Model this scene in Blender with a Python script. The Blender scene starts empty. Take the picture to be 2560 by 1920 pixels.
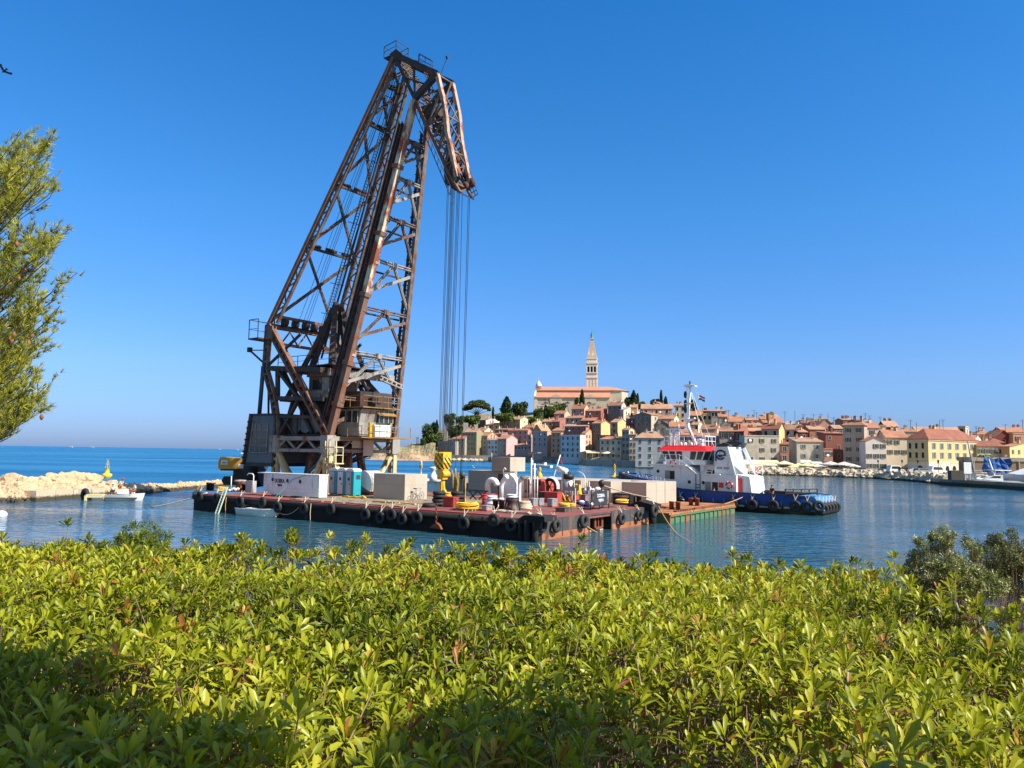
import bpy, math, random
import numpy as np
from math import sin, cos, pi, radians, atan2, sqrt
from mathutils import Vector, Matrix
random.seed(7)
SC = bpy.context.scene
COL = SC.collection
# ---------------------------------------------------------------- camera
FPX = 1923.0; EYE = 5.5; PITCH = radians(5.13); ROLL = radians(0.87)
cd = bpy.data.cameras.new('camera'); cam = bpy.data.objects.new('camera', cd); COL.objects.link(cam)
cd.sensor_width = 36; cd.lens = 36 * FPX / 2560; cd.clip_start = 0.1; cd.clip_end = 30000
RM = (Matrix.Rotation(pi/2 + PITCH, 3, 'X') @ Matrix.Rotation(ROLL, 3, 'Z'))
cam.matrix_world = Matrix.Translation((0, 0, EYE)) @ RM.to_4x4()
SC.camera = cam
# ---------------------------------------------------------------- world, sun, exposure
SUN_EL = radians(43); SUN_AZ = radians(-28)          # azimuth measured from +X towards +Y
w = bpy.data.worlds.new("World"); SC.world = w; w.use_nodes = True
nt = w.node_tree; bg = nt.nodes['Background']
sky = nt.nodes.new('ShaderNodeTexSky'); sky.sky_type = 'NISHITA'; sky.sun_disc = False
sky.sun_elevation = SUN_EL; sky.sun_rotation = pi/2 - SUN_AZ
sky.altitude = 0; sky.air_density = 1.0; sky.dust_density = 0.6; sky.ozone_density = 3.0
# clear summer air: the sky's own colour is turned cooler near the horizon by elevation of the view direction
tcw = nt.nodes.new('ShaderNodeTexCoord'); spw = nt.nodes.new('ShaderNodeSeparateXYZ'); nt.links.new(tcw.outputs['Generated'], spw.inputs[0])
rpw = nt.nodes.new('ShaderNodeValToRGB'); ew = rpw.color_ramp.elements; ew[0].position = 0.0; ew[0].color = (.42,.60,1.2,1); ew[1].position = .6; ew[1].color = (.14,.88,1.48,1)
e_ = ew.new(.10); e_.color = (.52,.76,1.2,1); e_ = ew.new(.3); e_.color = (.34,.90,1.38,1)
nt.links.new(spw.outputs[2], rpw.inputs[0]); mxw = nt.nodes.new('ShaderNodeMix'); mxw.data_type = 'RGBA'; mxw.blend_type = 'MULTIPLY'; mxw.inputs[0].default_value = 1
nt.links.new(sky.outputs[0], mxw.inputs[6]); # sky behind the viewer left untinted, added as whiter fill for shaded faces
mry = nt.nodes.new('ShaderNodeMapRange'); mry.inputs['From Min'].default_value = .1; mry.inputs['From Max'].default_value = -.3; nt.links.new(spw.outputs[1], mry.inputs['Value'])
mxs = nt.nodes.new('ShaderNodeMix'); mxs.data_type = 'RGBA'; mxs.inputs[7].default_value = (1.0,1.0,1.0,1); nt.links.new(mry.outputs[0], mxs.inputs[0]); nt.links.new(rpw.outputs[0], mxs.inputs[6])
nt.links.new(mxs.outputs[2], mxw.inputs[7]); nt.links.new(mxw.outputs[2], bg.inputs[0])
bg.inputs[1].default_value = 0.086
sl = bpy.data.lights.new('sun', 'SUN'); sl.energy = 5.0; sl.angle = radians(0.5); sl.color = (1.0, 0.95, 0.86)
so = bpy.data.objects.new('sun', sl); COL.objects.link(so)
SUNV = Vector((cos(SUN_EL)*cos(SUN_AZ), cos(SUN_EL)*sin(SUN_AZ), sin(SUN_EL)))
so.rotation_euler = SUNV.to_track_quat('Z', 'Y').to_euler(); so.location = (30, 0, 60)
SC.view_settings.view_transform = 'Standard'; SC.view_settings.look = 'None'
SC.view_settings.exposure = 0.72; SC.view_settings.gamma = 1
SC.render.engine = 'CYCLES'
try:
    SC.cycles.max_bounces = 6; SC.cycles.transparent_max_bounces = 8
except Exception: pass

# ---------------------------------------------------------------- measuring helpers (pixels of the 2560 px photo -> metres)
def ray(px, py): return RM @ Vector(((px-1280)/FPX, (960-py)/FPX, -1))
EYEV = Vector((0, 0, EYE))
def onz(px, py, z=0.0):
    d = ray(px, py); return EYEV + d*((z-EYE)/d.z)
def aty(px, py, Y):
    d = ray(px, py); return EYEV + d*(Y/d.y)
def pxof(p):
    q = RM.transposed() @ (Vector(p) - EYEV); return (1280 + FPX*q.x/-q.z, 960 - FPX*q.y/-q.z)
def L(*c):                                            # sRGB 0-255 -> linear
    return tuple(((v/255)/12.92 if v <= 10 else ((v/255+.055)/1.055)**2.4) for v in c)

# ---------------------------------------------------------------- mesh builder
class MB:
    def __init__(s): s.v = []; s.f = []; s.m = []; s.sm = []
    def add(s, vs, fs, mi=0, smooth=False):
        o = len(s.v); s.v += [tuple(p) for p in vs]
        for f in fs: s.f.append(tuple(i+o for i in f)); s.m.append(mi); s.sm.append(smooth)
        return s
    def box(s, x0, x1, y0, y1, z0, z1, mi=0, M=None):
        vs = [Vector((x, y, z)) for z in (z0, z1) for y in (y0, y1) for x in (x0, x1)]
        if M is not None: vs = [M @ p for p in vs]
        return s.add(vs, [(0,2,3,1),(4,5,7,6),(0,1,5,4),(2,6,7,3),(0,4,6,2),(1,3,7,5)], mi)
    def bar(s, p, q, a=.2, b=None, mi=0, up=(0,0,1)):
        p = Vector(p); q = Vector(q); b = b or a; d = q-p
        if d.length < 1e-6: return s
        d.normalize(); u = Vector(up)
        if abs(d.dot(u)) > .97: u = Vector((0,1,0)) if abs(d.y) < .9 else Vector((1,0,0))
        x = d.cross(u).normalized()*a/2; y = x.cross(d).normalized()*b/2
        vs = [p-x-y, p+x-y, p+x+y, p-x+y, q-x-y, q+x-y, q+x+y, q-x+y]
        return s.add(vs, [(0,3,2,1),(4,5,6,7),(0,1,5,4),(1,2,6,5),(2,3,7,6),(3,0,4,7)], mi)
    def laced(s, p, q, a, b, mi=0, n=8, up=(0,0,1), t=.12, rung=.3):
        """two parallel flanges joined by batten plates, like a riveted steel member"""
        p = Vector(p); q = Vector(q); d = (q-p).normalized(); u = Vector(up)
        if abs(d.dot(u)) > .97: u = Vector((0,1,0))
        x = d.cross(u).normalized()*(a/2-t/2)
        s.bar(p-x, q-x, t, b, mi, up); s.bar(p+x, q+x, t, b, mi, up)
        for i in range(n):
            c = p.lerp(q, (i+.5)/n); s.bar(c-x*.99, c+x*.99, rung, b*.55, mi, d)
        return s
    def tube(s, pts, r, n=8, mi=0, caps=True):
        pts = [Vector(p) for p in pts]; R = r if isinstance(r, (list, tuple)) else [r]*len(pts)
        o = len(s.v); prev = None
        for i, p in enumerate(pts):
            d = (pts[min(i+1, len(pts)-1)] - pts[max(i-1, 0)])
            d = d.normalized() if d.length > 1e-9 else Vector((0,0,1))
            if prev is None:
                h = Vector((0,0,1)) if abs(d.z) < .9 else Vector((1,0,0)); x = d.cross(h).normalized()
            else: x = (prev - d*prev.dot(d)); x = x.normalized() if x.length > 1e-6 else d.orthogonal().normalized()
            prev = x; y = d.cross(x)
            s.v += [tuple(p + (x*cos(2*pi*k/n) + y*sin(2*pi*k/n))*R[i]) for k in range(n)]
        for i in range(len(pts)-1):
            for k in range(n):
                a = o+i*n+k; b = o+i*n+(k+1) % n
                s.f.append((a, b, b+n, a+n)); s.m.append(mi); s.sm.append(n > 5)
        if caps:
            s.f.append(tuple(o+k for k in range(n))[::-1]); s.m.append(mi); s.sm.append(False)
            e = o+(len(pts)-1)*n; s.f.append(tuple(e+k for k in range(n))); s.m.append(mi); s.sm.append(False)
        return s
    def lathe(s, prof, n=16, mi=0, c=(0,0,0), M=None):
        o = len(s.v); c = Vector(c)
        for r, z in prof:
            for k in range(n):
                p = Vector((r*cos(2*pi*k/n), r*sin(2*pi*k/n), z))
                if M is not None: p = M @ p
                s.v.append(tuple(p + c))
        for i in range(len(prof)-1):
            for k in range(n):
                a = o+i*n+k; b = o+i*n+(k+1) % n; s.f.append((a, b, b+n, a+n)); s.m.append(mi); s.sm.append(True)
        for e, rv in ((0, True), (len(prof)-1, False)):
            if prof[e][0] > 1e-4:
                t = tuple(o+e*n+k for k in range(n)); s.f.append(t[::-1] if rv else t); s.m.append(mi); s.sm.append(False)
        return s
    def torus(s, c, R, r, axis=(0,1,0), n=20, k=8, mi=0, flat=1.0):
        c = Vector(c); a = Vector(axis).normalized(); x = a.orthogonal().normalized(); y = a.cross(x); o = len(s.v)
        for i in range(n):
            t = 2*pi*i/n; d = x*cos(t)+y*sin(t)
            for j in range(k):
                q = 2*pi*j/k; s.v.append(tuple(c + d*(R+r*cos(q)) + a*(r*flat*sin(q))))
        for i in range(n):
            for j in range(k):
                A = o+i*k+j; B_ = o+i*k+(j+1) % k; i2 = (i+1) % n
                s.f.append((A, o+i2*k+j, o+i2*k+(j+1) % k, B_)); s.m.append(mi); s.sm.append(True)
        return s
    def prism(s, poly, lo, hi, mi=0, M=None):
        """poly of (a,b) in the XZ plane, extruded along Y from lo to hi"""
        n = len(poly); vs = [Vector((a, lo, b)) for a, b in poly] + [Vector((a, hi, b)) for a, b in poly]
        if M is not None: vs = [M @ p for p in vs]
        return s.add(vs, [tuple(range(n)), tuple(range(2*n-1, n-1, -1))] + [(i, i+n, (i+1) % n+n, (i+1) % n) for i in range(n)], mi)
    def ell(s, c, r, mi=0, n=12, k=8, M=None):
        c = Vector(c); pr = [(max(1e-5, sin(pi*i/k)), -cos(pi*i/k)) for i in range(k+1)]
        MM = Matrix.Diagonal(Vector(r)) if M is None else M @ Matrix.Diagonal(Vector(r))
        return s.lathe(pr, n, mi, c, MM)
    def rock(s, c, r, rnd, mi=0, sq=.7):
        """an angular boulder: a cut cube with jittered corners"""
        c = Vector(c); o = len(s.v); R_ = Matrix.Rotation(rnd.uniform(0, 6.28), 3, 'Z') @ Matrix.Rotation(rnd.uniform(-.6, .6), 3, 'X')
        a, b, h = r*rnd.uniform(.75, 1.3), r*rnd.uniform(.75, 1.2), r*rnd.uniform(.6, 1.0)*sq/.7
        pts = []
        for z in (-1, -.25, .45, 1):
            kk = {-1: .75, -.25: 1.05, .45: .95, 1: .55}[z]
            for q in range(6):
                t = q*pi/3 + rnd.uniform(-.25, .25); f = kk*rnd.uniform(.8, 1.15)
                pts.append(c + R_ @ Vector((a*f*cos(t), b*f*sin(t), h*(z+rnd.uniform(-.15, .15)))))
        fs = []
        for i in range(3):
            for q in range(6):
                A = i*6+q; B_ = i*6+(q+1) % 6; fs.append((A, B_, B_+6, A+6))
        fs.append(tuple(range(6))[::-1]); fs.append(tuple(range(18, 24)))
        return s.add(pts, fs, mi)
    def mesh(s, name, mats):
        me = bpy.data.meshes.new(name); me.from_pydata(s.v, [], s.f)
        for m in (mats if isinstance(mats, (list, tuple)) else [mats]): me.materials.append(m)
        me.polygons.foreach_set('material_index', s.m); me.polygons.foreach_set('use_smooth', s.sm); me.update()
        return me
def link(name, me, parent=None, loc=None, rz=None):
    o = bpy.data.objects.new(name, me); COL.objects.link(o); o.parent = parent
    if loc is not None: o.location = loc
    if rz is not None: o.rotation_euler = (0, 0, rz)
    return o
def part(name, mb, mats, parent, label=None):
    o = link(name, mb.mesh(name, mats), parent)
    if label: o['label'] = label
    return o
def tag(o, label=None, cat=None, group=None, kind=None):
    if label: o['label'] = label
    if cat: o['category'] = cat
    if group: o['group'] = group
    if kind: o['kind'] = kind
    return o
def thing(name, label, cat, loc=(0,0,0), rz=0, group=None):
    o = bpy.data.objects.new(name, None); COL.objects.link(o); o.location = loc; o.rotation_euler = (0,0,rz)
    o.empty_display_size = .2
    return tag(o, label, cat, group)
def solo(name, mb, mats, label, cat, group=None, kind=None, loc=None, rz=None):
    o = link(name, mb.mesh(name, mats), None, loc, rz); return tag(o, label, cat, group, kind)
def kids(o): return list(o.children)
CH = {}
def copy_tree(o, parent=None):
    c = o.copy(); COL.objects.link(c); c.parent = parent
    for ch in list(o.children): copy_tree(ch, c)
    return c

# ---------------------------------------------------------------- materials
def nn(t, k, **kw):
    n = t.nodes.new(k)
    for a, b in kw.items():
        if a.startswith('i_'):
            n.inputs[int(a[2:]) if a[2:].isdigit() else a[2:].replace('_', ' ')].default_value = b
        else: setattr(n, a, b)
    return n
def ramp(t, stops):
    r = t.nodes.new('ShaderNodeValToRGB'); e = r.color_ramp.elements
    e[0].position = stops[0][0]; e[0].color = (*stops[0][1], 1); e[1].position = stops[-1][0]; e[1].color = (*stops[-1][1], 1)
    for p, c in stops[1:-1]: x = e.new(p); x.color = (*c, 1)
    return r
def mat(name, col, rough=.8, var=.14, sc=1.5, dirt=None, damt=.5, dsc=1.2, streak=.25, metal=0, bump=0, bsc=12, fine=.08, spec=None, damp_shade=None):
    """base colour varied by noise in world space; optional stains (dirt) stretched downwards; optional board/panel lines"""
    m = bpy.data.materials.new(name); m.use_nodes = True; t = m.node_tree; b = t.nodes['Principled BSDF']
    g = nn(t, 'ShaderNodeNewGeometry')
    n1 = nn(t, 'ShaderNodeTexNoise'); n1.inputs['Scale'].default_value = sc; n1.inputs['Detail'].default_value = 6
    t.links.new(g.outputs['Position'], n1.inputs['Vector'])
    c = Vector(col[:3])*.86; r = ramp(t, [(.3, tuple(c*(1-var))), (.5, tuple(c)), (.7, tuple(c*(1+var)))])
    t.links.new(n1.outputs['Fac'], r.inputs[0]); out = r.outputs[0]
    n2 = nn(t, 'ShaderNodeTexNoise'); n2.inputs['Scale'].default_value = sc*9; n2.inputs['Detail'].default_value = 3
    t.links.new(g.outputs['Position'], n2.inputs['Vector'])
    if fine:
        mr = nn(t, 'ShaderNodeMapRange'); mr.inputs['To Min'].default_value = 1-fine*2; mr.inputs['To Max'].default_value = 1+fine*2
        t.links.new(n2.outputs['Fac'], mr.inputs['Value'])
        mx = nn(t, 'ShaderNodeMix', data_type='RGBA', blend_type='MULTIPLY'); mx.inputs[0].default_value = 1
        t.links.new(out, mx.inputs[6]); t.links.new(mr.outputs[0], mx.inputs[7]); out = mx.outputs[2]
    if dirt is not None:
        vm = nn(t, 'ShaderNodeVectorMath', operation='MULTIPLY'); vm.inputs[1].default_value = (1, 1, streak)
        t.links.new(g.outputs['Position'], vm.inputs[0])
        n3 = nn(t, 'ShaderNodeTexNoise'); n3.inputs['Scale'].default_value = dsc; n3.inputs['Detail'].default_value = 8; n3.inputs['Roughness'].default_value = .65
        t.links.new(vm.outputs[0], n3.inputs['Vector'])
        r3 = nn(t, 'ShaderNodeMapRange'); r3.inputs['From Min'].default_value = .66-.3*damt; r3.inputs['From Max'].default_value = .74-.26*damt
        t.links.new(n3.outputs['Fac'], r3.inputs['Value'])
        mx = nn(t, 'ShaderNodeMix', data_type='RGBA'); mx.inputs[7].default_value = (*dirt[:3], 1)
        t.links.new(r3.outputs[0], mx.inputs[0]); t.links.new(out, mx.inputs[6]); out = mx.outputs[2]
    if damp_shade is not None:                                                    # weed and damp stain near the waterline; on the tug, shade painted in
        sz = nn(t, 'ShaderNodeSeparateXYZ'); t.links.new(g.outputs['Position'], sz.inputs[0])
        az = nn(t, 'ShaderNodeMath', operation='MULTIPLY_ADD'); az.inputs[1].default_value = -.5; t.links.new(n2.outputs['Fac'], az.inputs[0]); t.links.new(sz.outputs[2], az.inputs[2])
        mw = nn(t, 'ShaderNodeMapRange'); mw.inputs['From Min'].default_value = damp_shade-.1; mw.inputs['From Max'].default_value = damp_shade-.3; t.links.new(az.outputs[0], mw.inputs['Value'])
        mx = nn(t, 'ShaderNodeMix', data_type='RGBA'); mx.inputs[7].default_value = (.055,.045,.028,1); t.links.new(mw.outputs[0], mx.inputs[0]); t.links.new(out, mx.inputs[6]); out = mx.outputs[2]
    t.links.new(out, b.inputs['Base Color'])
    b.inputs['Roughness'].default_value = rough; b.inputs['Metallic'].default_value = metal
    if spec is not None: b.inputs['Specular IOR Level'].default_value = spec
    if bump:
        n4 = nn(t, 'ShaderNodeTexNoise'); n4.inputs['Scale'].default_value = bsc; n4.inputs['Detail'].default_value = 5
        t.links.new(g.outputs['Position'], n4.inputs['Vector'])
        bp = nn(t, 'ShaderNodeBump'); bp.inputs['Strength'].default_value = bump; bp.inputs['Distance'].default_value = 1/bsc
        t.links.new(n4.outputs['Fac'], bp.inputs['Height']); t.links.new(bp.outputs[0], b.inputs['Normal'])
    return m
# ---------------------------------------------------------------- palette
STONE = mat('stone', L(176,166,150), .9, .16, .5, L(110,100,90), .35, .8, .4)
CREAM_ST = mat('pale_stone', L(222,208,186), .9, .12, .3, L(160,145,125), .3, .5, .35)
TILE = mat('roof_tile', L(176,120,90), .9, .22, .35, L(150,120,98), .42, .9, 1, fine=.2)
TILE2 = mat('roof_tile_pale', L(182,138,108), .9, .2, .3, L(160,135,110), .45, .7, 1, fine=.2)
TILE3 = mat('roof_tile_dark', L(148,90,68), .9, .2, .35, L(105,78,62), .4, .9, 1, fine=.2)
GLASS = mat('window_glass', (.022,.024,.03), .45, .2, .5, fine=0, spec=.2)
FRAME_W = mat('window_frame', L(226,222,212), .7, .05)
SHUT_G = mat('green_shutter', L(54,84,62), .7, .1); SHUT_B = mat('grey_blue_shutter', L(126,140,150), .7, .1)
SHUT_D = mat('brown_shutter', L(86,62,50), .7, .1)
WHITE = mat('white_paint', L(240,240,236), .45, .03, .8, L(170,160,145), .12, 1.5, .2)
CONC = mat('concrete', L(196,184,166), .9, .07, .6, L(158,146,130), .3, .7, .25, bump=.15, bsc=6)
CONC_D = mat('old_concrete', L(150,140,126), .9, .15, .4, L(90,86,80), .4, .6, .4, bump=.2, bsc=4, damp_shade=.7)
ROCK = mat('limestone', L(214,190,158), .95, .15, .35, L(140,116,92), .3, .9, .8, bump=.5, bsc=5)
ROCK_W = mat('pale_limestone', L(206,188,158), .95, .12, .35, L(150,138,120), .25, .9, .8, bump=.5, bsc=4, damp_shade=.45)
BLACK = mat('black_paint', (.014,.014,.015), .55, .2, 2)
RUBBER = mat('rubber', (.022,.021,.021), .75, .25, 3)
GLASS_T = mat('tinted_glass', (.03,.045,.05), .08, .1, .5, fine=0)
GREY_M = mat('grey_metal', L(130,134,138), .6, .12, 1.2, L(100,70,50), .2, 1.5, .2)

# ---------------------------------------------------------------- water
def water_mat():
    m = bpy.data.materials.new('water'); m.use_nodes = True; t = m.node_tree; b = t.nodes['Principled BSDF']
    g = nn(t, 'ShaderNodeNewGeometry'); sp = nn(t, 'ShaderNodeSeparateXYZ'); t.links.new(g.outputs['Position'], sp.inputs[0])
    # open sea is a cleaner blue than the sheltered harbour: mask by real position
    n0 = nn(t, 'ShaderNodeTexNoise'); n0.inputs['Scale'].default_value = .012; n0.inputs['Detail'].default_value = 6
    vm0 = nn(t, 'ShaderNodeVectorMath', operation='MULTIPLY'); vm0.inputs[1].default_value = (.35, 1.6, 1)
    t.links.new(g.outputs['Position'], vm0.inputs[0]); t.links.new(vm0.outputs[0], n0.inputs['Vector'])
    r = ramp(t, [(.38, (.006,.09,.21)), (.62, (.03,.19,.36))]); t.links.new(n0.outputs['Fac'], r.inputs[0])
    mr = nn(t, 'ShaderNodeMapRange'); mr.inputs['From Min'].default_value = 85; mr.inputs['From Max'].default_value = 125
    # line of the breakwater: y - 0.35x
    ma = nn(t, 'ShaderNodeMath', operation='MULTIPLY_ADD'); ma.inputs[1].default_value = -.35
    t.links.new(sp.outputs[0], ma.inputs[0]); t.links.new(sp.outputs[1], ma.inputs[2]); t.links.new(ma.outputs[0], mr.inputs['Value'])
    mh = nn(t, 'ShaderNodeMath', operation='MULTIPLY_ADD'); mh.inputs[1].default_value = -.09; t.links.new(sp.outputs[1], mh.inputs[0]); t.links.new(sp.outputs[0], mh.inputs[2])
    m2 = nn(t, 'ShaderNodeMapRange'); m2.inputs['From Min'].default_value = 22; m2.inputs['From Max'].default_value = -12; t.links.new(mh.outputs[0], m2.inputs['Value'])
    mr0 = mr; mr = nn(t, 'ShaderNodeMath', operation='MULTIPLY'); t.links.new(mr0.outputs[0], mr.inputs[0]); t.links.new(m2.outputs[0], mr.inputs[1])
    mx = nn(t, 'ShaderNodeMix', data_type='RGBA'); mx.inputs[6].default_value = (.026,.085,.115,1)
    t.links.new(mr.outputs[0], mx.inputs[0]); t.links.new(r.outputs[0], mx.inputs[7]); t.links.new(mx.outputs[2], b.inputs['Base Color'])
    b.inputs['IOR'].default_value = 1.33
    rr = nn(t, 'ShaderNodeMapRange'); rr.inputs['To Min'].default_value = .07; rr.inputs['To Max'].default_value = .32; t.links.new(mr.outputs[0], rr.inputs['Value']); t.links.new(rr.outputs[0], b.inputs['Roughness'])
    rs_ = nn(t, 'ShaderNodeMapRange'); rs_.inputs['To Min'].default_value = .5; rs_.inputs['To Max'].default_value = .10; t.links.new(mr.outputs[0], rs_.inputs['Value']); t.links.new(rs_.outputs[0], b.inputs['Specular IOR Level'])
    hs_ = []
    for sc, st, wt in ((.55, (1,2.6,1), .55), (1.9, (1,2.2,1), .3), (6.0, (1,1.6,1), .12)):
        vm = nn(t, 'ShaderNodeVectorMath', operation='MULTIPLY'); vm.inputs[1].default_value = st
        rt = nn(t, 'ShaderNodeVectorRotate'); rt.inputs['Angle'].default_value = .25*sc
        t.links.new(g.outputs['Position'], rt.inputs['Vector']); t.links.new(rt.outputs[0], vm.inputs[0])
        n = nn(t, 'ShaderNodeTexNoise'); n.inputs['Scale'].default_value = sc; n.inputs['Detail'].default_value = 2
        t.links.new(vm.outputs[0], n.inputs['Vector'])
        k = nn(t, 'ShaderNodeMath', operation='MULTIPLY'); k.inputs[1].default_value = wt/sc; t.links.new(n.outputs['Fac'], k.inputs[0]); hs_.append(k)
    a1 = nn(t, 'ShaderNodeMath', operation='ADD'); a2 = nn(t, 'ShaderNodeMath', operation='ADD')
    t.links.new(hs_[0].outputs[0], a1.inputs[0]); t.links.new(hs_[1].outputs[0], a1.inputs[1])
    t.links.new(a1.outputs[0], a2.inputs[0]); t.links.new(hs_[2].outputs[0], a2.inputs[1])
    # gusts: patches of rougher water
    ng = nn(t, 'ShaderNodeTexNoise'); ng.inputs['Scale'].default_value = .045; ng.inputs['Detail'].default_value = 3
    vg = nn(t, 'ShaderNodeVectorMath', operation='MULTIPLY'); vg.inputs[1].default_value = (.5, 1.5, 1)
    t.links.new(g.outputs['Position'], vg.inputs[0]); t.links.new(vg.outputs[0], ng.inputs['Vector'])
    mg = nn(t, 'ShaderNodeMapRange'); mg.inputs['From Min'].default_value = .35; mg.inputs['From Max'].default_value = .65
    mg.inputs['To Min'].default_value = .22; mg.inputs['To Max'].default_value = 1.25; t.links.new(ng.outputs['Fac'], mg.inputs['Value'])
    sea = nn(t, 'ShaderNodeMath', operation='MULTIPLY_ADD'); sea.inputs[1].default_value = 1.3
    t.links.new(mr.outputs[0], sea.inputs[0]); t.links.new(mg.outputs[0], sea.inputs[2])
    mm = nn(t, 'ShaderNodeMath', operation='MULTIPLY'); t.links.new(a2.outputs[0], mm.inputs[0]); t.links.new(sea.outputs[0], mm.inputs[1])
    bp = nn(t, 'ShaderNodeBump'); bp.inputs['Strength'].default_value = 1; bp.inputs['Distance'].default_value = .36
    t.links.new(mm.outputs[0], bp.inputs['Height']); t.links.new(bp.outputs[0], b.inputs['Normal'])
    return m
b = MB()
b.add([(-14000,-60,0),(14000,-60,0),(14000,16000,0),(-14000,16000,0)], [(0,1,2,3)])
solo('water', b, water_mat(), None, None, kind='structure')

# ---------------------------------------------------------------- ground of the old town
FR = [(850,470),(1000,500),(1100,492),(1230,492),(1330,470),(1400,440),(1480,380),(1560,352),(1640,330),(1750,285),(1860,246),(2000,234),(2160,222),(2270,214),(2350,208),(2560,205),(3000,205)]
SLP = [(850,.05),(980,.0),(1050,.03),(1100,.15),(1200,.27),(1400,.28),(1500,.17),(1600,.13),(1700,.12),(1845,.09),(2000,.07),(2200,.05),(3000,.04)]
def lerp_t(tb, x):
    if x <= tb[0][0]: return tb[0][1]
    for (a, p), (c, q) in zip(tb, tb[1:]):
        if x <= c: return p + (q-p)*(x-a)/(c-a)
    return tb[-1][1]
def gz(px, D):
    f = lerp_t(FR, px); s = lerp_t(SLP, px); d = D-f
    if d < 0: return 1.6
    z = 1.7 + s*max(0, min(d, 135)-5)
    if d > 135: z -= .12*(d-135)
    return z
b = MB(); xs = list(range(900, 2961, 20)); ds = [0,3,7,14,25,40,55,70,90,110,135,170,220,300]
idx = {}
for j, dd in enumerate([-1]+ds):
    for i, px in enumerate(xs):
        D = lerp_t(FR, px) + max(dd, 0) + (4 if 900 <= px < 1000 else 0)
        z = -1.2 if dd < 0 else gz(px, D)
        if px <= 940: z = min(z, (px-900)/40*1.6-.8)
        if dd >= 220: z = min(z, 2) if dd < 300 else -2
        p = aty(px, 960, D); b.v.append((p.x, D-(1.5 if dd < 0 else 0), z)); idx[j, i] = len(b.v)-1
for j in range(len(ds)):
    for i in range(len(xs)-1):
        b.f.append((idx[j,i], idx[j,i+1], idx[j+1,i+1], idx[j+1,i])); b.m.append(0); b.sm.append(True)
solo('terrain', b, mat('town_ground', L(150,138,112), .95, .25, .08, L(88,92,58), .45, .12, 1), None, None, kind='structure')
# far low coast beyond the bay, behind the crane
b = MB(); n = 40; rnd = random.Random(5)
for j, (dy, zz) in enumerate(((0,0),(0,3),(40,11),(120,17),(260,6),(300,-1))):
    for i in range(n):
        px = 780 + i*(330/(n-1)); D = 1900+dy; p = aty(px, 960, D); e = min(1, i/6, (n-1-i)/4)
        b.v.append((p.x, D, zz*(rnd.uniform(.8, 1.15) if j > 1 else 1)*e - (.5 if j == 0 else 0)))
for j in range(5):
    for i in range(n-1): a = j*n+i; b.f.append((a,a+1,a+n+1,a+n)); b.m.append(1 if j == 0 else 0); b.sm.append(j > 1)
solo('hills', b, [mat('far_wood', L(74,92,62), .95, .3, .02), mat('far_shore', L(190,176,156), .9, .1, .02)], None, None, kind='structure')

# promontory left of the town: bare limestone with dry scrub
b = MB(); n = 44; rnd = random.Random(9); rows = ((-3,0),(0,.4),(5,.9),(9,3.2),(14,4.6),(22,7.2),(40,9.5),(80,11))
for j, (dd, zz) in enumerate(rows):
    for i in range(n):
        px = 925 + i*3.9; e = min(1, max(0, i-1)/14); D = 462+dd+2*sin(i*.31+j)+ (n-i)*.2; p = aty(px, 960, D)
        z = zz*(.35+.65*e)*(1+.14*sin(i*.19+j)+.06*sin(i*.5)+rnd.uniform(-.03,.03) if j > 1 else 1)
        if i < 2: z = min(z, .3*i)
        b.v.append((p.x+rnd.uniform(-.5,.5), D, z-(.8 if j == 0 else 0)))
for j in range(len(rows)-1):
    for i in range(n-1):
        a = j*n+i; b.f.append((a,a+1,a+n+1,a+n)); b.m.append(0 if j < 3 else (1 if (j > 4 or rnd.random() < .55) else 0)); b.sm.append(False)
solo('headland', b, [mat('shore_rock', L(196,160,124), .95, .2, .2, L(120,96,76), .4, .4, .6, bump=.6, bsc=1.2), mat('dry_scrub', L(150,136,92), .95, .35, .5, L(96,92,60), .5, .6, 1)], None, None, kind='structure')

# ---------------------------------------------------------------- houses
REG = {'A': (1040,960,5.53), 'B': (1300,940,7.373), 'C': (1560,940,6.506), 'D': (1840,980,6.144), 'E': (2160,1000,5.53)}
WALLS = {}
WC = {'olive':(166,152,104),'beige':(190,170,142),'grey':(166,156,142),'blue':(184,188,188),'wblue':(200,206,208),'pinkL':(226,170,164),'mauve':(176,140,130),
 'pink':(206,142,120),'orange':(222,158,112),'orangeL':(232,176,132),'cream':(232,212,176),'creamP':(236,216,200),'yellow':(226,190,118),'yellowL':(236,214,140),'yellowP':(238,222,160),
 'ochre':(198,148,92),'red':(140,60,50),'redL':(184,102,86),'terra':(162,92,70),'terraL':(196,120,90),'stone':(172,160,144),'dstone':(128,122,116),'white':(226,222,214),
 'brown':(138,110,88),'tan':(186,162,140),'stoneL':(204,188,162),'lilac':(186,158,152)}
def wallm(k):
    if k not in WALLS:
        st = 'stone' in k; c_ = WC[k]; g_ = sum(c_)/3; c_ = [g_+(q-g_)*.78 for q in c_]
        WALLS[k] = mat('plaster_'+k, L(*c_), .92, .17 if st else .07, .9 if st else .25, tuple(c*.62 for c in L(*WC[k])), .45 if st else .22, .35, .35, fine=.16 if st else .05)
    return WALLS[k]
WM = {}
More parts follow.
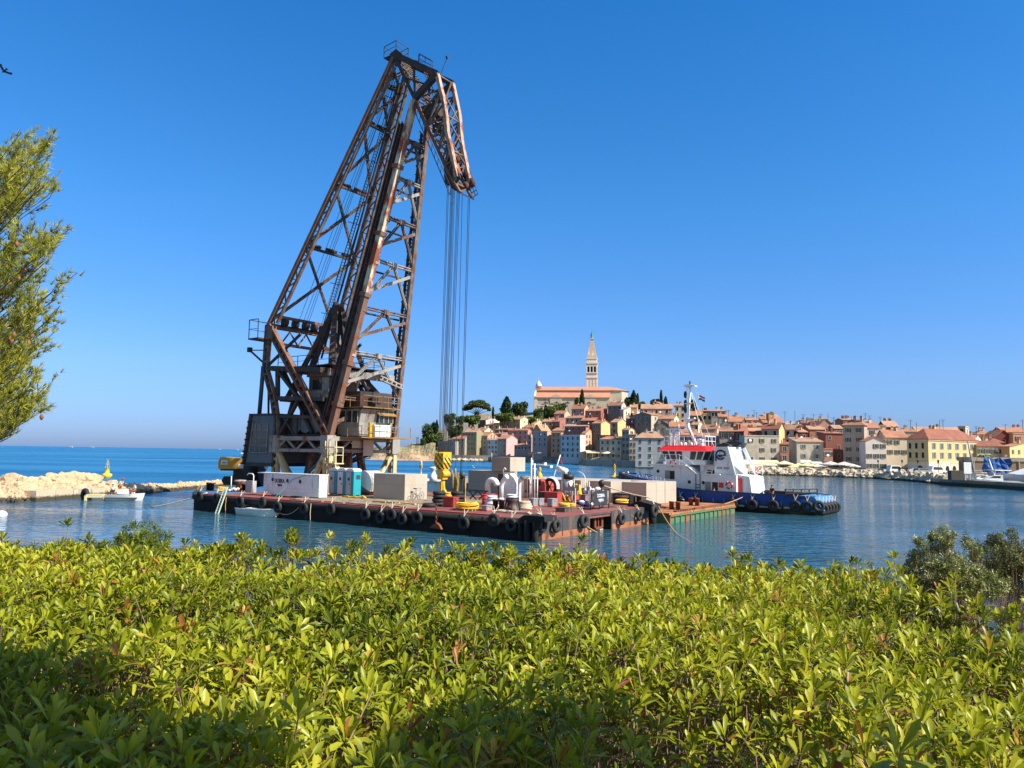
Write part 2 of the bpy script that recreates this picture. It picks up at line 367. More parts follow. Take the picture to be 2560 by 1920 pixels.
def win_mesh(w_, h, style):
    k = (w_, h, style)
    if k not in WM:
        b = MB(); t = .07
        b.box(-w_/2, w_/2, -.02, .03, -h/2, h/2, 0)                      # pane
        b.box(-w_/2-t, -w_/2, -.07, .03, -h/2-t, h/2+t, 1); b.box(w_/2, w_/2+t, -.07, .03, -h/2-t, h/2+t, 1)
        b.box(-w_/2, w_/2, -.07, .03, h/2, h/2+t, 1); b.box(-w_/2, w_/2, -.12, .03, -h/2-t, -h/2, 1)
        if style != 'n': b.box(-.035, .035, -.05, -.021, -h/2, h/2, 1)
        s = None
        if style in 'gbd':
            s = MB(); s.box(-w_*.40, 0, -.05, 0, -h/2-.04, h/2+.04, 0)
            for q in range(6): s.box(-w_*.38, -.03, -.07, -.051, -h/2+h*q/6+.03, -h/2+h*q/6+h*.11, 0)
            s = s.mesh('shutter', {'g': SHUT_G, 'b': SHUT_B, 'd': SHUT_D}[style])
        WM[k] = (b.mesh('window', [GLASS, FRAME_W]), s)
    return WM[k]
def put_window(par, org, ex, nrm, w_, h, style, name='window', me=None):
    wm, sm = win_mesh(w_, h, style) if me is None else (me, None)
    o = link(name, wm, par); rz = atan2(ex.y, ex.x); o.location = org + nrm*.012; o.rotation_euler = (0, 0, rz)
    if sm:
        for s in (-1, 1):
            q = link('shutter', sm, o); q.location = (-(w_/2+.09) if s < 0 else w_/2+.09+w_*.40, -.03, 0)
    return o
HOUSES = []
def house(name, label, left, right, h, wc, colL=(0,0), colR=(0,0), roof='r', rise=1.5, rm=None, style='p', ww=.95, wh=1.35, side=None, chim=1, dish=0, floor=3.0, group='houses of the old town', cat='house', rnd=None, corner=None, top=1.5):
    """corner: bottom point at the near corner; left/right: vectors along the two visible faces (away from the corner)"""
    w_ = left.length; d = right.length; ex = -left.normalized(); ey = right.normalized()
    rz = atan2(ex.y, ex.x); T = thing(name, label, cat, corner+left, rz, group)
    W = MB(); m = [wallm(wc), wallm(side or wc)]
    # local axes: x along the left face towards the corner, y back
    quads = [((0,0),(w_,0),0), ((w_,0),(w_,d),1), ((w_,d),(0,d),0), ((0,d),(0,0),1)]
    o_ = .28; rt = .16
    for (a, c, mi) in quads: W.add([(*a,0),(*c,0),(*c,h),(*a,h)], [(0,1,2,3)], mi)
    R_ = MB(); rm = rm or TILE
    def slab(p):                                                  # roof plane with thickness
        n_ = len(p); up = [(x,y,z+rt) for x, y, z in p]
        R_.add(list(p)+up, [tuple(range(n_-1,-1,-1)), tuple(range(n_,2*n_))]+[(i,(i+1) % n_,(i+1) % n_+n_,i+n_) for i in range(n_)], 0)
    if roof == 'r':                                               # ridge along x, gables left and right
        W.add([(w_,0,h),(w_,d,h),(w_,d/2,h+rise)], [(0,1,2)], 1); W.add([(0,0,h),(0,d,h),(0,d/2,h+rise)], [(0,2,1)], 1)
        s = rise/(d/2); slab([(-o_,-o_,h-s*o_),(w_+o_,-o_,h-s*o_),(w_+o_,d/2,h+rise),(-o_,d/2,h+rise)])
        slab([(-o_,d/2,h+rise),(w_+o_,d/2,h+rise),(w_+o_,d+o_,h-s*o_),(-o_,d+o_,h-s*o_)])
    elif roof == 'l':                                             # ridge along y, gable to the front
        W.add([(0,0,h),(w_,0,h),(w_/2,0,h+rise)], [(0,1,2)], 0); W.add([(0,d,h),(w_,d,h),(w_/2,d,h+rise)], [(0,2,1)], 0)
        s = rise/(w_/2); slab([(-o_,-o_,h-s*o_),(w_/2,-o_,h+rise),(w_/2,d+o_,h+rise),(-o_,d+o_,h-s*o_)])
        slab([(w_/2,-o_,h+rise),(w_+o_,-o_,h-s*o_),(w_+o_,d+o_,h-s*o_),(w_/2,d+o_,h+rise)])
    elif roof == 'h':
        if w_ > d: i0, i1 = (d/2, d/2), (w_-d/2, d/2)
        else: i0, i1 = (w_/2, w_/2), (w_/2, d-w_/2)
        if i0 == i1: i1 = (i1[0]+.01, i1[1]+.01)
        z = h+rise; A = (-o_*1.5,-o_*1.5,h-.05); B_ = (w_+o_*1.5,-o_*1.5,h-.05); C_ = (w_+o_*1.5,d+o_*1.5,h-.05); D_ = (-o_*1.5,d+o_*1.5,h-.05)
        if w_ > d: fs = [(A,B_,(*i1,z),(*i0,z)), (B_,C_,(*i1,z)), (C_,D_,(*i0,z),(*i1,z)), (D_,A,(*i0,z))]
        else: fs = [(A,B_,(*i0,z)), (B_,C_,(*i1,z),(*i0,z)), (C_,D_,(*i1,z)), (D_,A,(*i0,z),(*i1,z))]
        for f in fs: slab(f)
        R_.box(-o_, w_+o_, -o_, d+o_, h-.06, h+.03)
    elif roof == 's':                                             # single slope rising to the back
        slab([(-o_,-o_,h),(w_+o_,-o_,h),(w_+o_,d,h+rise),(-o_,d,h+rise)])
        W.add([(w_,0,h),(w_,d,h),(w_,d,h+rise)], [(0,1,2)], 1); W.add([(0,0,h),(0,d,h+rise),(0,d,h)], [(0,1,2)], 1); W.add([(0,d,h),(w_,d,h),(w_,d,h+rise),(0,d,h+rise)], [(0,3,2,1)], 0)
    else:
        R_.box(.01, w_-.01, .01, d-.01, h-.3, h-.1)
        for q in ((-.1,w_+.1,-.1,.15),(-.1,w_+.1,d-.15,d+.1),(-.1,.15,.15,d-.15),(w_-.15,w_+.1,.15,d-.15)): R_.box(*q, h-.02, h+.35)
        rm = FRAME_W if wc in ('blue','white','wblue') else m[1]
    part('wall', W, m, T); rf = part('roof', R_, rm, T)
    rnd = rnd or random
    for k in range(chim):
        c = MB(); cx = rnd.uniform(.15, .85)*w_; cy = rnd.uniform(.3, .75)*d; hz = h + (rise if roof in 'rlhs' else .3)
        c.box(cx-.35, cx+.35, cy-.3, cy+.3, h-.1, hz+.9, 0); c.box(cx-.43, cx+.43, cy-.38, cy+.38, hz+.9, hz+1.02, 1); c.box(cx-.25, cx+.25, cy-.2, cy+.2, hz+1.02, hz+1.3, 1)
        part('chimney', c, [m[1], TILE], rf)
    for k in range(dish):
        c = MB(); cx = rnd.uniform(.1, .9)*w_; c.lathe([(.001,.02),(.25,.05),(.45,.17),(.46,.19),(.2,.09),(.001,.06)], 10, 0, (cx, -.5, h-rnd.uniform(.2, .5)*min(h, 6)), Matrix.Rotation(radians(65), 3, 'X'))
        c.bar((cx,-.45,h-.6),(cx,0,h-.6),.06); part('satellite_dish', c, WHITE, T)
    for face, (nc, nr) in (('L', colL), ('R', colR)):
        Wd = w_ if face == 'L' else d
        for r_ in range(nr):
            z = h - top - floor*r_
            if z < 1.0: continue
            for c_ in range(nc):
                if nc*nr > 5 and rnd.random() < .06: continue
                u = Wd*(c_+.5)/nc + rnd.uniform(-.06, .06)*min(1, Wd/nc)
                if face == 'L': put_window(T, Vector((u, 0, z)), Vector((1,0,0)), Vector((0,-1,0)), ww, wh, style)
                else: put_window(T, Vector((w_, u, z)), Vector((0,1,0)), Vector((1,0,0)), ww, wh, style)
    HOUSES.append(T); return T
def trace(line):
    """one house measured in the photo: region, left edge, near corner, right edge, eave row, depth row, roof rise"""
    reg, xl, xc, xr, ye, row, rise, roof, wc, side, cl, cr, style, label = [q.strip() for q in line.split('|')]
    X0, Y0, S = REG[reg]; xl, xc, xr = [X0+float(q)/S for q in (xl, xc, xr)]; ye = Y0+float(ye)/S
    D = lerp_t(FR, xc) + (3 if xc < 1750 else 15) + float(row)*12.5
    P = aty(xc, ye, D); ze = P.z; rnd = random.Random(int(xl*7+ye))
    sq = max(xr-xc, 0); psi = radians(38 if sq > 3 else (30 if xc < 1560 else 12 if xc < 1900 else 6))
    if reg == 'E' and sq > 60: psi = radians(52)
    if reg in 'D' and sq <= 3: psi = radians(4)
    el = Vector((-cos(psi), sin(psi), 0)); er = Vector((sin(psi), cos(psi), 0))
    def solve(e, px):
        lo, hi = 0.2, 60
        for _ in range(40):
            mid = (lo+hi)/2; q = pxof(P + e*mid)[0]
            if (q < px) == (e is el): hi = mid
            else: lo = mid
        return lo
    w_ = max(2.2, min(40, solve(el, xl))); d = max(4, min(34, solve(er, xr))) if sq > 3 else rnd.uniform(7, 9)
    zb = min(gz(xc, D), gz(xl, D)) - 1.2; zb = min(zb, ze-4)
    rs = float(rise)/S/FPX*D*1.15
    if roof == 'r' and rs > d*.45: d = rs/.45
    c = Vector((P.x, P.y, zb))
    f = lambda s: tuple(int(q) for q in s.split('x')) if 'x' in s else (0, 0)
    rm = {0: TILE, 1: TILE2, 2: TILE, 3: TILE3}[rnd.randint(0, 3) if xc > 1900 else rnd.randint(0, 2)]
    big = D < 260
    return house('house', label, el*w_, er*d, ze-zb, wc, f(cl), f(cr), roof, max(rs, .5), rm, style, .8 if big else 1.05, 1.25 if big else 1.65, side or None,
                 chim=rnd.choice([1,2,2,3]) if roof != 'f' else 0, dish=1 if rnd.random() < .45 else 0, rnd=rnd, corner=c)
TOWN = '''
A|300|545|545|800|0|12|f|grey||3x1||p|low grey waterside house with flat terrace roof, leftmost of the town's front row
A|500|675|675|755|0.1|52|r|stone||3x2||n|plain grey-beige waterside house left of the olive-fronted house
A|675|840|840|665|0|45|r|olive||4x4||p|tall olive-fronted waterside house with a white lower wall
A|845|990|1128|715|0.2|48|r|grey|orange|2x4||p|grey-blue waterside house with an orange gable end
A|992|1130|1130|778|0|40|s|wblue||3x3||p|narrow white and blue waterside house beside the orange gable
A|1134|1250|1405|757|0|48|r|grey|pinkL|2x3||p|grey waterside house with a bright pink gable end
A|1360|1542|1542|852|0|26|s|mauve||4x1||n|low brown house with a row of narrow windows right of the pink gable
A|1545|1590|1612|708|0|10|f|pink|orangeL|1x3||n|slender pink tower-like house beside the mauve-fronted house
A|1610|1815|1880|662|.4|14|f|lilac|orangeL|3x3||p|mauve-fronted waterside house with a tall orange side wall
A|1270|1545|1592|640|1.5|20|r|mauve|pink|4x3||n|long brown-pink house standing above the pink gable
B|575|752|752|1045|.6|25|s|orange||2x4||p|plain orange house left of the pale blue house
B|750|1110|1205|1097|-.2|10|f|blue|creamP|4x4||p|pale blue waterside house painted with dark blue lettering
B|1140|1206|1365|1060|1.0|70|r|orange|orangeL||3x3|n|salmon house with a sunlit gable behind the pale blue house
B|1470|1870|1870|1172|.9|55|s|stoneL||4x4||p|pale grey row house above the shore terrace umbrellas
B|1880|2010|2110|992|1.2|30|r|grey|yellowP|2x4||p|narrow grey house with a pale yellow side above the terrace
B|2010|2140|2140|1085|.9|20|s|tan||2x4||p|plain beige-grey house left of the light blue hipped house
C|185|655|655|1012|0|95|h|blue||3x4||p|light blue house with a broad hipped tile roof left of the tugboat
C|900|1200|1200|965|1|90|s|tan||3x1||d|beige house with wooden balconies behind the tug's mast
C|1200|1555|1555|982|.2|52|s|beige||3x3||b|beige house with a long dark awning window behind the tug's funnel
C|1555|1780|1780|905|.5|60|s|tan||2x3||d|grey-beige house beside the dark red house
C|1780|1950|1976|905|.5|62|s|red|redL|1x3||n|dark red house with stone window frames behind the tug's funnel
D|130|665|680|684|0|25|f|stoneL|stoneL|3x4||d|big pale weathered house above the long cream awning
D|395|660|745|566|.9|85|r|stone|yellow|2x1||n|stone upper house with a bright yellow gable end
D|680|930|930|812|1|40|s|terraL||2x2||b|low orange house between two pale stone houses
D|745|962|1000|572|2|68|r|cream|cream|2x2||n|cream house with two dark windows under a bright orange roof
D|970|1100|1100|622|1.9|60|s|red||1x2||p|small bright red house between cream and orange houses
D|930|1340|1344|772|.2|62|s|stoneL|stone|2x3||b|pale rubble-stone house with a white shop sign above the umbrellas
D|1130|1375|1375|578|2.4|50|r|terraL||1x1||n|orange block-like house behind the rubble-stone house
D|1375|1640|1640|640|1.4|30|s|terra||2x3||p|shaded terracotta house left of the tall six-storey house
D|1340|1485|1485|882|.6|20|f|pink||2x2||d|low pink-orange house with brown shutters at the alley
D|1640|1965|1985|512|.2|78|h|tan|tan|2x6||d|tall beige six-storey house with shaded small balconies
E|10|212|212|385|1|75|r|creamP||1x2||g|tall cream house behind the stepped white house
E|20|305|305|572|.1|55|l|creamP||3x4||g|stepped creamy white house with green shutters at the quay
E|305|600|600|522|.8|95|r|cream||3x2||g|cream house with ornate window hoods and arches left of the yellow building
E|1565|1920|1922|642|.9|65|r|cream|cream|4x1||g|pale cream house with four green-shuttered windows right of the yellow building
E|1925|2012|2420|645|.6|55|r|ochre|yellow||5x1|g|wide yellow house with green shutters at the right picture edge
E|300|476|476|372|2.4|72|r|red||1x1||p|small dark red roof house above the cream house
E|215|305|305|358|2.2|8|f|olive||1x1||n|small olive flat-roofed house beside the dark red one
E|480|720|720|440|2.6|40|r|tan||2x1||n|low tan house behind the cream ornate house
E|740|1340|1340|455|3.4|68|r|brown||6x1||n|long brown house showing above the yellow building's roof
E|1335|1400|1450|372|3.6|6|f|tan|stoneL|1x2|1x2|n|beige tower-like house behind the yellow building
E|1440|1480|1690|568|2.2|85|r|white|creamP||3x1|p|white gabled house right of the yellow building
E|1800|2062|2062|515|2.6|82|l|red||3x2||n|dark maroon gabled house at the right
E|1940|2330|2330|448|3.6|60|r|redL||3x1||n|long maroon-roofed house behind the maroon gable
E|2060|2330|2330|472|2.4|14|f|orange||2x2||d|orange-beige flat-topped house at the right picture edge
E|1560|1790|1790|478|6|50|h|pinkL||3x1||n|distant pink hipped house above the right harbour
E|1735|1930|1930|592|1.9|52|h|ochre||2x1||n|low ochre house with a curved tile roof right of the cream house
D|440|650|650|382|5|34|r|brown||2x1||n|brown house on the skyline above the yellow gable
D|430|745|745|482|3|100|s|ochre||3x1||n|ochre house with a big orange roof on the skyline
D|752|900|900|470|5|8|f|white||3x1||n|white terrace house on the skyline
D|1020|1195|1195|482|4|42|r|grey||2x1||n|small grey skyline house right of the white terrace
D|1185|1422|1422|415|5.2|8|f|stoneL||3x1||n|pale flat-roofed house with roof railings on the skyline
D|1095|1250|1262|560|3|85|l|stoneL||1x1||n|pale gabled house behind the orange block
D|1262|1510|1510|522|3.8|92|l|pink||2x1||n|pinkish gabled house on the skyline
D|1510|1640|1640|565|2.4|50|r|dstone||2x1||p|small grey stone house left of the tall beige house
D|1645|1830|1830|432|3|26|r|brown||3x1||n|brown penthouse behind the tall beige house
D|870|1030|1030|500|4.4|20|f|olive||1x1||n|small green-terraced house on the skyline
D|250|400|400|520|2.2|40|r|pink||2x1||n|small pink house under red roofs above the big pale house
D|0|140|140|560|2|48|r|ochre||1x1||n|small ochre house above the dark red house
C|1700|1945|1945|742|4|90|r|beige||2x1||n|beige house with a wide tiled roof right of the domed house
C|1860|2145|2145|830|1.8|58|r|beige||2x1||n|beige house with a big orange roof above the red house
C|1990|2300|2300|720|4.4|40|r|pink||3x1||n|pink skyline house with many chimneys
C|280|782|782|532|5|68|r|tan||3x1||n|long beige hillside house right of the cypress trio
C|400|640|680|482|7|58|l|dstone|stoneL|1x1||n|dark gabled stone house under the tall thin cypress
C|822|1000|1000|482|5|30|r|stoneL||2x3||n|tall pale hillside house left of the tug's mast
C|175|442|702|632|2.6|38|l|dstone|stoneL|2x3|2x1|p|old dark stone house with a pale right side
C|30|172|172|692|3|52|r|red||2x2||p|dark red house left of the old dark stone house
C|525|762|762|812|1.8|62|l|dstone||1x1||p|low dark stone gabled house above the light blue house
C|742|1000|1000|822|2.1|68|r|white||3x1||n|white house with tile roof behind the tug's aerial
C|700|812|895|690|3.8|50|r|ochre|yellowP|1x1|1x2|n|pale yellow gabled house on the hillside left of the mast
C|1060|1282|1282|642|4|62|r|brown||2x1||p|brown hillside house with white-framed windows right of the mast
C|1280|1425|1425|622|4.2|8|f|yellow||2x1||n|small yellow flat-roofed house on the hillside
C|1420|1662|1662|572|4.8|32|h|grey||5x1||n|grey house with a rounded roof on the skyline
C|1540|1702|1702|662|3.8|48|r|stone||1x1||p|grey stone house below the rounded roof
C|1100|1208|1295|792|2.2|48|r|beige|cream|2x1||n|beige house with a cream gable right of the mast
C|1240|1512|1592|862|1.5|62|r|beige|cream|||n|broad beige house under a bright tile roof behind the tug
C|1170|1412|1412|572|6|20|r|red||2x1||n|long low dark red house on the skyline
C|90|215|232|512|6.4|48|r|orange|orangeL||1x1|n|small orange house at the foot of the cypress trio
C|1930|2260|2260|900|1.2|50|r|terra||2x1||n|terracotta-roofed house left of the yellow gable
C|560|800|800|700|3.2|60|s|beige||2x1||n|beige house with a stepped roof above the white house
B|950|1185|1260|602|5.6|72|r|mauve|orangeL|2x2||n|pinkish brown house below the church's two cypresses
B|1200|1492|1492|642|4.8|40|r|redL||2x1||n|low reddish house below the church wall
B|1480|1612|1612|602|6|22|r|grey||4x1||n|small grey loggia house below the church's right end
B|1620|1872|1952|540|6|60|r|dstone|white|3x1|1x1|n|dark house with a white gable right of the church
B|1885|1910|2200|625|5.2|70|r|stone|cream||3x2|n|pale cream gabled house below the cypress trio
B|630|820|925|692|6|52|r|mauve|orangeL|2x2||n|house with an orange gable below the round hill trees
B|230|255|480|890|4.4|70|r|grey|yellowL||1x1|n|pale yellow gable with a small square window left of the red house
B|400|640|650|862|4.6|60|r|terra||2x1||n|terracotta house above the yellow gable
B|590|732|850|842|4.2|68|s|red|redL|3x1|1x1|p|red house with a white dormer below the orange gable
B|840|1165|1165|772|4.6|40|r|grey||4x1||n|grey-blue house with a row of wide dark windows
B|1300|1520|1642|692|5|12|f|lilac|redL|1x1||n|maroon and pink house in the middle of the hillside
B|1120|1370|1370|822|3.8|52|r|red||2x1||n|dark red house below the maroon and pink one
B|1330|1492|1662|872|2.8|48|r|brown|yellow|2x2||p|house with a broad yellow side wall above the salmon gable
B|1670|1800|1980|852|3|60|r|ochre|yellow|1x2||n|brown house with a tall golden-yellow gable
B|1400|1612|1612|1100|1.9|10|f|brown||2x1||n|brown terrace house below the broad yellow wall
B|240|388|560|1000|2|95|l|olive|yellowP|1x1|1x1|n|house with a small pedimented dormer above the mauve house
B|590|900|1085|1005|1.9|50|r|orange|orangeL|4x1||n|long low tile-roofed house behind the pale blue house
B|820|1252|1252|925|3|36|r|redL||4x1||n|long red-roofed house with several satellite dishes
A|1285|1440|1565|490|4.6|34|r|tan|yellowP|3x2|1x1|p|tan house with a pale yellow gable left of the pines
A|1155|1280|1280|468|4.9|18|r|lilac||4x3||p|grey-lilac four-windowed house below the broad cypress
A|858|965|1165|498|4.8|36|r|brown|creamP|2x1|1x1|n|brown house with a cream gable below the umbrella pine
A|645|745|745|545|4.2|30|r|grey||3x1||n|small grey house left of the white turret below the umbrella pine
A|840|942|1066|645|2.2|42|r|tan|cream|2x1|2x1|n|tan house with a cream gable behind the olive front
A|1095|1272|1272|632|2.6|20|s|dstone||3x1||n|dark open-eaved house between cream and pink houses
A|1066|1182|1182|692|1.3|22|s|mauve||2x1||n|small mauve house behind the orange gable
A|1480|1622|1622|602|3.2|36|r|pink||2x1||n|small pink house left of the pedimented dormer
A|955|1060|1166|565|3.6|28|s|pink|cream|2x1|1x1|n|low pink and cream house below the cream gable
A|1740|1900|1900|520|4|34|r|orange||2x1||n|orange-roofed house left of the wide dark windows
'''
for ln in TOWN.strip().splitlines(): trace(ln)

# painted lettering-like strokes on the pale blue front (sprayed slogan, illegible in the photo)
def strokes(parent, w_, z0, mat_, seed=3):
    r = random.Random(seed); b = MB(); x = 2.6
    while x < w_-.5:
        pts = [(x+r.uniform(-.3,.6), -.04, z0+r.uniform(-.8,.8)) for _ in range(4)]
        for p, q in zip(pts, pts[1:]): b.bar(p, q, .42, .04)
        x += r.uniform(.8, 1.2)
    part('painted_slogan', b, mat_, parent)
for T in HOUSES:
    if 'lettering' in T['label']: strokes(T, 9.6, 7.2, mat('blue_spray', L(40,80,140), .8, .1))
# the yellow harbour building (hipped roof, cornice, shutters, arches at street level)
def big_yellow():
    P = aty(2320, 1098, 222); ze = P.z; zb = 1.2
    psi = radians(24); el = Vector((-cos(psi), sin(psi), 0)); er = Vector((cos(radians(20)), sin(radians(20)), 0))
    def solve(e, px, left):
        lo, hi = .2, 60
        for _ in range(40):
            mid = (lo+hi)/2; q = pxof(P+e*mid)[0]
            if (q < px) == left: hi = mid
            else: lo = mid
        return lo
    er = Vector((el.y, -el.x, 0)).normalized()
    # the sunlit front runs right and slightly away from the corner
    el = Vector((-.50, .866, 0)); er = Vector((.866, .50, 0))
    wl = min(solve(el, 2267, True), 19); wr = solve(er, 2442, False)
    rnd = random.Random(4)
    T = house('building', 'yellow three-storey harbour building with hipped roof and grey-blue shutters', el*wl, er*wr, ze-zb, 'yellow', (0,0), (0,0), 'h', 3.1, TILE3, 'b', corner=Vector((P.x, P.y, zb)), cat='building', group=None, chim=2, side='yellow', rnd=rnd)
    h = ze-zb; b = MB(); b.box(wl-.02, wl+.12, -.12, wr+.1, 3.3, 3.6); b.box(-.1, wl-.02, -.12, .02, 3.3, 3.6); b.box(-.2, wl+.25, -.25, 0, h-.35, h-.07); b.box(wl, wl+.25, .001, wr+.2, h-.35, h-.07)
    part('cornice', b, CREAM_ST, T)
    b = MB(); b.box(wl+.003, wl+.05, 0.06, wr-.02, 0, 3.29); b.box(0.02, wl-.02, -.05, -.003, 0, 3.29); part('plinth', b, CREAM_ST, T)
    for k in range(6):
        u = wr*(.11+.156*k)
        for z in (h-1.9, h-4.6): put_window(T, Vector((wl, u, z)), Vector((0,1,0)), Vector((1,0,0)), .95, 1.7, 'b')
    for k in range(3):
        for z in (h-1.9, h-4.6): put_window(T, Vector((wl*(.15+.3*k), 0, z)), Vector((1,0,0)), Vector((0,-1,0)), .8, 1.7, 'n')
    b = MB(); pts = [(-.8,0),(.8,0)]+[(.8*cos(a), 1.4+.8*sin(a)) for a in [pi*q/8 for q in range(9)]]; b.prism(pts, -.08, 0)
    am = b.mesh('arched_door', GLASS)
    for u in (.08,.22,.36,.5,.64,.8): put_window(T, Vector((wl+.06, wr*u, .3)), Vector((0,1,0)), Vector((1,0,0)), 1, 1, '', 'arched_door', am)
    put_window(T, Vector((wl*.6, -.05, .3)), Vector((1,0,0)), Vector((0,-1,0)), 1, 1, '', 'arched_door', am)
big_yellow()

# ---------------------------------------------------------------- church and bell tower
def church():
    D = 585; ps = radians(9); P = aty(1524, 1023, D); ex = Vector((cos(ps), -sin(ps), 0)); zb = 26
    def pz(py, px=1430, DD=D): return aty(px, py, DD).z - zb
    T = thing('church', 'large pale stone church with long tiled roofs crowning the hill', 'church', (P.x, P.y, zb), atan2(ex.y, ex.x))
    lo, hi = 10, 90
    for _ in range(40):
        m = (lo+hi)/2
        if pxof(P-ex*m)[0] < 1338: hi = m
        else: lo = m
    Ln = lo; za = pz(992); zn0 = pz(975.5); zn1 = pz(972.3); zr = pz(965)
    W = MB(); W.box(-Ln, 0, 0, 7, 0, za, 0); W.box(-Ln+1, 0, 25, 32, 0, za, 0); W.box(-Ln+2, .002, 7.002, 24.998, 0, zn1, 0)
    pts = [(0,7),(9,7),(13.5,11.5),(13.5,20.5),(9,25),(0,25)]; k = len(pts)                 # apse
    W.add([(x, y, 0) for x, y in pts]+[(x, y, zn1) for x, y in pts], [(i,(i+1) % k,(i+1) % k+k,i+k) for i in range(k)]+[tuple(range(k, 2*k))], 0)
    W.prism([(-8,0),(-2.2,0),(-2.2,za-6),(-8,za-6)], -.9, 0); 
    for x in (-Ln*.72, -Ln*.26): W.prism([(x-4.6,za-4.8),(x+4.6,za-4.8),(x+4.6,za+.2),(x,za+2.2),(x-4.6,za+.2)], -.5, -.003)   # two pediments
    part('wall', W, mat('church_stone', L(196,182,160), .9, .1, .15, L(140,124,104), .35, .25, .3), T)
    F = MB(); F.prism([(-Ln-1.2,0),(-Ln,0),(-Ln,1),(-Ln-1.2,1)], 0, .1)
    fz = [(0,0),(32,0),(32,za+1),(25,zn1-.5),(25,zn1+1.5),(16,zr+2.6),(7,zn1+1.5),(7,zn1-.5),(0,za+1)]
    Mx = Matrix.Rotation(radians(90), 4, 'Z'); F.add([(-Ln-1.2, y, z) for y, z in fz]+[(-Ln, y, z) for y, z in fz], [tuple(range(9))[::-1], tuple(range(9, 18))]+[(i,(i+1) % 9,(i+1) % 9+9,i+9) for i in range(9)])
    F.box(-Ln-1, -Ln+1.6, -.35, 0, 0, za+.8)
    for q in range(7):                                                                      # pilasters of the bay by the facade
        x = -Ln+3.2+q*3.1; F.box(x-.5, x+.5, -.4, -.002, 0, za-7.2)
    F.box(-Ln+1.7, -Ln*.62, -.5, -.001, za-7, za-6.2); F.box(-Ln+1.7, -Ln*.60, -.55, -.001, za-1.1, za-.3)
    part('facade', F, CREAM_ST, T)
    R_ = MB(); R_.add([(-Ln-.2,-.9,za),(.3,-.9,za),(.3,7,zn0-4.2+3.6),(-Ln-.2,7,zn0-4.2+3.6),(-Ln-.2,-.9,za-.35),(.3,-.9,za-.35),(.3,7,zn0-4.6),(-Ln-.2,7,zn0-4.6)], [(0,1,2,3),(4,7,6,5),(0,4,5,1),(1,5,6,2)])
    R_.add([(-Ln-.2,32.6,za),(.3,32.6,za),(.3,25,zn0-.6),(-Ln-.2,25,zn0-.6)], [(0,3,2,1)]); part('aisle_roof', R_, mat('church_tile', L(198,136,106), .9, .12, .2, L(180,130,108), .35, .3, .6), T)
    R_ = MB(); R_.add([(-Ln+1,6,zn1),(1,6,zn1),(1,16,zr+1.2),(-Ln+1,16,zr+1.2),(1,26,zn1),(-Ln+1,26,zn1),(-Ln+1,6,zn1-.4),(1,6,zn1-.4)], [(0,1,2,3),(3,2,4,5),(0,6,7,1)])
    R_.add([(1,6,zn1),(9.5,6.3,zn1-.2),(14.6,11,zn1-.4),(14.6,21,zn1-.4),(9.5,25.8,zn1-.2),(1,26,zn1),(1,16,zr+1.2)], [(0,1,6),(1,2,6),(2,3,6),(3,4,6),(4,5,6)])
    part('nave_roof', R_, bpy.data.materials['church_tile'], T)
    a = [pi*q/10 for q in range(11)]
    b = MB(); b.prism([(1.9*cos(t), 1.9*sin(t)) for t in a], -.06, 0, 0)
    for t0, t1 in zip(a, a[1:]): b.add([(2.3*cos(t0),-.16,2.3*sin(t0)),(2.3*cos(t1),-.16,2.3*sin(t1)),(1.9*cos(t1),-.16,1.9*sin(t1)),(1.9*cos(t0),-.16,1.9*sin(t0))], [(0,1,2,3)], 1)
    for x in (-.6,.6): b.box(x-.09, x+.09, -.15, -.061, 0, 1.8, 1)
    b.box(-2.3, 2.3, -.18, -.002, -.3, -.001, 1); lm = b.mesh('lunette_window', [GLASS, CREAM_ST])
    for q in range(7):
        if q == 5: continue
        o = link('lunette_window', lm, T); o.location = (-Ln+8.2+q*8.35, -.52, za-5.2)
    b = MB(); b.lathe([(1.9,0),(1.9,4.5),(2.4,4.6),(2.4,5.0),(2.0,6.6),(1.2,7.8),(.25,8.7),(.2,9.6),(.001,9.8)], 10, 0, (-Ln+1.4, 9, zn1-1.5)); b.bar((-Ln+1.4,9,zn1+8),(-Ln+1.4,9,zn1+11),.15); b.bar((-Ln+.6,9,zn1+10),(-Ln+2.2,9,zn1+10),.15)
    part('cupola', b, CREAM_ST, T)
    # campanile
    D2 = 612; c = aty(1481, 1000, D2); zb2 = 28; z_ = lambda py: aty(1481, py, D2).z
    hw = 13.2/FPX*D2*1.0
    T = thing('bell_tower', 'tall white stone bell tower with pyramid spire rising behind the church', 'bell tower', (c.x, c.y+5, zb2), atan2(ex.y, ex.x))
    ts = mat('tower_stone', L(222,210,192), .9, .1, .2, L(176,140,116), .35, .5, .12)
    b = MB(); z1 = z_(945)-zb2; b.box(-hw, hw, -hw, hw, 0, z1)
    for s in (-1, 1):
        for q in (-.92,-.3,.3,.92): b.box(q*hw-.35, q*hw+.35, s*hw-.16, s*hw+.16, .1, z1-.1); b.box(s*hw-.16, s*hw+.16, q*hw-.33, q*hw+.33, .12, z1-.12)
    part('shaft', b, ts, T)
    z2 = z_(933)-zb2; z3 = z_(909)-zb2; b = MB(); b.box(-hw*1.12, hw*1.12, -hw*1.12, hw*1.12, z1, z1+.8); b.box(-hw*.99, hw*.99, -hw*.99, hw*.99, z1+.8, z2); b.box(-hw*1.12, hw*1.12, -hw*1.12, hw*1.12, z2, z2+.9)
    b.box(-hw*.8, hw*.8, -hw*.8, hw*.8, z2+.9, z3, 1)                                        # dark bell chamber with piers and arches in front
    zt = z3-2.2
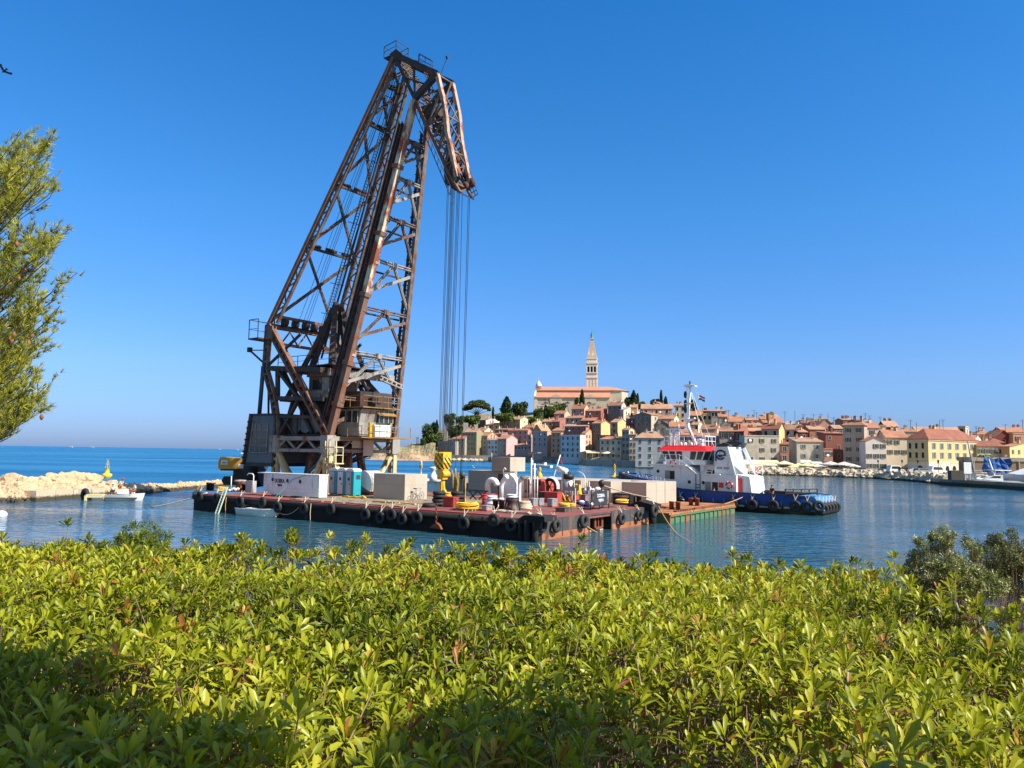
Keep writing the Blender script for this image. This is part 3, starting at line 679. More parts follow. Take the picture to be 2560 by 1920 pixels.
    for q in (-.92,-.31,.31,.92):
        for s in (-1, 1): b.box(q*hw-.42, q*hw+.42, s*hw*.97-.3, s*hw*.97+.3, z2+.9, z3); b.box(s*hw*.97-.31, s*hw*.97+.31, q*hw-.41, q*hw+.41, z2+.91, z3-.01)
    for s in (-1, 1): b.box(-hw, hw, s*hw*.97-.28, s*hw*.97+.28, zt, z3-.02); b.box(s*hw*.97-.29, s*hw*.97+.29, -hw*.98, hw*.98, zt+.01, z3-.03)
    b.box(-hw*1.15, hw*1.15, -hw*1.15, hw*1.15, z3, z3+1.1); part('belfry', b, [ts, GLASS], T)
    z4 = z_(897)-zb2; b = MB(); b.box(-hw*.95, hw*.95, -hw*.95, hw*.95, z3+1.1, z4); b.box(-hw*1.04, hw*1.04, -hw*1.04, hw*1.04, z4, z4+1); part('drum', b, ts, T)
    z5 = z_(847)-zb2; b = MB(); b.lathe([(hw*.95*sqrt(2), z4+1), (1.0*sqrt(2), z5), (1.5*sqrt(2), z5+.1), (1.5*sqrt(2), z5+.8), (.9, z5+1.2)], 4, 0, M=Matrix.Rotation(pi/4, 3, 'Z'))
    o = part('spire', b, mat('spire_stone', L(190,164,136), .9, .1, .3, L(220,205,180), .3, .4, .3), T)
    for p in o.data.polygons: p.use_smooth = False
    b = MB(); z6 = z5+1.2; cp = mat('green_copper', L(70,150,140), .7, .15, 1)
    b.lathe([(.9,0),(1.0,.3),(.75,.4),(.95,1.6),(.6,2.8),(.8,3.9),(.35,4.4),(.5,4.9),(.4,5.5),(.05,5.8)], 10, 0, (0,0,z6)); b.tube([(.5,0,z6+3.8),(1.3,0,z6+4.8),(1.5,0,z6+6)], [.22,.16,.08], 6)
    b.tube([(-.5,0,z6+3.7),(-1.2,0,z6+3.2),(-1.5,0,z6+2.4)], [.22,.16,.1], 6); b.torus((-1.3,0,z6+1.6), .8, .1, (0,1,0), 12, 4); part('statue', b, cp, T)
church()
# ---------------------------------------------------------------- trees of the old town
def leafmat(name, c1, c2, trans=.25, rough=.55):
    m = bpy.data.materials.new(name); m.use_nodes = True; t = m.node_tree; b = t.nodes['Principled BSDF']; out = t.nodes['Material Output']
    a = nn(t, 'ShaderNodeAttribute', attribute_name='tint'); r = ramp(t, [(0, c1), (1, c2)] if not isinstance(c1, list) else c1)
    t.links.new(a.outputs['Fac'], r.inputs[0]); t.links.new(r.outputs[0], b.inputs['Base Color']); b.inputs['Roughness'].default_value = rough
    tr = nn(t, 'ShaderNodeBsdfTranslucent'); ms = nn(t, 'ShaderNodeMixShader'); ms.inputs[0].default_value = trans
    t.links.new(r.outputs[0], tr.inputs[0]); t.links.new(b.outputs[0], ms.inputs[1]); t.links.new(tr.outputs[0], ms.inputs[2]); b.inputs['Specular IOR Level'].default_value = .3; t.links.new(ms.outputs[0], out.inputs[0])
    return m
def fast_mesh(name, V, Q, mats, tint=None, smooth=True):
    """V (n,3) array, Q list of (array of faces with equal side count)"""
    me = bpy.data.meshes.new(name); V = np.asarray(V, dtype=np.float32); me.vertices.add(len(V)); me.vertices.foreach_set('co', V.ravel())
    nl = sum(q.size for q in Q); nf = sum(len(q) for q in Q); me.loops.add(nl); me.polygons.add(nf)
    me.loops.foreach_set('vertex_index', np.concatenate([q.ravel() for q in Q]).astype(np.int32))
    st = []; o = 0
    for q in Q: st.append(o + np.arange(len(q))*q.shape[1]); o += q.size
    me.polygons.foreach_set('loop_start', np.concatenate(st).astype(np.int32))
    try: me.polygons.foreach_set('loop_total', np.concatenate([np.full(len(q), q.shape[1]) for q in Q]).astype(np.int32))
    except Exception: pass
    me.polygons.foreach_set('use_smooth', np.full(nf, smooth)); 
    for m in (mats if isinstance(mats, list) else [mats]): me.materials.append(m)
    if tint is not None:
        at = me.attributes.new('tint', 'FLOAT', 'POINT'); at.data.foreach_set('value', np.asarray(tint, dtype=np.float32))
    me.update(calc_edges=True); me.validate(); return me
NR = np.random.default_rng(11)
def clump_mesh(name, C, size, m, per=1, elong=1.0):
    """leaf clumps: small randomly turned quads bent along the middle at the centres C"""
    n = len(C); d = NR.normal(size=(n,3)); d /= np.linalg.norm(d, axis=1)[:,None]; e = np.cross(d, NR.normal(size=(n,3))); e /= np.linalg.norm(e, axis=1)[:,None]
    s = size*NR.uniform(.6, 1.3, n)[:,None]; f = np.cross(d, e)*s*.25
    V = np.stack([C-d*s*elong-f, C+e*s-f*0, C+d*s*elong-f, C-e*s+f], 1).reshape(-1,3)
    Q = np.arange(4*n).reshape(n,4); return fast_mesh(name, V, [Q], m, np.repeat(NR.uniform(0,1,n), 4), False)
LF_CY = leafmat('cypress_foliage', (.012,.030,.010), (.045,.080,.022), .1)
LF_PI = leafmat('umbrella_pine_foliage', (.025,.045,.010), (.10,.13,.022), .15)
LF_HO = leafmat('evergreen_oak_foliage', (.018,.042,.010), (.085,.12,.028), .15)
LF_GR = leafmat('broadleaf_foliage', (.04,.08,.012), (.16,.20,.035), .2)
BARK = mat('bark', L(104,84,66), .95, .25, 3, bump=.4, bsc=10)
def pts_in(shape, n, hollow=.55):
    u = NR.normal(size=(n,3)); u /= np.linalg.norm(u, axis=1)[:,None]; r = (hollow + (1-hollow)*NR.uniform(0,1,n)**.6)[:,None]
    return u*r*np.array(shape)
TGRP = {'cypress_tree': 'cypress trees on the old town hill', 'oak_tree': 'dark round evergreens on the old town hill', 'broadleaf_tree': 'lighter green trees on the old town hill'}
def far_tree(name, label, px, pyt, pyb, wpx, D, kind):
    P = aty(px, pyb, D); top = aty(px, pyt, D).z; zb = P.z-1.5; h = top-zb; r = wpx/2/FPX*D; g = max(gz(px, D)-.5, 1); 
    T = thing(name, label, 'tree', (P.x, P.y, zb), 0, TGRP.get(name)); b = MB()
    if kind == 'cy':
        b.tube([(0,0,-2),(0,0,h*.5),(0,0,h*.95)], [.3,.2,.05], 6); n = int(520+h*45); t = NR.uniform(.06,1,n)
        prof = np.interp(t, [0,.12,.35,.65,.88,1], [.5,.86,1,.82,.42,.04])*r; a = NR.uniform(0,2*pi,n); q = NR.uniform(.55,1.08,n)*prof*(1+.16*np.sin(3*a+9*t))
        C = np.stack([q*np.cos(a), q*np.sin(a), t*h], 1); me = clump_mesh('crown', C, max(.32, r*.2), LF_CY, elong=1.7)
    elif kind == 'pine':
        lobes = [(-.62,.0,.60,.36,.15),(-.25,.3,.78,.40,.17),(.2,-.2,.80,.44,.17),(.62,.1,.66,.36,.16),(.0,-.5,.70,.42,.14),(.35,.5,.72,.36,.15),(-.86,-.1,.50,.18,.09),(.88,0,.50,.16,.09),(-.4,-.4,.66,.3,.13)]
        b.tube([(0,0,-2),(.2,0,h*.12),(-.1,0,h*.28)], [.75,.6,.5], 8)
        for lx, ly, lz, lr, lh in lobes: b.tube([(-.1,0,h*.26),(lx*r*.45, ly*r*.45, h*(.28+.5*(lz-.25))),(lx*r,ly*r,h*(lz))], [.38,.26,.1], 6)
        C = np.concatenate([pts_in((lr*r, lr*r, lh*h), int(900*lr/.4), .35)*np.array((1,1,1)) + np.array((lx*r, ly*r, h*(lz+.06))) for lx, ly, lz, lr, lh in lobes]); me = clump_mesh('crown', C, .42, LF_PI)
    else:
        b.tube([(0,0,-2),(.1,0,h*.35),(0,0,h*.6)], [.45,.35,.15], 7); k = 9; Cs = []
        for i in range(k):
            a = 2*pi*i/k*1.6; q = .52 if i else 0; c = np.array((q*r*cos(a), q*r*sin(a), h*(.5+.22*sin(i*2.3)))); b.tube([(0,0,h*.3), tuple(c)], [.2,.07], 5)
            Cs.append(pts_in((r*.55, r*.55, h*.27), 210, .5)+c)
        me = clump_mesh('crown', np.concatenate(Cs), max(.4, r*.12), LF_HO if kind == 'oak' else LF_GR)
    part('trunk', b, BARK, T); link('crown', me, T); return T
far_tree('umbrella_pine', 'broad umbrella pine standing alone left of the church', 1192, 1001, 1046, 70, 545, 'pine')
for a in [('cypress_tree','broad dense cypress left of the church',1266,993,1042,25,545,'cy'),
 ('cypress_tree','slim single cypress just right of the umbrella pine',1232.5,1017,1043,5,545,'cy'),
 ('cypress_tree','tall cypress in front of the church aisle',1455,974,1012,12,565,'cy'),
 ('cypress_tree','shorter cypress beside the tall one before the church',1442,994,1012,11,565,'cy'),
 ('cypress_tree','dark cypress below the left end of the church',1364,1013,1050,13,555,'cy'),
 ('cypress_tree','widest and tallest of the cypresses right of the church',1584,976,1014,15,470,'cy'),
 ('cypress_tree','thin cypress at the right of the cypress clump beside the church',1594,984,1014,7,470,'cy'),
 ('cypress_tree','tiny cypress at the left edge of the clump right of the church',1563.5,998,1014,6,470,'cy'),
 ('cypress_tree','needle-thin tall cypress on the skyline between the church and the tug mast',1653,976,1008,6,465,'cy'),
 ('cypress_tree','short cypress right of the needle-thin one',1664,992,1010,8,462,'cy'),
 ('cypress_tree','broad cypress behind the tug mast',1731.5,1000,1028,17,430,'cy'),
 ('cypress_tree','small dark cypress rising from the headland trees',1091,1050,1105,9,520,'cy'),
 ('oak_tree','rounded dark tree right of the broad cypress',1300,1002,1036,40,550,'oak'),
 ('oak_tree','low dark tree under the church front',1346,1019,1045,26,552,'oak'),
 ('oak_tree','dark bush-like tree before the church bay windows',1403,1006,1034,25,560,'oak'),
 ('oak_tree','dome-shaped tree above the ruined wall on the left',1124,1031,1060,30,530,'oak'),
 ('oak_tree','smaller round tree right of the dome-shaped one',1150,1038,1060,22,530,'oak'),
 ('oak_tree','large dark tree on the headland',1075,1052,1110,40,522,'oak'),
 ('oak_tree','tree below the ruined wall above the first houses',1138,1060,1092,38,505,'oak'),
 ('oak_tree','rounded tree mass left of the cypress right of the church',1572,990,1018,22,472,'oak'),
 ('oak_tree','dark tree on the skyline near the needle-thin cypress',1642,996,1012,32,468,'oak'),
 ('broadleaf_tree','lighter green tree below the church front',1383,1010,1044,32,556,'gr'),
 ('broadleaf_tree','sunlit green bush right of the cypress clump',1602,1003,1018,24,468,'gr'),
 ('broadleaf_tree','green tree at the foot of the umbrella pine',1180,1036,1056,42,540,'gr'),
 ('broadleaf_tree','low green shrubs below the broad cypress',1262,1032,1048,48,535,'gr'),
 ('broadleaf_tree','green tree low on the headland beside the ruined wall',1090,1080,1112,36,515,'gr'),
 ('broadleaf_tree','small tree at the left end of the headland',1060,1092,1112,18,515,'gr'),
 ('broadleaf_tree','hedge-like tree above the pale yellow gable',1335,1040,1058,40,548,'gr')]: far_tree(*a)
# ruined wall on the headland, shore wall
P = aty(1112, 1056, 528); b = MB(); b.box(0, 16, 0, 1.5, 0, 11); b.box(-5, 0, .02, 1.5, 0, 6); b.box(16, 21, .02, 1.5, 0, 8)
solo('ruined_wall', b, wallm('stone'), 'pale ruined stone wall among the dark headland trees', 'wall', loc=(P.x, P.y, P.z-11))
b = MB()
pl = [(1083,494),(1130,490),(1180,488),(1236,488),(1300,478),(1360,465),(1430,420)]
q = [aty(x, 960, d) for x, d in pl]
for u, v_ in zip(q, q[1:]): b.bar((u.x,u.y,1.2),(v_.x,v_.y,1.2), 1.6, 5.2)
solo('sea_wall', b, wallm('dstone'), 'weathered stone sea wall at the foot of the waterside houses', 'wall')
# terrace wall by the umbrellas (left part)
q = [aty(x, 960, d) for x, d in ((1462,372),(1580,344),(1660,322),(1860,244))]; b = MB()
for u, v_ in zip(q, q[1:-1]): b.bar((u.x,u.y,.8),(v_.x,v_.y,.8), 1.4, 4.4)
solo('terrace_wall', b, wallm('stone'), 'long grey stone terrace wall above the water left of the tug', 'wall')

# ---------------------------------------------------------------- boulders of the shore protection
rnd = random.Random(21); BM = []
for k in range(8):
    m_ = MB(); m_.rock((0,0,0), 1.0, rnd, 0, .8); BM.append(m_.mesh('boulder', ROCK_W))
nb = 0
def boulder(px, D, r, z):
    global nb; p = aty(px, 960, D); o = link('boulder', BM[nb % 8], None, (p.x, D, z)); nb += 1
    o.rotation_euler = (rnd.uniform(-.4,.4), rnd.uniform(-.4,.4), rnd.uniform(0,6.3)); o.scale = (r, r*rnd.uniform(.8,1.1), r*rnd.uniform(.7,.95))
    return tag(o, 'pale limestone boulder of the shore protection below the cafes and quay', 'boulder', 'boulders along the old town shore')
LINE = [(1850,240),(1950,234),(2060,226),(2160,214),(2240,199),(2300,185),(2345,173),(2360,166)]
for i in range(56):
    px = 1852 + i*9.15; D = lerp_t(LINE, px); 
    for row in range(4):
        jp = px + rnd.uniform(-4,4) + (row % 2)*4; boulder(jp, D + row*1.3 + rnd.uniform(-.4,.4), rnd.uniform(.8,1.3)*(1 if row else .9), [-.1,.4,.85,1.2][row]+rnd.uniform(-.15,.3)+ (.35 if jp > 2200 and row > 1 else 0))
for i in range(26):
    px = 1128+i*4.4; boulder(px, 484+rnd.uniform(-2,2), rnd.uniform(1.0,1.9), rnd.uniform(0,.7))
for o in list(COL.objects)[-26:]: o['label'] = 'pale limestone boulder at the foot of the headland sea wall'; o['group'] = 'boulders below the headland wall'

# ---------------------------------------------------------------- parasols, awnings, lamps
CANV = mat('cream_canvas', L(236,222,180), .85, .06); CANW = mat('beige_canvas', L(214,204,190), .85, .06); CANY = mat('yellow_canvas', L(240,226,160), .85, .05)
def parasol(px, pyt, D, r, m, label, group):
    P = aty(px, pyt, D); g = 2.4; h = P.z-g; T = thing('parasol', label, 'parasol', (P.x, P.y, g), 0, group)
    b = MB(); a0 = rnd.uniform(0, .7); k = 4
    ring = [(r*cos(a0+pi/4+2*pi*i/8)*(1 if i % 2 == 0 else .95), r*sin(a0+pi/4+2*pi*i/8)*(1 if i % 2 == 0 else .95), h-.28*r-(0 if i % 2 else .06)) for i in range(8)]
    b.add([(0,0,h)]+ring+[(x, y, z-.2) for x, y, z in ring], [(0,1+i,1+(i+1) % 8) for i in range(8)]+[(1+i,9+i,9+(i+1) % 8,1+(i+1) % 8) for i in range(8)])
    part('canopy', b, m, T); b = MB(); b.tube([(0,0,0),(0,0,h-.05)], .05, 6)
    for x, y, z in ring[::2]: b.bar((0,0,h-.9), (x*.6,y*.6,h-.17*r-.08), .03)
    part('pole', b, WHITE, T)
for px, py, r, m, lb in [(1961,1152,3.1,CANV,'cream parasol at the left end of the cafe row, next to the long awning'),(1985,1161,2.4,CANY,'small yellowish parasol second from the long awning'),(1996,1158,2.9,CANY,'yellow parasol before the rubble-stone house, left one'),(2019,1157,2.9,CANY,'yellow parasol before the rubble-stone house, right one'),
   (2043,1160,2.6,CANW,'beige parasol just right of the yellow parasols'),(2050,1162,2.4,CANW,'low beige parasol in front of the beige row'),(2076,1153,3.2,CANW,'large beige parasol before the alley'),(2086,1161,2.7,CANW,'lower beige parasol in front of the alley one'),
   (2110,1154,3.3,CANW,'large beige parasol left of the tall beige house'),(2122,1161,2.7,CANW,'lower beige parasol under the tall beige house'),(2130,1159,2.5,CANW,'beige parasol at the right end of the cafe row')]:
    parasol(px, py, lerp_t(LINE, px)+8.5+rnd.uniform(-1.5,1.5), r, m, lb, 'cafe parasols along the shore')
for px, py in ((1519,1128),(1533,1129),(1548,1131)):
    parasol(px, py, 372, 3.6, CANV, {1519:'cream parasol at the left of the terrace trio',1533:'cream parasol in the middle of the terrace trio',1548:'cream parasol at the right of the terrace trio'}[px], 'parasols on the stone terrace')
def awning(name, label, px0, px1, pyt, pyb, D, deep, m, z=None, cat='awning'):
    a = aty(px0, pyt, D); c = aty(px1, pyt, D); zb = aty(px0, pyb, D).z; zt = (a.z+c.z)/2; b = MB()
    b.add([(a.x,D+deep,zt),(c.x,D+deep,zt),(c.x,D,zb),(a.x,D,zb),(a.x,D+deep,zt-.08),(c.x,D+deep,zt-.08),(c.x,D,zb-.35),(a.x,D,zb-.35)], [(3,2,1,0),(4,5,6,7),(3,7,6,2),(0,4,7,3),(1,2,6,5)])
    for i in range(4): x = a.x+(c.x-a.x)*(i+.02)/3.04; b.bar((x,D+.1,zb-.3),(x,D+.1,1.6),.08)
    solo(name, b, m, label, cat)
awning('awning', 'long cream awning below the big pale weathered house, upper strip', 1858, 1948, 1150, 1154, 247, 2, CANV)
awning('awning', 'long cream awning below the big pale weathered house, lower left panel', 1858, 1884, 1154.5, 1158.5, 244.4, 2, CANV)
awning('awning', 'long cream awning below the big pale weathered house, lower middle panel', 1885.5, 1914, 1156, 1160, 244.4, 2, CANV)
awning('awning', 'long cream awning below the big pale weathered house, lower right panel', 1915.5, 1944, 1157.5, 1162, 244.4, 2, CANV)
awning('awning', 'beige awning right of the yellow parasols', 2030, 2058, 1154, 1158, 243, 2, CANW)
awning('awning', 'orange-cream awning roof of the terrace restaurant by the pale blue house', 1466, 1512, 1126, 1131, 392, 6, CANV)
awning('awning', 'white awning of the waterside bar, left one below the pale blue house', 1402, 1450, 1149, 1152, 436, 3, WHITE)
awning('awning', 'cream flat awning over the waterside bar right of the pale blue house', 1457, 1498, 1143, 1147, 404, 4, CANV)
awning('awning', 'white awning over the waterside bar right of the cream one', 1499, 1521, 1144, 1149, 400, 4, WHITE)
b = MB(); a = aty(1400, 960, 434); c = aty(1520, 960, 396); b.bar((a.x,a.y,1.2),(c.x,c.y,1.2),4,2.2); solo('bar_terrace', b, CONC, 'pale concrete bathing terrace below the pale blue house', 'terrace')
b = MB(); a = aty(1240, 960, 480); b.box(-4,4,-1,1,0,3.2); b.tube([(1,-1.5,0),(1,-1.5,6)], .55, 8); solo('shore_steps', b, CONC_D, 'short pale stone pillar and steps at the water below the olive house', 'steps', loc=(a.x-3,a.y-3,-.4))
b = MB(); D0 = 243.2; a = aty(2001,1151,D0); c = aty(2028,1151,D0); b.bar((a.x,D0,a.z-.3),(c.x,D0,c.z-.3),.1,.8); solo('shop_sign', b, WHITE, 'white shop sign band on the rubble-stone house above the parasols', 'sign')
rnd2 = random.Random(8)
def lamp(px, pyt, D, label, group='old iron street lamps on the harbour quay'):
    P = aty(px, pyt, D); T = thing('street_lamp', label, 'street lamp', (P.x, P.y, 1.8), 0, group); h = P.z-1.8
    b = MB(); b.lathe([(.16,0),(.14,.5),(.07,.8),(.05,h-.7)], 8); b.bar((-.3,0,h-.9),(.3,0,h-.9),.05); part('post', b, BLACK, T)
    b = MB(); b.lathe([(.08,h-.7),(.2,h-.62),(.27,h-.15),(.3,h-.12),(.12,h),(.02,h+.12)], 6); part('lantern', b, BLACK, T)
lamp(2294.5, 1150, 196, 'iron street lamp in front of the yellow building, left of the two'); lamp(2345.5, 1150, 184, 'iron street lamp before the yellow building corner, right of the two'); lamp(2195, 1150, 218, 'iron street lamp before the stepped white house'); lamp(2255, 1150, 210, 'iron street lamp before the cream ornate house'); lamp(2410,1150,190,'iron street lamp with a wheel-shaped bracket at the right of the yellow building')
for px, py in ((1041,1094),(1043.5,1095),(1046,1094)):
    P = aty(px, py, 500); b = MB(); b.tube([(0,0,-8),(0,0,0)], .12, 5); b.bar((-.5,0,0),(.5,0,0),.2); solo('promenade_lamp', b, BLACK, 'thin promenade lamp on the headland, one of the row of three', 'street lamp', 'three promenade lamps on the headland', loc=P)
# rooftop aerials on the skyline
for i, (px, pyt, hpx) in enumerate([(1885,1024,20),(1891,1030,14),(1910,1029,14),(1962,1028,20),(1987,1027,22),(2008,1035,16),(2034,1035,14),(2052,1034,12),(2070,1034,12),(2084,1042,16),(2128,1041,8),(2163,1032,22),(2173,1038,16),(2276,1049,24),(2291,1056,14),(2357,1048,18),(2349,1050,12),(2440,1065,14),(2513,1060,14),(2556,1049,18),(1757,1012,12),(1821,1024,14),(2211,1045,8),(2200,1041,12)]):
    D = lerp_t(FR, px)+48; P = aty(px, pyt, D); h = hpx/FPX*D+2; b = MB(); b.tube([(0,0,-h),(0,0,0)], .07, 5)
    if i % 2: b.bar((-.9,0,-.3),(.9,0,-.3),.06); b.bar((-.6,0,-.8),(.6,0,-.8),.05)
    if i % 3 == 0: [b.bar((-.9+q*.36,-.4,-.3),(-.9+q*.36,.4,-.3),.04) for q in range(6)]
    solo('roof_aerial', b, BLACK, 'thin rooftop aerial on the old town skyline', 'aerial', 'aerials on the old town skyline', loc=P)

# ---------------------------------------------------------------- right-hand quay and harbour
q1 = onz(2350,1213,0); q2 = onz(2500,1222,0); q3 = onz(2700,1238,0); q0 = aty(2356,960,q1.y+12)
b = MB()
def quay(b, pts, zt, back):
    for u, v_ in zip(pts, pts[1:]):
        n = Vector((-(v_.y-u.y), v_.x-u.x, 0)).normalized()*back
        b.add([(u.x,u.y,-1),(v_.x,v_.y,-1),(v_.x,v_.y,zt),(u.x,u.y,zt),(u.x+n.x,u.y+n.y,zt),(v_.x+n.x,v_.y+n.y,zt)], [(0,1,2,3),(3,2,5,4)])
quay(b, [q1, q2, q3], 1.35, 5)
o = solo('quay', b, CONC_D, 'grey concrete quay with a dark weedy foot at the right', 'quay')
b = MB(); a = aty(2352, 960, q1.y+6); c = aty(2440, 960, q1.y+2); n = (c-a).normalized(); m_ = Vector((-n.y, n.x, 0)); W_ = [a, c, c+m_*7, a+m_*7]
b.add([(p.x,p.y,z) for z in (1.36,2.0) for p in W_], [(0,1,5,4),(1,2,6,5),(4,5,6,7),(3,0,4,7)]); solo('quay_step', b, CONC, 'raised pale concrete block at the head of the quay', 'quay step')
# harbour-front ground between quay and houses
p_ = [aty(2235,960,214), aty(2352,960,174), aty(2352,960,152), aty(2800,960,150), aty(3000,960,215)]
b = MB(); b.add([(p_[0].x,p_[0].y,1.75),(p_[1].x,p_[1].y,1.75),(aty(2700,960,178).x,178,1.75),(p_[4].x,p_[4].y,1.75)], [(0,1,2,3)]); b.add([(p_[1].x,p_[1].y,-1),(aty(2700,960,178).x,178,-1),(aty(2700,960,178).x,178,1.75),(p_[1].x,p_[1].y,1.75)], [(0,1,2,3)])
solo('pavement', b, CONC, None, None, kind='structure')
def boat_hull(L_, W_, H_, m=0, sheer=.35, n=12, flare=.8, deck=True):
    """open or decked small-craft hull, bow at +x, waterline z=0"""
    b = MB(); S = []
    for i in range(n+1):
        t = i/n; x = -L_/2 + L_*t; hw_ = W_/2*(1-max(0,(t-.45)/.55)**2.2)*(.86+.14*min(1,t*4)); zt = H_*(1+sheer*t**2); 
        S.append([(x-.0, 0, -.25), (x, hw_*flare*.7, -.15), (x, hw_*flare, 0.05), (x+(.06*L_*t**6), max(hw_,.02), zt)])
    for sd in (1, -1):
        o = len(b.v)
        for r in S: b.v += [(p[0], p[1]*sd, p[2]) for p in r]
        for i in range(n):
            for j in range(3):
                f = (o+i*4+j, o+(i+1)*4+j, o+(i+1)*4+j+1, o+i*4+j+1); b.f.append(f if sd < 0 else f[::-1]); b.m.append(m); b.sm.append(True)
    t0 = S[0]; b.add([(t0[0][0],s*p[1],p[2]) for s, p in [(-1,t0[3]),(-1,t0[2]),(-1,t0[1]),(1,t0[1]),(1,t0[2]),(1,t0[3])]], [tuple(range(6))], m)
    if deck:
        zd = [r[3] for r in S]
        for i in range(n): a, c = zd[i], zd[i+1]; b.add([(a[0],-a[1],a[2]-.03),(c[0],-c[1],c[2]-.03),(c[0],c[1],c[2]-.03),(a[0],a[1],a[2]-.03)], [(0,1,2,3)], m)
    b.S = S; return b
def motorboat(px, py, L_, rz, label, group=None, z=0, cat='motorboat', canopy=True):
    P = onz(px, py, 0); T = thing('motorboat', label, cat, (P.x,P.y,0), rz, group)
    part('hull', boat_hull(L_, L_*.34, L_*.12), WHITE, T)
    b = MB(); b.prism([(-L_*.18,L_*.12),(L_*.28,L_*.14),(L_*.12,L_*.2),(-L_*.02,L_*.25),(-L_*.18,L_*.25)], -L_*.11, L_*.11); part('cabin', b, WHITE, T)
    b = MB(); b.prism([(L_*.13,L_*.19),(L_*.0,L_*.245),(-L_*.12,L_*.24),(-L_*.12,L_*.19)], -L_*.112, L_*.112); part('window', b, GLASS_T, T)
    if canopy:
        b = MB(); b.box(-L_*.3, L_*.02, -L_*.12, L_*.12, L_*.32, L_*.335); [b.bar((x,y,L_*.12),(x,y,L_*.32),.05) for x in (-L_*.28,0) for y in (-L_*.11,L_*.11)]; part('canopy', b, CANW, T)
    return T
motorboat(1356, 1169, 8, radians(150), 'white motorboat moored beyond the stacked concrete blocks', canopy=False)
def harbour_boat(px, D, L_, rz, label, canopy=True, hullm=WHITE):
    P = aty(px, 960, D); T = thing('harbour_boat', label, 'boat', (P.x,D,0), rz, 'boats moored behind the quay')
    part('hull', boat_hull(L_, L_*.33, L_*.15), hullm, T); b = MB(); b.prism([(-L_*.15,L_*.14),(L_*.25,L_*.16),(L_*.1,L_*.25),(-L_*.15,L_*.28)], -L_*.12, L_*.12); part('cabin', b, WHITE, T)
    b = MB(); b.prism([(L_*.12,L_*.215),(L_*.03,L_*.262),(-L_*.1,L_*.262),(-L_*.1,L_*.215)], -L_*.122, L_*.122); part('window', b, GLASS_T, T)
    if canopy: b = MB(); b.box(-L_*.42, L_*.05, -L_*.14, L_*.14, L_*.34, L_*.355); [b.bar((x,y,L_*.14),(x,y,L_*.34),.05) for x in (-L_*.4,0) for y in (-L_*.12,L_*.12)]; part('canopy', b, CANW, T)
harbour_boat(2392, 171, 8, radians(175), 'white cabin boat with beige roof at the head of the quay'); harbour_boat(2412, 176, 9, radians(160), 'white boat with pale canopy behind the slatted kiosk')
harbour_boat(2440, 168, 8, radians(190), 'small white boat right of the white panel'); harbour_boat(2475, 158, 9, radians(165), 'white open boat behind the quay railing', False)
harbour_boat(2500, 162, 10, radians(20), 'boat with dark hull beside the blue tarpaulin', True, mat('navy_hull', L(40,60,96), .4, .1))
# big motor yacht at the right edge
P = aty(2590, 960, 160); T = thing('motor_yacht', 'large white and grey motor yacht cut by the right picture edge', 'yacht', (P.x+1,160,0.2), radians(172))
part('hull', boat_hull(20, 5.4, 2.1, sheer=.35), mat('grey_hull', L(180,186,196), .35, .05), T); b = MB(); b.box(-9.6,7,-2.62,2.62,.35,.9); part('stripe', b, mat('navy_stripe', L(30,40,60), .4, .05), T)
b = MB(); b.prism([(-7,2.2),(6.5,2.5),(3.2,3.7),(-1,4.2),(-7,4.2)], -2, 2); part('superstructure', b, WHITE, T); b = MB(); b.prism([(4.8,2.95),(3.0,3.6),(-5,3.75),(-5,3.0)], -2.03, 2.03); part('window', b, GLASS_T, T)
b = MB(); b.box(-8,0,-2.3,2.3,5.6,5.75); [b.bar((x,y,4.1),(x,y,5.6),.12) for x in (-7.5,-.5) for y in (-2,2)]; part('hardtop', b, WHITE, T)
b = MB(); b.tube([(-3,0,5.7),(-3.6,0,8),(-4,0,12)],[.25,.16,.05],6); b.bar((-4,0,8),(-3,0,8.2),.5,.1); part('mast', b, WHITE, T)
# slatted kiosk, white panel, blue tarp, poles, low pergola buildings
P = aty(2404, 960, 158); T = thing('bin_enclosure', 'brown slatted enclosure on the quay', 'enclosure', (P.x-1,158,1.4), radians(-5)); b = MB(); b.box(-1.7,1.0,0,1.6,0,1.9); part('housing', b, mat('brown_board', L(84,76,68), .8, .1), T)
b = MB(); [b.box(1.05,3.1,-.02,.06,.18+.24*i,.30+.24*i) for i in range(6)]; [b.box(x,x+.08,.061,.14,0,1.6) for x in (1.05,2.05,3.0)]; part('slat_fence', b, GREY_M, T)
P = aty(2411, 960, 156); b = MB(); b.box(-.75,.75,-.04,.04,0,2.3); [b.bar((x,.08,-1.3),(x,.08,.02),.08) for x in (-.5,.5)]; solo('notice_board', b, WHITE, 'blank white notice board above the brown slatted enclosure', 'board', loc=(P.x,156,2.75))
P = aty(2486, 960, 170); b = MB(); n = 7; vs = [( -3.0+i*.95+.3*sin(j*2+i), .5*sin(i*1.7+j), 3.8-j*1.1+.3*sin(i*2.1)) for j in range(4) for i in range(n)]; b.add(vs+[(x,y+.1,z) for x, y, z in vs], [(j*n+i,j*n+i+1,(j+1)*n+i+1,(j+1)*n+i) for j in range(3) for i in range(n-1)]+[(28+j*n+i,28+(j+1)*n+i,28+(j+1)*n+i+1,28+j*n+i+1) for j in range(3) for i in range(n-1)])
solo('blue_tarpaulin', b, mat('blue_tarp', L(24,82,150), .7, .25, 1), 'crumpled blue tarpaulin hanging above the boats at the right', 'tarpaulin', loc=(P.x,170,2.2))
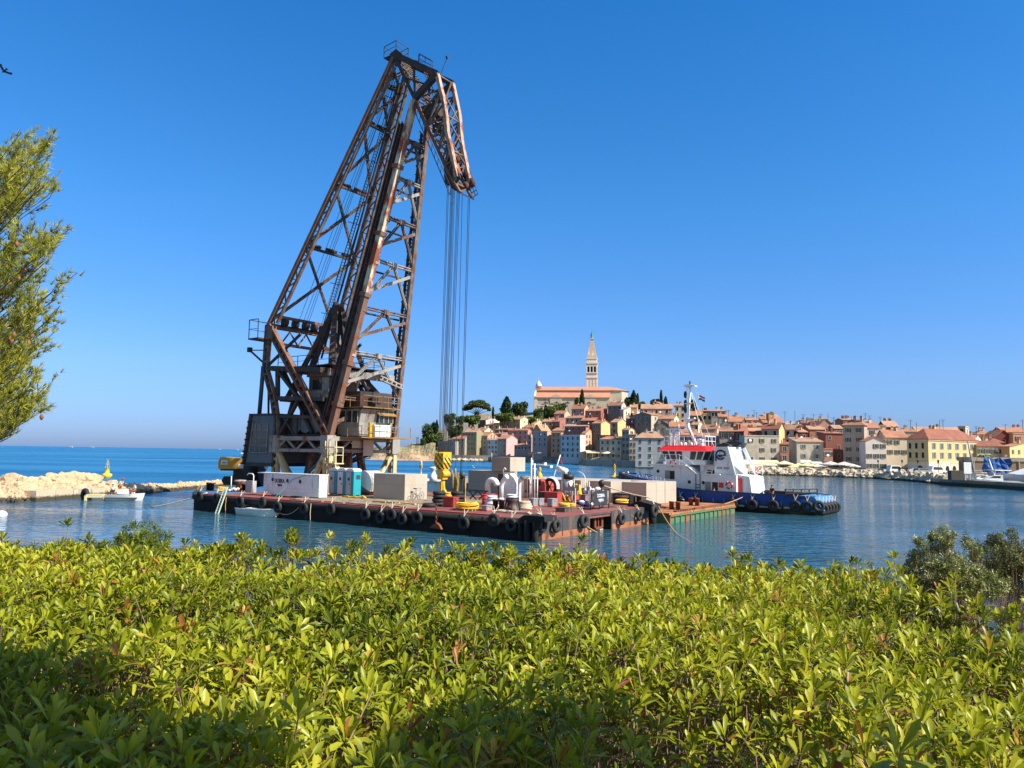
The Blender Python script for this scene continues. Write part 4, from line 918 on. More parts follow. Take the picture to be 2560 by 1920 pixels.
for px, D, h, lb in ((2422,160,8.6,'pale slanting mast right of the notice board'),(2473,160,5,'short white post left of the blue tarpaulin')):
    P = aty(px, 960, D); b = MB(); b.tube([(.8,0,0),(0,0,h*.5),(-.7,0,h)], [.22,.2,.1], 7); solo('mooring_mast', b, GREY_M if h > 6 else WHITE, lb, 'mast', loc=(P.x,D,.8))
P = aty(2462, 1152, 205); b = MB(); b.box(-4,20,0,6,3.6,4.6,0); b.box(-3.8,19.6,.3,5.5,0,3.59,1); [b.box(x,x+.3,-.02,.28,0,3.59,0) for x in range(-3,20,4)]; solo('harbour_pavilion', b, [CONC_D, mat('dim_interior', L(120,104,84), .9, .2)], 'low flat-roofed pavilion right of the yellow building', 'pavilion', loc=(P.x,205,1.7))
for i, (px, w0) in enumerate(((2232,.8),(2262,.8),(2285,1),(2335,1.2),(2300,.8))):                        # parked cars and vans behind the rocks
    P = aty(px, 960, 206-i*2); T = thing('parked_car', ['white parked van by the stepped white house','dark parked car before the cream ornate house','light parked car left of the yellow building','pale van before the yellow building front','small grey car at the yellow building corner'][i], 'car', (P.x,206-i*2,1.78), radians(8), 'vehicles parked on the quay behind the boulders')
    tall = i in (0,3); b = MB(); b.prism([(-2.1,.35),(2.1,.35),(2.15,.8),(1.5,1.0),(.8,1.95 if tall else 1.45),(-1.7,2.0 if tall else 1.45),(-2.1,.95)], -.85, .85); part('body', b, [WHITE, BLACK, mat('silver_car', L(190,192,196), .35, .05), WHITE, GREY_M][i], T)
    b = MB(); b.prism([(1.2,1.08),(.75,1.75 if tall else 1.35),(-1.5,1.8 if tall else 1.35),(-1.6,1.08)], -.87, .87); part('window', b, GLASS_T, T)
    for x in (-1.3,1.3):
        for y in (-.8,.8): b = MB(); b.torus((x,y,.33), .22, .12, (0,1,0), 12, 6); part('wheel', b, RUBBER, T)
# palm by the right houses
P = aty(2462, 1146, 200); T = thing('palm_tree', 'small palm behind the flat-roofed pavilion', 'tree', (P.x,200,1.7)); b = MB(); h = 4.6; b.tube([(0,0,0),(.2,0,h*.5),(0,0,h)], [.25,.2,.16], 8); part('trunk', b, BARK, T); b = MB()
for i in range(16):
    a = i*2.4; rr = 1.8; pts = [(0,0,h)]+[(rr*t*cos(a), rr*t*sin(a), h+.9*sin(t*2.6)-t*.6) for t in (.3,.6,.85,1)]
    for u, v_ in zip(pts, pts[1:]): s = Vector((-sin(a), cos(a), -.3))*.28; u, v_ = Vector(u), Vector(v_); b.add([u-s,u,v_,v_-s*.7,u+s,v_+s*.7], [(0,1,2,3),(1,4,5,2)])
part('crown', b, mat('palm_frond', (.06,.10,.02), .6, .3, 2), T)
# ================================================================ the crane barge: frame with u along the long side (to the left), v away
BA = radians(145); BU = Vector((cos(BA), sin(BA), 0)); BV = Vector((sin(BA), -cos(BA), 0)); BC = Vector((1.6, 49, 0)); RZB = BA - pi
def BW(u, v, z=0): return BC + BU*u + BV*v + Vector((0, 0, z))
def uv(p): d = Vector(p)-BC; return d.dot(BU), d.dot(BV)
def onuv(px, py, z): return uv(onz(px, py, z))
def onv(px, py, v):
    d = ray(px, py); t = (v-(EYEV-BC).dot(BV))/d.dot(BV); p = EYEV+d*t; return (p-BC).dot(BU), p.z
def onu(px, py, u):
    d = ray(px, py); t = (u-(EYEV-BC).dot(BU))/d.dot(BU); p = EYEV+d*t; return (p-BC).dot(BV), p.z
ZD = 1.35
def bar_solve(u, v, z, dirv, px):
    """distance along dirv from barge point (u,v,z) at which the photo column px is reached"""
    a, b_ = 0.0, 40.0; s0 = pxof(BW(u, v, z))[0]; s1 = pxof(BW(u, v, z)+dirv*b_)[0]; inc = s1 > s0
    for _ in range(40):
        m = (a+b_)/2; q = pxof(BW(u, v, z)+dirv*m)[0]
        if (q < px) == inc: a = m
        else: b_ = m
    return a
def block3(pl, pc, pr, yb, yt, zd):
    u, v = onuv(pc, yb, zd); w_ = bar_solve(u, v, zd, BU, pl); d = bar_solve(u, v, zd, BV, pr) if pr > pc else 0
    D = BW(u, v).y; h = aty(pc, yt, D).z - zd; return u, v, w_, d, h
def bthing(name, label, cat, u, v, z=ZD, group=None, rz=0): return thing(name, label, cat, BW(u, v, z), RZB+rz, group)
DECK = mat('deck_paint', L(138,70,60), .9, .25, .5, L(112,92,78), .6, .55, 1, fine=.15, bump=.15, bsc=5)
REDD = mat('red_oxide', L(182,70,58), .7, .12, .8, L(120,60,48), .3, 1.2, .4)
HULLB = mat('black_hull', (.014,.012,.010), .9, .3, .6, L(92,70,54), .22, .9, .5, bump=.2, bsc=3)
HULLR = mat('dark_hull_plate', L(74,72,72), .7, .15, .5, L(110,84,66), .4, .8, .15, bump=.2, bsc=2)
BOOT = mat('rusty_boot_top', L(168,104,66), .85, .25, .8, L(90,58,42), .4, 1.0, .5)
RUST = mat('rust', L(128,70,46), .9, .25, 1.2, L(70,46,36), .45, 1.4, .6)
TIMB = mat('weathered_timber', L(150,132,108), .9, .2, 1.2, L(90,78,64), .45, 1.2, 1)
YEL = mat('yellow_paint', L(222,178,40), .55, .1, 1, L(140,100,40), .25, 1.6, .4)
ROPE_Y = mat('yellow_rope', L(226,184,70), .85, .15, 3); ROPE_W = mat('pale_rope', L(222,204,176), .9, .1, 3); ROPE_B = mat('brown_rope', L(196,150,96), .9, .12, 3)
GREYP = mat('grey_plastic', L(170,168,168), .6, .06)
BL, BWD = 36.8, 17.2
T = thing('crane_barge', 'long black steel barge with red deck carrying the tall lattice crane', 'barge', BC, RZB)
b = MB(); v0, _ = onu(1472, 1300, 0); v1, _ = onu(1526, 1300, 0)
b.box(-BL, -1.3, 0, BWD, -.6, ZD-.35, 0); b.box(-BL, -25.5, BWD, 20.2, -.6, ZD-.35, 0); b.box(-1.3, -.02, 0, v0, -.6, ZD-.35, 0); b.box(-1.3, -.02, v1, BWD, -.6, ZD-.35, 0)                                          # main hull (its right face is re-plated below)
b.tube([(-BL, .02, ZD-.22), (.0, .02, ZD-.22)], .24, 10, 0)                        # half-round rubbing strake
part('hull', b, HULLB, T)
b = MB()
for a, c in ((0, v0), (v1, BWD)): b.box(0, .06, a, c, .42, ZD-.02, 0)
b.box(0, .06, v0, v1, ZD-.16, ZD-.02, 0); b.box(.0, .09, v0-.12, v0, -.3, ZD-.02, 0); b.box(0, .09, v1, v1+.12, -.3, ZD-.02, 0)
for q in (3.2,6.1,13.2,15.3): b.box(.061, .085, q, q+.05, .1, ZD-.05, 0)
part('end_plating', b, HULLR, T)
b = MB()
for a, c in ((.7, v0-.12), (v1+.12, BWD)): b = MB(); b.box(0, .05, a, c, -.5, .42, 0); part('boot_top', b, BOOT, T)
b = MB(); b.box(-BL, 0, 0, BWD, ZD-.35, ZD, 0); b.box(-BL, -25.5, BWD, 20.2, ZD-.35, ZD, 0); part('deck', b, DECK, T)
b = MB(); b.box(-1.28, -1.2, v0, v1, -.4, ZD-.36); part('anchor_recess', b, mat('recess_shade', (.006,.006,.008), .95), T)  # near-black back sheet: the recess's shade painted into its colour
# raised deck strip + timber boards
b = MB(); b.box(-36.5, -3, .25, .5, ZD, ZD+.09); part('gunwale_strip', b, REDD, T)
b = MB()
for k in range(16): uu = 12.4+k*.83; b.box(-uu-.8, -uu, 1.6+.15*sin(k*2.1), 13, ZD+.004, ZD+.07+.02*(k % 2))
part('timber_decking', b, TIMB, T)
# knuckle fenders at the two right-hand corners
b = MB(); b.prism([(-1.0,ZD),(-.5,ZD+.28),(1.0,ZD+.28),(1.05,ZD-.05),(-1.0,ZD-.3)], -.55, .9)
for x, y in ((-.9,-.28),(-.35,-.42),(.25,-.36)): b.tube([(x,y,-.6),(x,y,ZD-.05)], .2, 10)
part('corner_fender', b, HULLB, T)
b = MB(); b.prism([(-1.6,ZD),(-.5,ZD+.5),(.75,ZD+.22),(.7,ZD-.25),(-1.4,ZD-.2)], BWD-1.4, BWD+.3); b.tube([(.25,BWD-.3,-.6),(.25,BWD-.3,ZD)], .3, 10); part('corner_fender', b, HULLB, T)
# bollards
def bollard(u, v, label, m=BLACK, s=1, twin=True):
    T = bthing('bollard', label, 'bollard', u, v, ZD, 'black bollards on the barge deck'); b = MB()
    for x in ((-.28,.28) if twin else (0,)): b.lathe([(.2*s,0),(.2*s,.62*s),(.26*s,.64*s),(.26*s,.74*s),(.05,.76*s)], 12, 0, (x,0,.05))
    part('post', b, m, T); b = MB(); b.box(-.6,.6,-.28,.28,0,.05); part('base_plate', b, m, T)
for px, py, lb in ((525,1227,'black twin bollard at the far left end of the barge'),(604,1229,'black twin bollard left of the white deckhouse'),(1246,1276,'black twin bollard on the deck beside the white sacks'),(1590,1262,'dark bollard near the right corner of the barge')):
    bollard(*onuv(px, py, ZD), lb)
# tyres
def tyre_mesh():
    b = MB(); b.torus((0,0,0), .31, .14, (0,1,0), 22, 9, 0, .95); return b.mesh('tyre', RUBBER)
TY = tyre_mesh()
def tyre_rope(rx=0):
    b = MB(); b.tube([(0,.0,.42),(-.04,.12,.62),(-.2,.3,.86)], .022, 5); b.tube([(.02,.0,.42),(.06,.12,.62),(.16,.3,.86)], .022, 5); return b.mesh('rope', ROPE_W)
TR = tyre_rope()
def tyre(p, rz, label, group, s=1.0, tilt=0):
    T = thing('fender_tyre', label, 'tyre', p, rz, group); o = link('tyre', TY, T); o.rotation_euler = (tilt, 0, 0); o.scale = (s,s,s); o = link('rope', TR, T); o.scale = (s,1,s); return T
G1 = 'tyre fenders along the barge side'; G2 = 'tyre fenders on the barge end'
for px, py in ((499,1241),(541,1246),(600,1254),(656,1256),(694,1268),(759.5,1271),(827,1273),(913,1286),(951,1295),(978,1287),(1005,1298),(1043,1294),(1159,1308),(1234,1301),(1278,1313)):
    u, z = onv(px, py, -.36); tyre(BW(u, -.36, z), RZB+random.uniform(-.08,.08), 'black tyre fender hanging on the long near side of the barge', G1, 1.04)
for px, py, s in ((1355.6,1311,1.15),(1391,1315,1),(1460,1303,1.1),(1554.5,1297,1.05),(1598,1289,.95),(1619,1277,1.2)):
    v, z = onu(px, py, -.32); tyre(BW(-.32 if px != 1619 else -.9, v, z), RZB+pi/2, 'black tyre fender hanging on the rusty right-hand end of the barge', G2, s)
u, z = onv(483, 1238, -.2); tyre(BW(BL+.3, .5, z), RZB-pi/2, 'black tyre fender on the far left corner of the barge', None, 1.05)
# anchor in the recess
v, z = onu(1496, 1304, .35); T = bthing('anchor', 'rusty stockless anchor hanging in the dark recess of the barge end', 'anchor', .35, v, z, rz=pi/2); T.scale = (.72,.72,.72)
b = MB(); b.bar((-.1,0,.75),(-.1,0,-.5),.16); b.prism([(-.9,-.5),(.7,-.5),(.5,-.75),(-.7,-.75)], -.15, .15); part('shank', b, RUST, T)
for s, x in ((1,-.85),(1,.6)):
    b = MB(); b.prism([(x-.1,-.6),(x+.28,-.6),(x+.2,.35),(x+.05,.7),(x-.12,.3)], -.1, .1); part('fluke', b, RUST, T)
# ---- white deckhouse with lettering
def text_mesh(s, size, m, name='lettering', depth=.012, sx=1.0):
    c = bpy.data.curves.new(name, 'FONT'); c.body = s; c.size = size; c.extrude = depth; c.align_x = 'CENTER'; c.align_y = 'CENTER'; c.space_character = 1.06; c.offset = size*.006
    o = bpy.data.objects.new(name, c); COL.objects.link(o); dg = bpy.context.evaluated_depsgraph_get(); me = bpy.data.meshes.new_from_object(o.evaluated_get(dg)); 
    bpy.data.objects.remove(o); bpy.data.curves.remove(c); me.materials.clear(); me.materials.append(m); me.name = name
    me.transform(Matrix.Rotation(pi/2, 4, 'X') @ Matrix.Diagonal((sx,1,1,1))); return me
DGREY = mat('dark_lettering', L(38,52,62), .6, .05)
WBENT = mat('white_plate', L(244,244,244), .35, .04, .6, L(150,140,130), .14, 1.2, .15, bump=.35, bsc=.9)
u, v, w_, d, h = block3(673, 797, 816, 1243, 1188, ZD+.18); 
wl = bar_solve(u, v, ZD, BU, 645)
T = bthing('deckhouse', 'long white steel deckhouse lettered DOBRA on the left of the barge', 'deckhouse', u, v, ZD+.15)
b = MB(); dd = max(d, .9)
b.box(-w_, 0, 0, dd, 0, h); b.box(-wl, -w_, .55, dd, .05, h); b.box(-wl-.06, .05, -.1, dd+.06, h, h+.07); b.box(-w_-.35,-w_,.0,.55,h-.85,h-.001)
part('wall', b, WBENT, T)
b = MB()
for x, z in ((-w_*.93,h*.72),(-w_*.62,h*.70),(-w_*.365,h*.68)): b.lathe([(.17,0),(.17,.05)], 16, 0, (x,-.003,z), Matrix.Rotation(pi/2,3,'X'))
part('porthole', b, BLACK, T); b = MB()
for x, z in ((-w_*.93,h*.72),(-w_*.62,h*.70),(-w_*.365,h*.68)): b.torus((x,-.03,z), .2, .035, (0,1,0), 18, 6)
part('porthole_rim', b, WHITE, T)
b = MB(); [b.box(-w_+.05,-.05,-.035,-.003,z,z+.035) for z in (h*.16,h*.33)]; part('weld_rail', b, WHITE, T)
b = MB(); [b.box(x-.5,x+.5,.1,.3,-.15,-.001) for x in (-w_*.9,-w_*.5,-1,-3)]; part('bearer', b, TIMB, T)
o = link('lettering', text_mesh('DOBRA', .52, DGREY, sx=.74), T); o.location = (-w_*.79, -.02, h*.66)
o = link('lettering', text_mesh('RIJEKA', .27, DGREY, sx=.72), T); o.location = (-w_*.78, -.02, h*.46)
# teal rope slung over it
b = MB(); b.tube([(-1.5,-.14,h+.02),(-w_*.5,-.15,h*.78),(-w_*.58,-.16,h*.6)], .03, 5); b.tube([(-w_*.58,-.16,h*.6),(-w_*.62,-.4,h*.3),(-w_*.69,-.9,-.12)], .025, 5); solo('teal_rope', b, mat('teal_rope', L(90,170,160), .8, .1), 'teal rope slung across the white deckhouse front', 'rope', loc=BW(u, v, ZD+.15), rz=RZB)
# ---- portable toilets
TEAL = mat('teal_plastic', L(40,160,170), .45, .06, 1); TW = mat('white_plastic', L(226,226,224), .4, .03, 1); TG = mat('grey_door', L(182,186,190), .5, .04, 1)
def toilet(pl, pc, pr, yb, lb, front, side):
    u, v, w_, d, h = block3(pl, pc, pr, yb, 1178, ZD+.1); w_ = min(max(w_,.8),1.12); d = .9; h = 2.2
    T = bthing('portable_toilet', lb, 'toilet', u, v, ZD+.08, 'portable toilets on the barge')
    b = MB(); b.box(-w_, 0, 0, d, .08, h, 0); part('body', b, side, T)
    b = MB(); b.box(-w_+.02, -w_*.36, -.04, -.002, .12, h-.08); part('door', b, front, T); b = MB(); b.box(-w_+.25,-w_+.5,-.06,-.041,h*.62,h*.74); b.box(-w_*.52,-w_*.42,-.07,-.041,h*.45,h*.5); b.box(.002,.02,.3,.8,h*.68,h*.85); part('door_plate', b, mat('dark_plate', L(60,70,80), .5), T)
    b = MB(); b.prism([(-w_-.03,h),(.03,h),(.0,h+.14),(-w_*.25,h+.26),(-w_*.75,h+.26),(-w_,h+.14)], -.04, d+.04); part('roof', b, TW, T)
    b = MB(); b.box(-w_+.05,-.05,.1,d-.1,0,.08); part('skid', b, BLACK, T)
toilet(819, 842, 843, 1236.5, 'teal portable toilet with grey door next to the white deckhouse', TG, TEAL); toilet(843, 863, 864, 1238.2, 'middle portable toilet with a white front and teal sides', TW, TEAL); toilet(864, 883, 889, 1239.8, 'teal portable toilet with grey door, rightmost of the three', TG, TEAL)
# ---- white curved cable guard
u, v = onuv(925, 1241, ZD); T = bthing('winch', 'large deck winch under a bent white steel guard right of the toilets', 'winch', u, v+.2)
b = MB(); pr = [(1.15*cos(a)-.6, 1.15+1.2*sin(a)) for a in [radians(q) for q in range(-35,140,12)]]; inn = [(x*.94-.02, z*.97+.03) for x, z in pr][::-1]
n = len(pr); vs = [(x,y,z) for y in (-.6,1.2) for x, z in pr]; b.add(vs, [(i,i+1,n+i+1,n+i) for i in range(n-1)]+[(n+i,n+i+1,i+1,i) for i in range(n-1)]); b.add([(x,-.6,z) for x, z in pr]+[(-.9,-.6,1.0)], [(i,i+1,n) for i in range(n-1)])
part('guard', b, WBENT, T); b = MB(); b.lathe([(.75,0),(.75,.1),(.45,.12),(.45,1.2),(.75,1.22),(.75,1.32)], 18, 0, (-1.0,.1,.9), Matrix.Rotation(-pi/2,3,'X')); part('drum', b, GREY_M, T); b = MB(); b.box(-2.0,-.1,-.2,1.6,0,.35); part('frame', b, RUST, T)
# ---- near concrete block, and the others on the pontoon
def cblock(name, lb, pl, pc, pr, yb, yt, zd, dmax=9, grp='concrete blocks stacked on the barges'):
    u, v, w_, d, h = block3(pl, pc, pr, yb, yt, zd); d = min(max(d, 1.5), dmax)
    b = MB(); b.box(-w_, 0, 0, d, 0, h); o = solo(name, b, CONC_B, lb, 'concrete block', grp, loc=BW(u, v, zd), rz=RZB)
    return u, v, w_, d, h
def concrete_block_mat():
    m = mat('cast_concrete', L(188,175,158), .9, .06, .5, L(170,156,136), .3, .8, .25, bump=.12, bsc=4, fine=.05); t = m.node_tree
    b = t.nodes['Principled BSDF']; src = b.inputs['Base Color'].links[0].from_socket
    # formwork panel joints and tie holes, fixed to the block's own surface
    tc = nn(t, 'ShaderNodeTexCoord'); br = nn(t, 'ShaderNodeTexBrick'); br.offset = 0; br.inputs['Scale'].default_value = 1; br.inputs['Mortar Size'].default_value = .012; br.inputs['Brick Width'].default_value = 2.4; br.inputs['Row Height'].default_value = 1.25
    br.inputs['Color1'].default_value = (1,1,1,1); br.inputs['Color2'].default_value = (.93,.93,.93,1); br.inputs['Mortar'].default_value = (.68,.66,.62,1)
    sp = nn(t, 'ShaderNodeSeparateXYZ'); ad = nn(t, 'ShaderNodeMath', operation='ADD'); cb = nn(t, 'ShaderNodeCombineXYZ')
    t.links.new(tc.outputs['Object'], sp.inputs[0]); t.links.new(sp.outputs[0], ad.inputs[0]); t.links.new(sp.outputs[1], ad.inputs[1]); t.links.new(ad.outputs[0], cb.inputs[0]); t.links.new(sp.outputs[2], cb.inputs[1]); t.links.new(cb.outputs[0], br.inputs['Vector'])
    mx = nn(t, 'ShaderNodeMix', data_type='RGBA', blend_type='MULTIPLY'); mx.inputs[0].default_value = 1; t.links.new(src, mx.inputs[6]); t.links.new(br.outputs['Color'], mx.inputs[7]); t.links.new(mx.outputs[2], b.inputs['Base Color']); return m
CONC_B = concrete_block_mat()
NB = cblock('concrete_block', 'large pale concrete block with a bicycle leaning on it, in front of the crane', 933, 1011, 1067, 1251, 1186, ZD+.07)
# second barge (pontoon) behind, rusty deck, green side
ZP = .85
T = thing('pontoon', 'rusty flat pontoon with green side carrying the concrete blocks beside the tug', 'pontoon', BW(-1.3, BWD+.6, 0), RZB)
GRN = mat('green_hull', L(74,124,88), .8, .15, .8, L(140,86,50), .62, 1.1, .5); RDECK = mat('rusty_deck', L(176,116,70), .9, .25, .5, L(110,66,44), .5, .8, 1, fine=.2)
PV = 15.8
b = MB(); b.box(-25.5, -.03, 0, PV, -.5, ZP-.15); part('hull', b, [GRN], T); b = MB(); b.box(-25.5, 0, 0, PV, ZP-.15, ZP); part('deck', b, RDECK, T)
b = MB(); [b.box(-.04,.06,y,y+.14,-.3,ZP-.16) for y in [q*1.1 for q in range(14)]]; b.box(-.04,.1,0,PV,ZP-.3,ZP-.16); part('side_rib', b, GRN, T)
b = MB(); [b.box(-.3,-.02,1.5+q*.5,1.5+q*.5+.32,ZP,ZP+.12) for q in range(9)]; b.box(-.12,0,5.5,PV,ZP,ZP+.18); part('edge_cleat', b, RUST, T)
for px, py, lb in ((1687,1274,'rusty bollard on the near edge of the pontoon, left one'),(1735,1264,'rusty bollard in the middle of the pontoon edge'),(1770,1251,'rusty bollard at the far side of the pontoon by the tug, left one'),(1788,1251,'rusty bollard at the far side of the pontoon by the tug, right one')):
    u, v = onuv(px, py, ZP); T = thing('bollard', lb, 'bollard', BW(u, v, ZP), RZB, 'rusty bollards on the pontoon'); b = MB()
    for x in (-.3,.3): b.lathe([(.2,0),(.2,.6),(.24,.62),(.24,.7),(.02,.7)], 12, 0, (x,0,0))
    part('post', b, RUST, T); b = MB(); b.box(-.6,.6,-.3,.3,0,.04); part('base_plate', b, RUST, T)
b = MB(); r = random.Random(2); [b.box(x, x+r.uniform(.2,.7), y, y+r.uniform(.1,.4), 0, r.uniform(.04,.16), 0, Matrix.Rotation(r.uniform(0,3),4,'Z')) for x, y in [(r.uniform(-1.6,1),r.uniform(-.6,.6)) for _ in range(14)]]
solo('scrap_pile', b, RUST, 'scatter of rusty scrap plates on the pontoon deck', 'scrap', loc=BW(*onuv(1665, 1270, ZP), ZP), rz=RZB)
last = cblock('concrete_block', 'tall pale concrete block at the right end of the row, sunlit end towards the tug', 1554, 1616, 1640, 1262, 1207, ZP, 20)
u, v, w_, d, h = last
for i, (pa, lb) in enumerate(((1662,'concrete block standing directly behind the end block, with a vertical joint to it'),(1690,'rearmost concrete block of the end group beside the tug hull'))):
    dn = bar_solve(u, v+d+.06, ZP, BV, pa); b = MB(); b.box(-w_, .02*i, 0, dn, 0, h); solo('concrete_block', b, CONC_B, lb, 'concrete block', 'concrete blocks stacked on the barges', loc=BW(u, v+d+.06, ZP), rz=RZB); d += dn+.06
zt = ZP+h
def rowblock(lb, pl, pc, depth, dv=0, ytop=None):
    """blocks of the same row: same front line v, measured by columns"""
    vv = v+dv; zz = ZP
    f = lambda px: bar_solve(u, vv, zt, BU, px) ; ua = u+f(pc); ub = u+f(pl); hh = h if ytop is None else aty(pc, ytop, BW(ua, vv).y).z-zz
    b = MB(); b.box(-(ub-ua), 0, 0, depth, 0, hh); solo('concrete_block', b, CONC_B, lb, 'concrete block', 'concrete blocks stacked on the barges', loc=BW(ua, vv, zz), rz=RZB)
rowblock('concrete block left of the end block, its shaded front behind the black name board', 1470, 1527, 4.4)
rowblock('concrete block behind the grey steel cradle of the barge', 1395, 1452, 4.4)
rowblock('concrete block behind the white mast posts', 1336, 1375, 4.4)
rowblock('concrete block half hidden by the white cowl ventilators', 1288, 1320, 4.4, 0)
# lintel-like rear row whose sunlit tops join up
rowblock('long rear concrete block whose pale top runs behind the whole row', 1292, 1600, 2.4, 4.5)
S2 = cblock('concrete_block', 'big concrete block left of the white ventilators, carrying a smaller block', 1170, 1255, 1292, 1236, 1178, ZP, 6)
u2, v2 = S2[0], S2[1]; zz = ZP+S2[4]
uu, vv, ww_, dd_, hh_ = block3(1229, 1275, 1304, 1179, 1143, zz); b = MB(); b.box(-ww_, 0, 0, min(max(dd_,3),5), 0, hh_); solo('concrete_block', b, CONC_B, 'smaller concrete block standing on top of the big one, highest of all', 'concrete block', 'concrete blocks stacked on the barges', loc=BW(uu, vv, zz), rz=RZB)
# white service barge deck seen behind the hook
T = thing('supply_barge', 'low grey and white barge moored behind the crane hook', 'barge', BW(22, 34.8, 0), RZB); b = MB(); b.box(-26, 0, 0, 7, -.4, 1.5); part('hull', b, WHITE, T); b = MB(); b.box(-26.1,.1,-.1,7.1,1.5,1.75); part('gunwale', b, CREAM_ST, T)
for a, c, lb in ((-9.2,-6.6,'grey steel box on the supply barge, left of the hook'),(-3.8,-.6,'grey steel box on the supply barge, right of the hook')):
    b = MB(); b.box(a, c, 1.0, 3.5, 0, 1.7); b.box(a-.05, c+.05, .95, 3.55, 1.7, 1.78); solo('steel_box', b, mat('lilac_grey_steel', L(150,140,146), .7, .08), lb, 'steel box', loc=BW(24, 29.5, ZP), rz=RZB)
# ================================================================ the crane (same frame: u left along barge, z up, s*hw sideways about v = 14.5)
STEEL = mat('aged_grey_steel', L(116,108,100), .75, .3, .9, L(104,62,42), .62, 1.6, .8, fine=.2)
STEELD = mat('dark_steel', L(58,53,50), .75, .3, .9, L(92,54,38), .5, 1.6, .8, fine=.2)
FLAKE = mat('flaking_white_paint', L(214,202,174), .8, .1, 1.2, L(136,72,46), .8, .9, .45, fine=.12)
RUSTR = mat('red_rust', L(132,82,56), .85, .3, 1.0, L(104,96,90), .62, 2.2, .6, fine=.2)
LIGHTS = mat('pale_grey_steel', L(156,152,144), .75, .15, 1.0, L(120,74,50), .42, 1.3, .6)
CREAMY = mat('cream_steel', L(206,192,146), .75, .12, 1.0, L(120,90,60), .35, 1.3, .6)
VC = 14.5
T = thing('lattice_crane', 'towering rusty lattice luffing crane standing on the black barge', 'crane', BW(0, VC, 0), RZB); CR = T
def K(u, z, s=0.0): return Vector((-u, s, z))
def lp(a, b_, t): return tuple(x+(y-x)*t for x, y in zip(a, b_))
S2_ = (-1, 1)
# --- portal: four legs, diagonal braces, ring trusses
PA, PB = 38.3, 30.6
for u in (PA, PB):
    for s in S2_: b = MB(); b.laced(K(u, ZD, 4.5*s), K(u, 5.6, 4.5*s), .8, .5, 0, 6); b.box(-u-.7, -u+.7, 4.5*s-.6, 4.5*s+.6, ZD, ZD+.25); part('portal_leg', b, CREAMY, T)
b = MB()
for s in S2_:
    for p, q in ((K(PB, 5.3, 4.4*s), K(PB, ZD+.1, 1.5*s)), (K(PA, 5.3, 4.4*s), K(PA, ZD+.1, 1.5*s)), (K(PB+.3, 5.3, 4.5*s), K(PB+2.6, ZD+.1, 4.5*s)), (K(PA-.3, 5.3, 4.5*s), K(PA-2.6, ZD+.1, 4.5*s))): c = MB(); c.bar(p, q, .42, .4); part('portal_brace', c, CREAMY, T)
b = MB()
for z, a in ((5.45,.32),(6.65,.42)):
    for u in (PA, PB): b.bar(K(u, z, -4.9), K(u, z, 4.9), .5, a)
    for s in S2_: b.bar(K(PA+.2, z, 4.5*s), K(PB-.2, z, 4.5*s), .5, a)
for u in (PA, PB):
    for i in range(6): a = -4.4+i*1.47; b.bar(K(u, 5.5, a if i % 2 else a+1.47), K(u, 6.6, a+1.47 if i % 2 else a), .16, .2)
for s in S2_:
    for i in range(5): a = PB+i*1.54; b.bar(K(a if i % 2 else a+1.54, 5.5, 4.5*s), K(a+1.54 if i % 2 else a, 6.6, 4.5*s), .16, .2)
for u in (PA, PB):
    for s in S2_: b.box(-u-.5, -u+.5, 4.5*s-.55, 4.5*s+.55, 5.2, 6.95)
part('ring_girder', b, LIGHTS, T)
# interior column and shadowed machinery under the slewing deck
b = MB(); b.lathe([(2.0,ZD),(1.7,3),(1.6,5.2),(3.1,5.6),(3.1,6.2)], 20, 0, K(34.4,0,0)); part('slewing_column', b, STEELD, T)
b = MB(); [b.bar(K(34.4+3.4*cos(a), ZD, 3.4*sin(a)), K(34.4+2.6*cos(a), 5.6, 2.6*sin(a)), .32) for a in [q*pi/4+.2 for q in range(8)]]
for q in range(6): b.bar(K(37.5, ZD+.2+q*.3, -3+q*.9), K(31.5, 5.2, -3.6+q*1.2), .22)
part('column_strut', b, STEEL, T)
# --- superstructure frame
G_ = (40.4, 18.6); REAR = [(PA,6.2),(38.6,9.0),(39.1,10.8),(40.6,13.9),G_]
NODE_B = (30.6, 6.6)
for s in S2_:
    b = MB()
    for p, q in zip(REAR, REAR[1:]): b.laced(K(*p, 4.5*s), K(*q, 4.5*s), .75, .45, 0, 3, (0,1,0))
    part('rear_post', b, STEEL, T)
    b = MB(); b.laced(K(G_[0]-.1, G_[1]-.2, 4.5*s), K(NODE_B[0]+.1, NODE_B[1]+.3, 4.5*s), .85, .55, 0, 17, (0,1,0), .2, .26); b.box(-G_[0]-.1,-G_[0]+.95, 4.5*s-.3, 4.5*s+.3, G_[1]-1.6, G_[1]-.2)
    part('main_diagonal', b, RUSTR if s < 0 else STEEL, T)
b = MB()
for s in S2_:
    b.bar(K(40.5,14,4.5*s), K(31.9,13.4,4.5*s), .35, .5); b.bar(K(39.1,10.8,4.5*s), K(31.4,10.5,4.5*s), .3, .42); b.bar(K(PA,8.9,4.5*s), K(31.2,8.7,4.5*s), .25, .3)
    b.bar(K(40.5,14.1,4.5*s), K(35.6,17.3,4.2*s), .2, .25); b.bar(K(38.3,6.6,4.4*s), K(35.2,10.7,4.4*s), .35, .3); b.bar(K(35.2,10.7,4.4*s), K(38.9,13.8,4.4*s), .35, .3)
    b.bar(K(38.9,13.8,4.3*s), K(38.7,10.8,4.3*s), .45, .3); b.bar(K(38.6,13.9,3.9*s), K(33.6,7.2,3.9*s), .3, .3); b.bar(K(35.5,13.7,4.0*s), K(37.9,7.0,4.0*s), .3, .3)
    b.bar(K(37.6,8.9,4.4*s), K(35.6,6.8,4.4*s), .18, .2); b.bar(K(35.4,8.8,4.4*s), K(35.4,6.8,4.4*s), .2, .2)
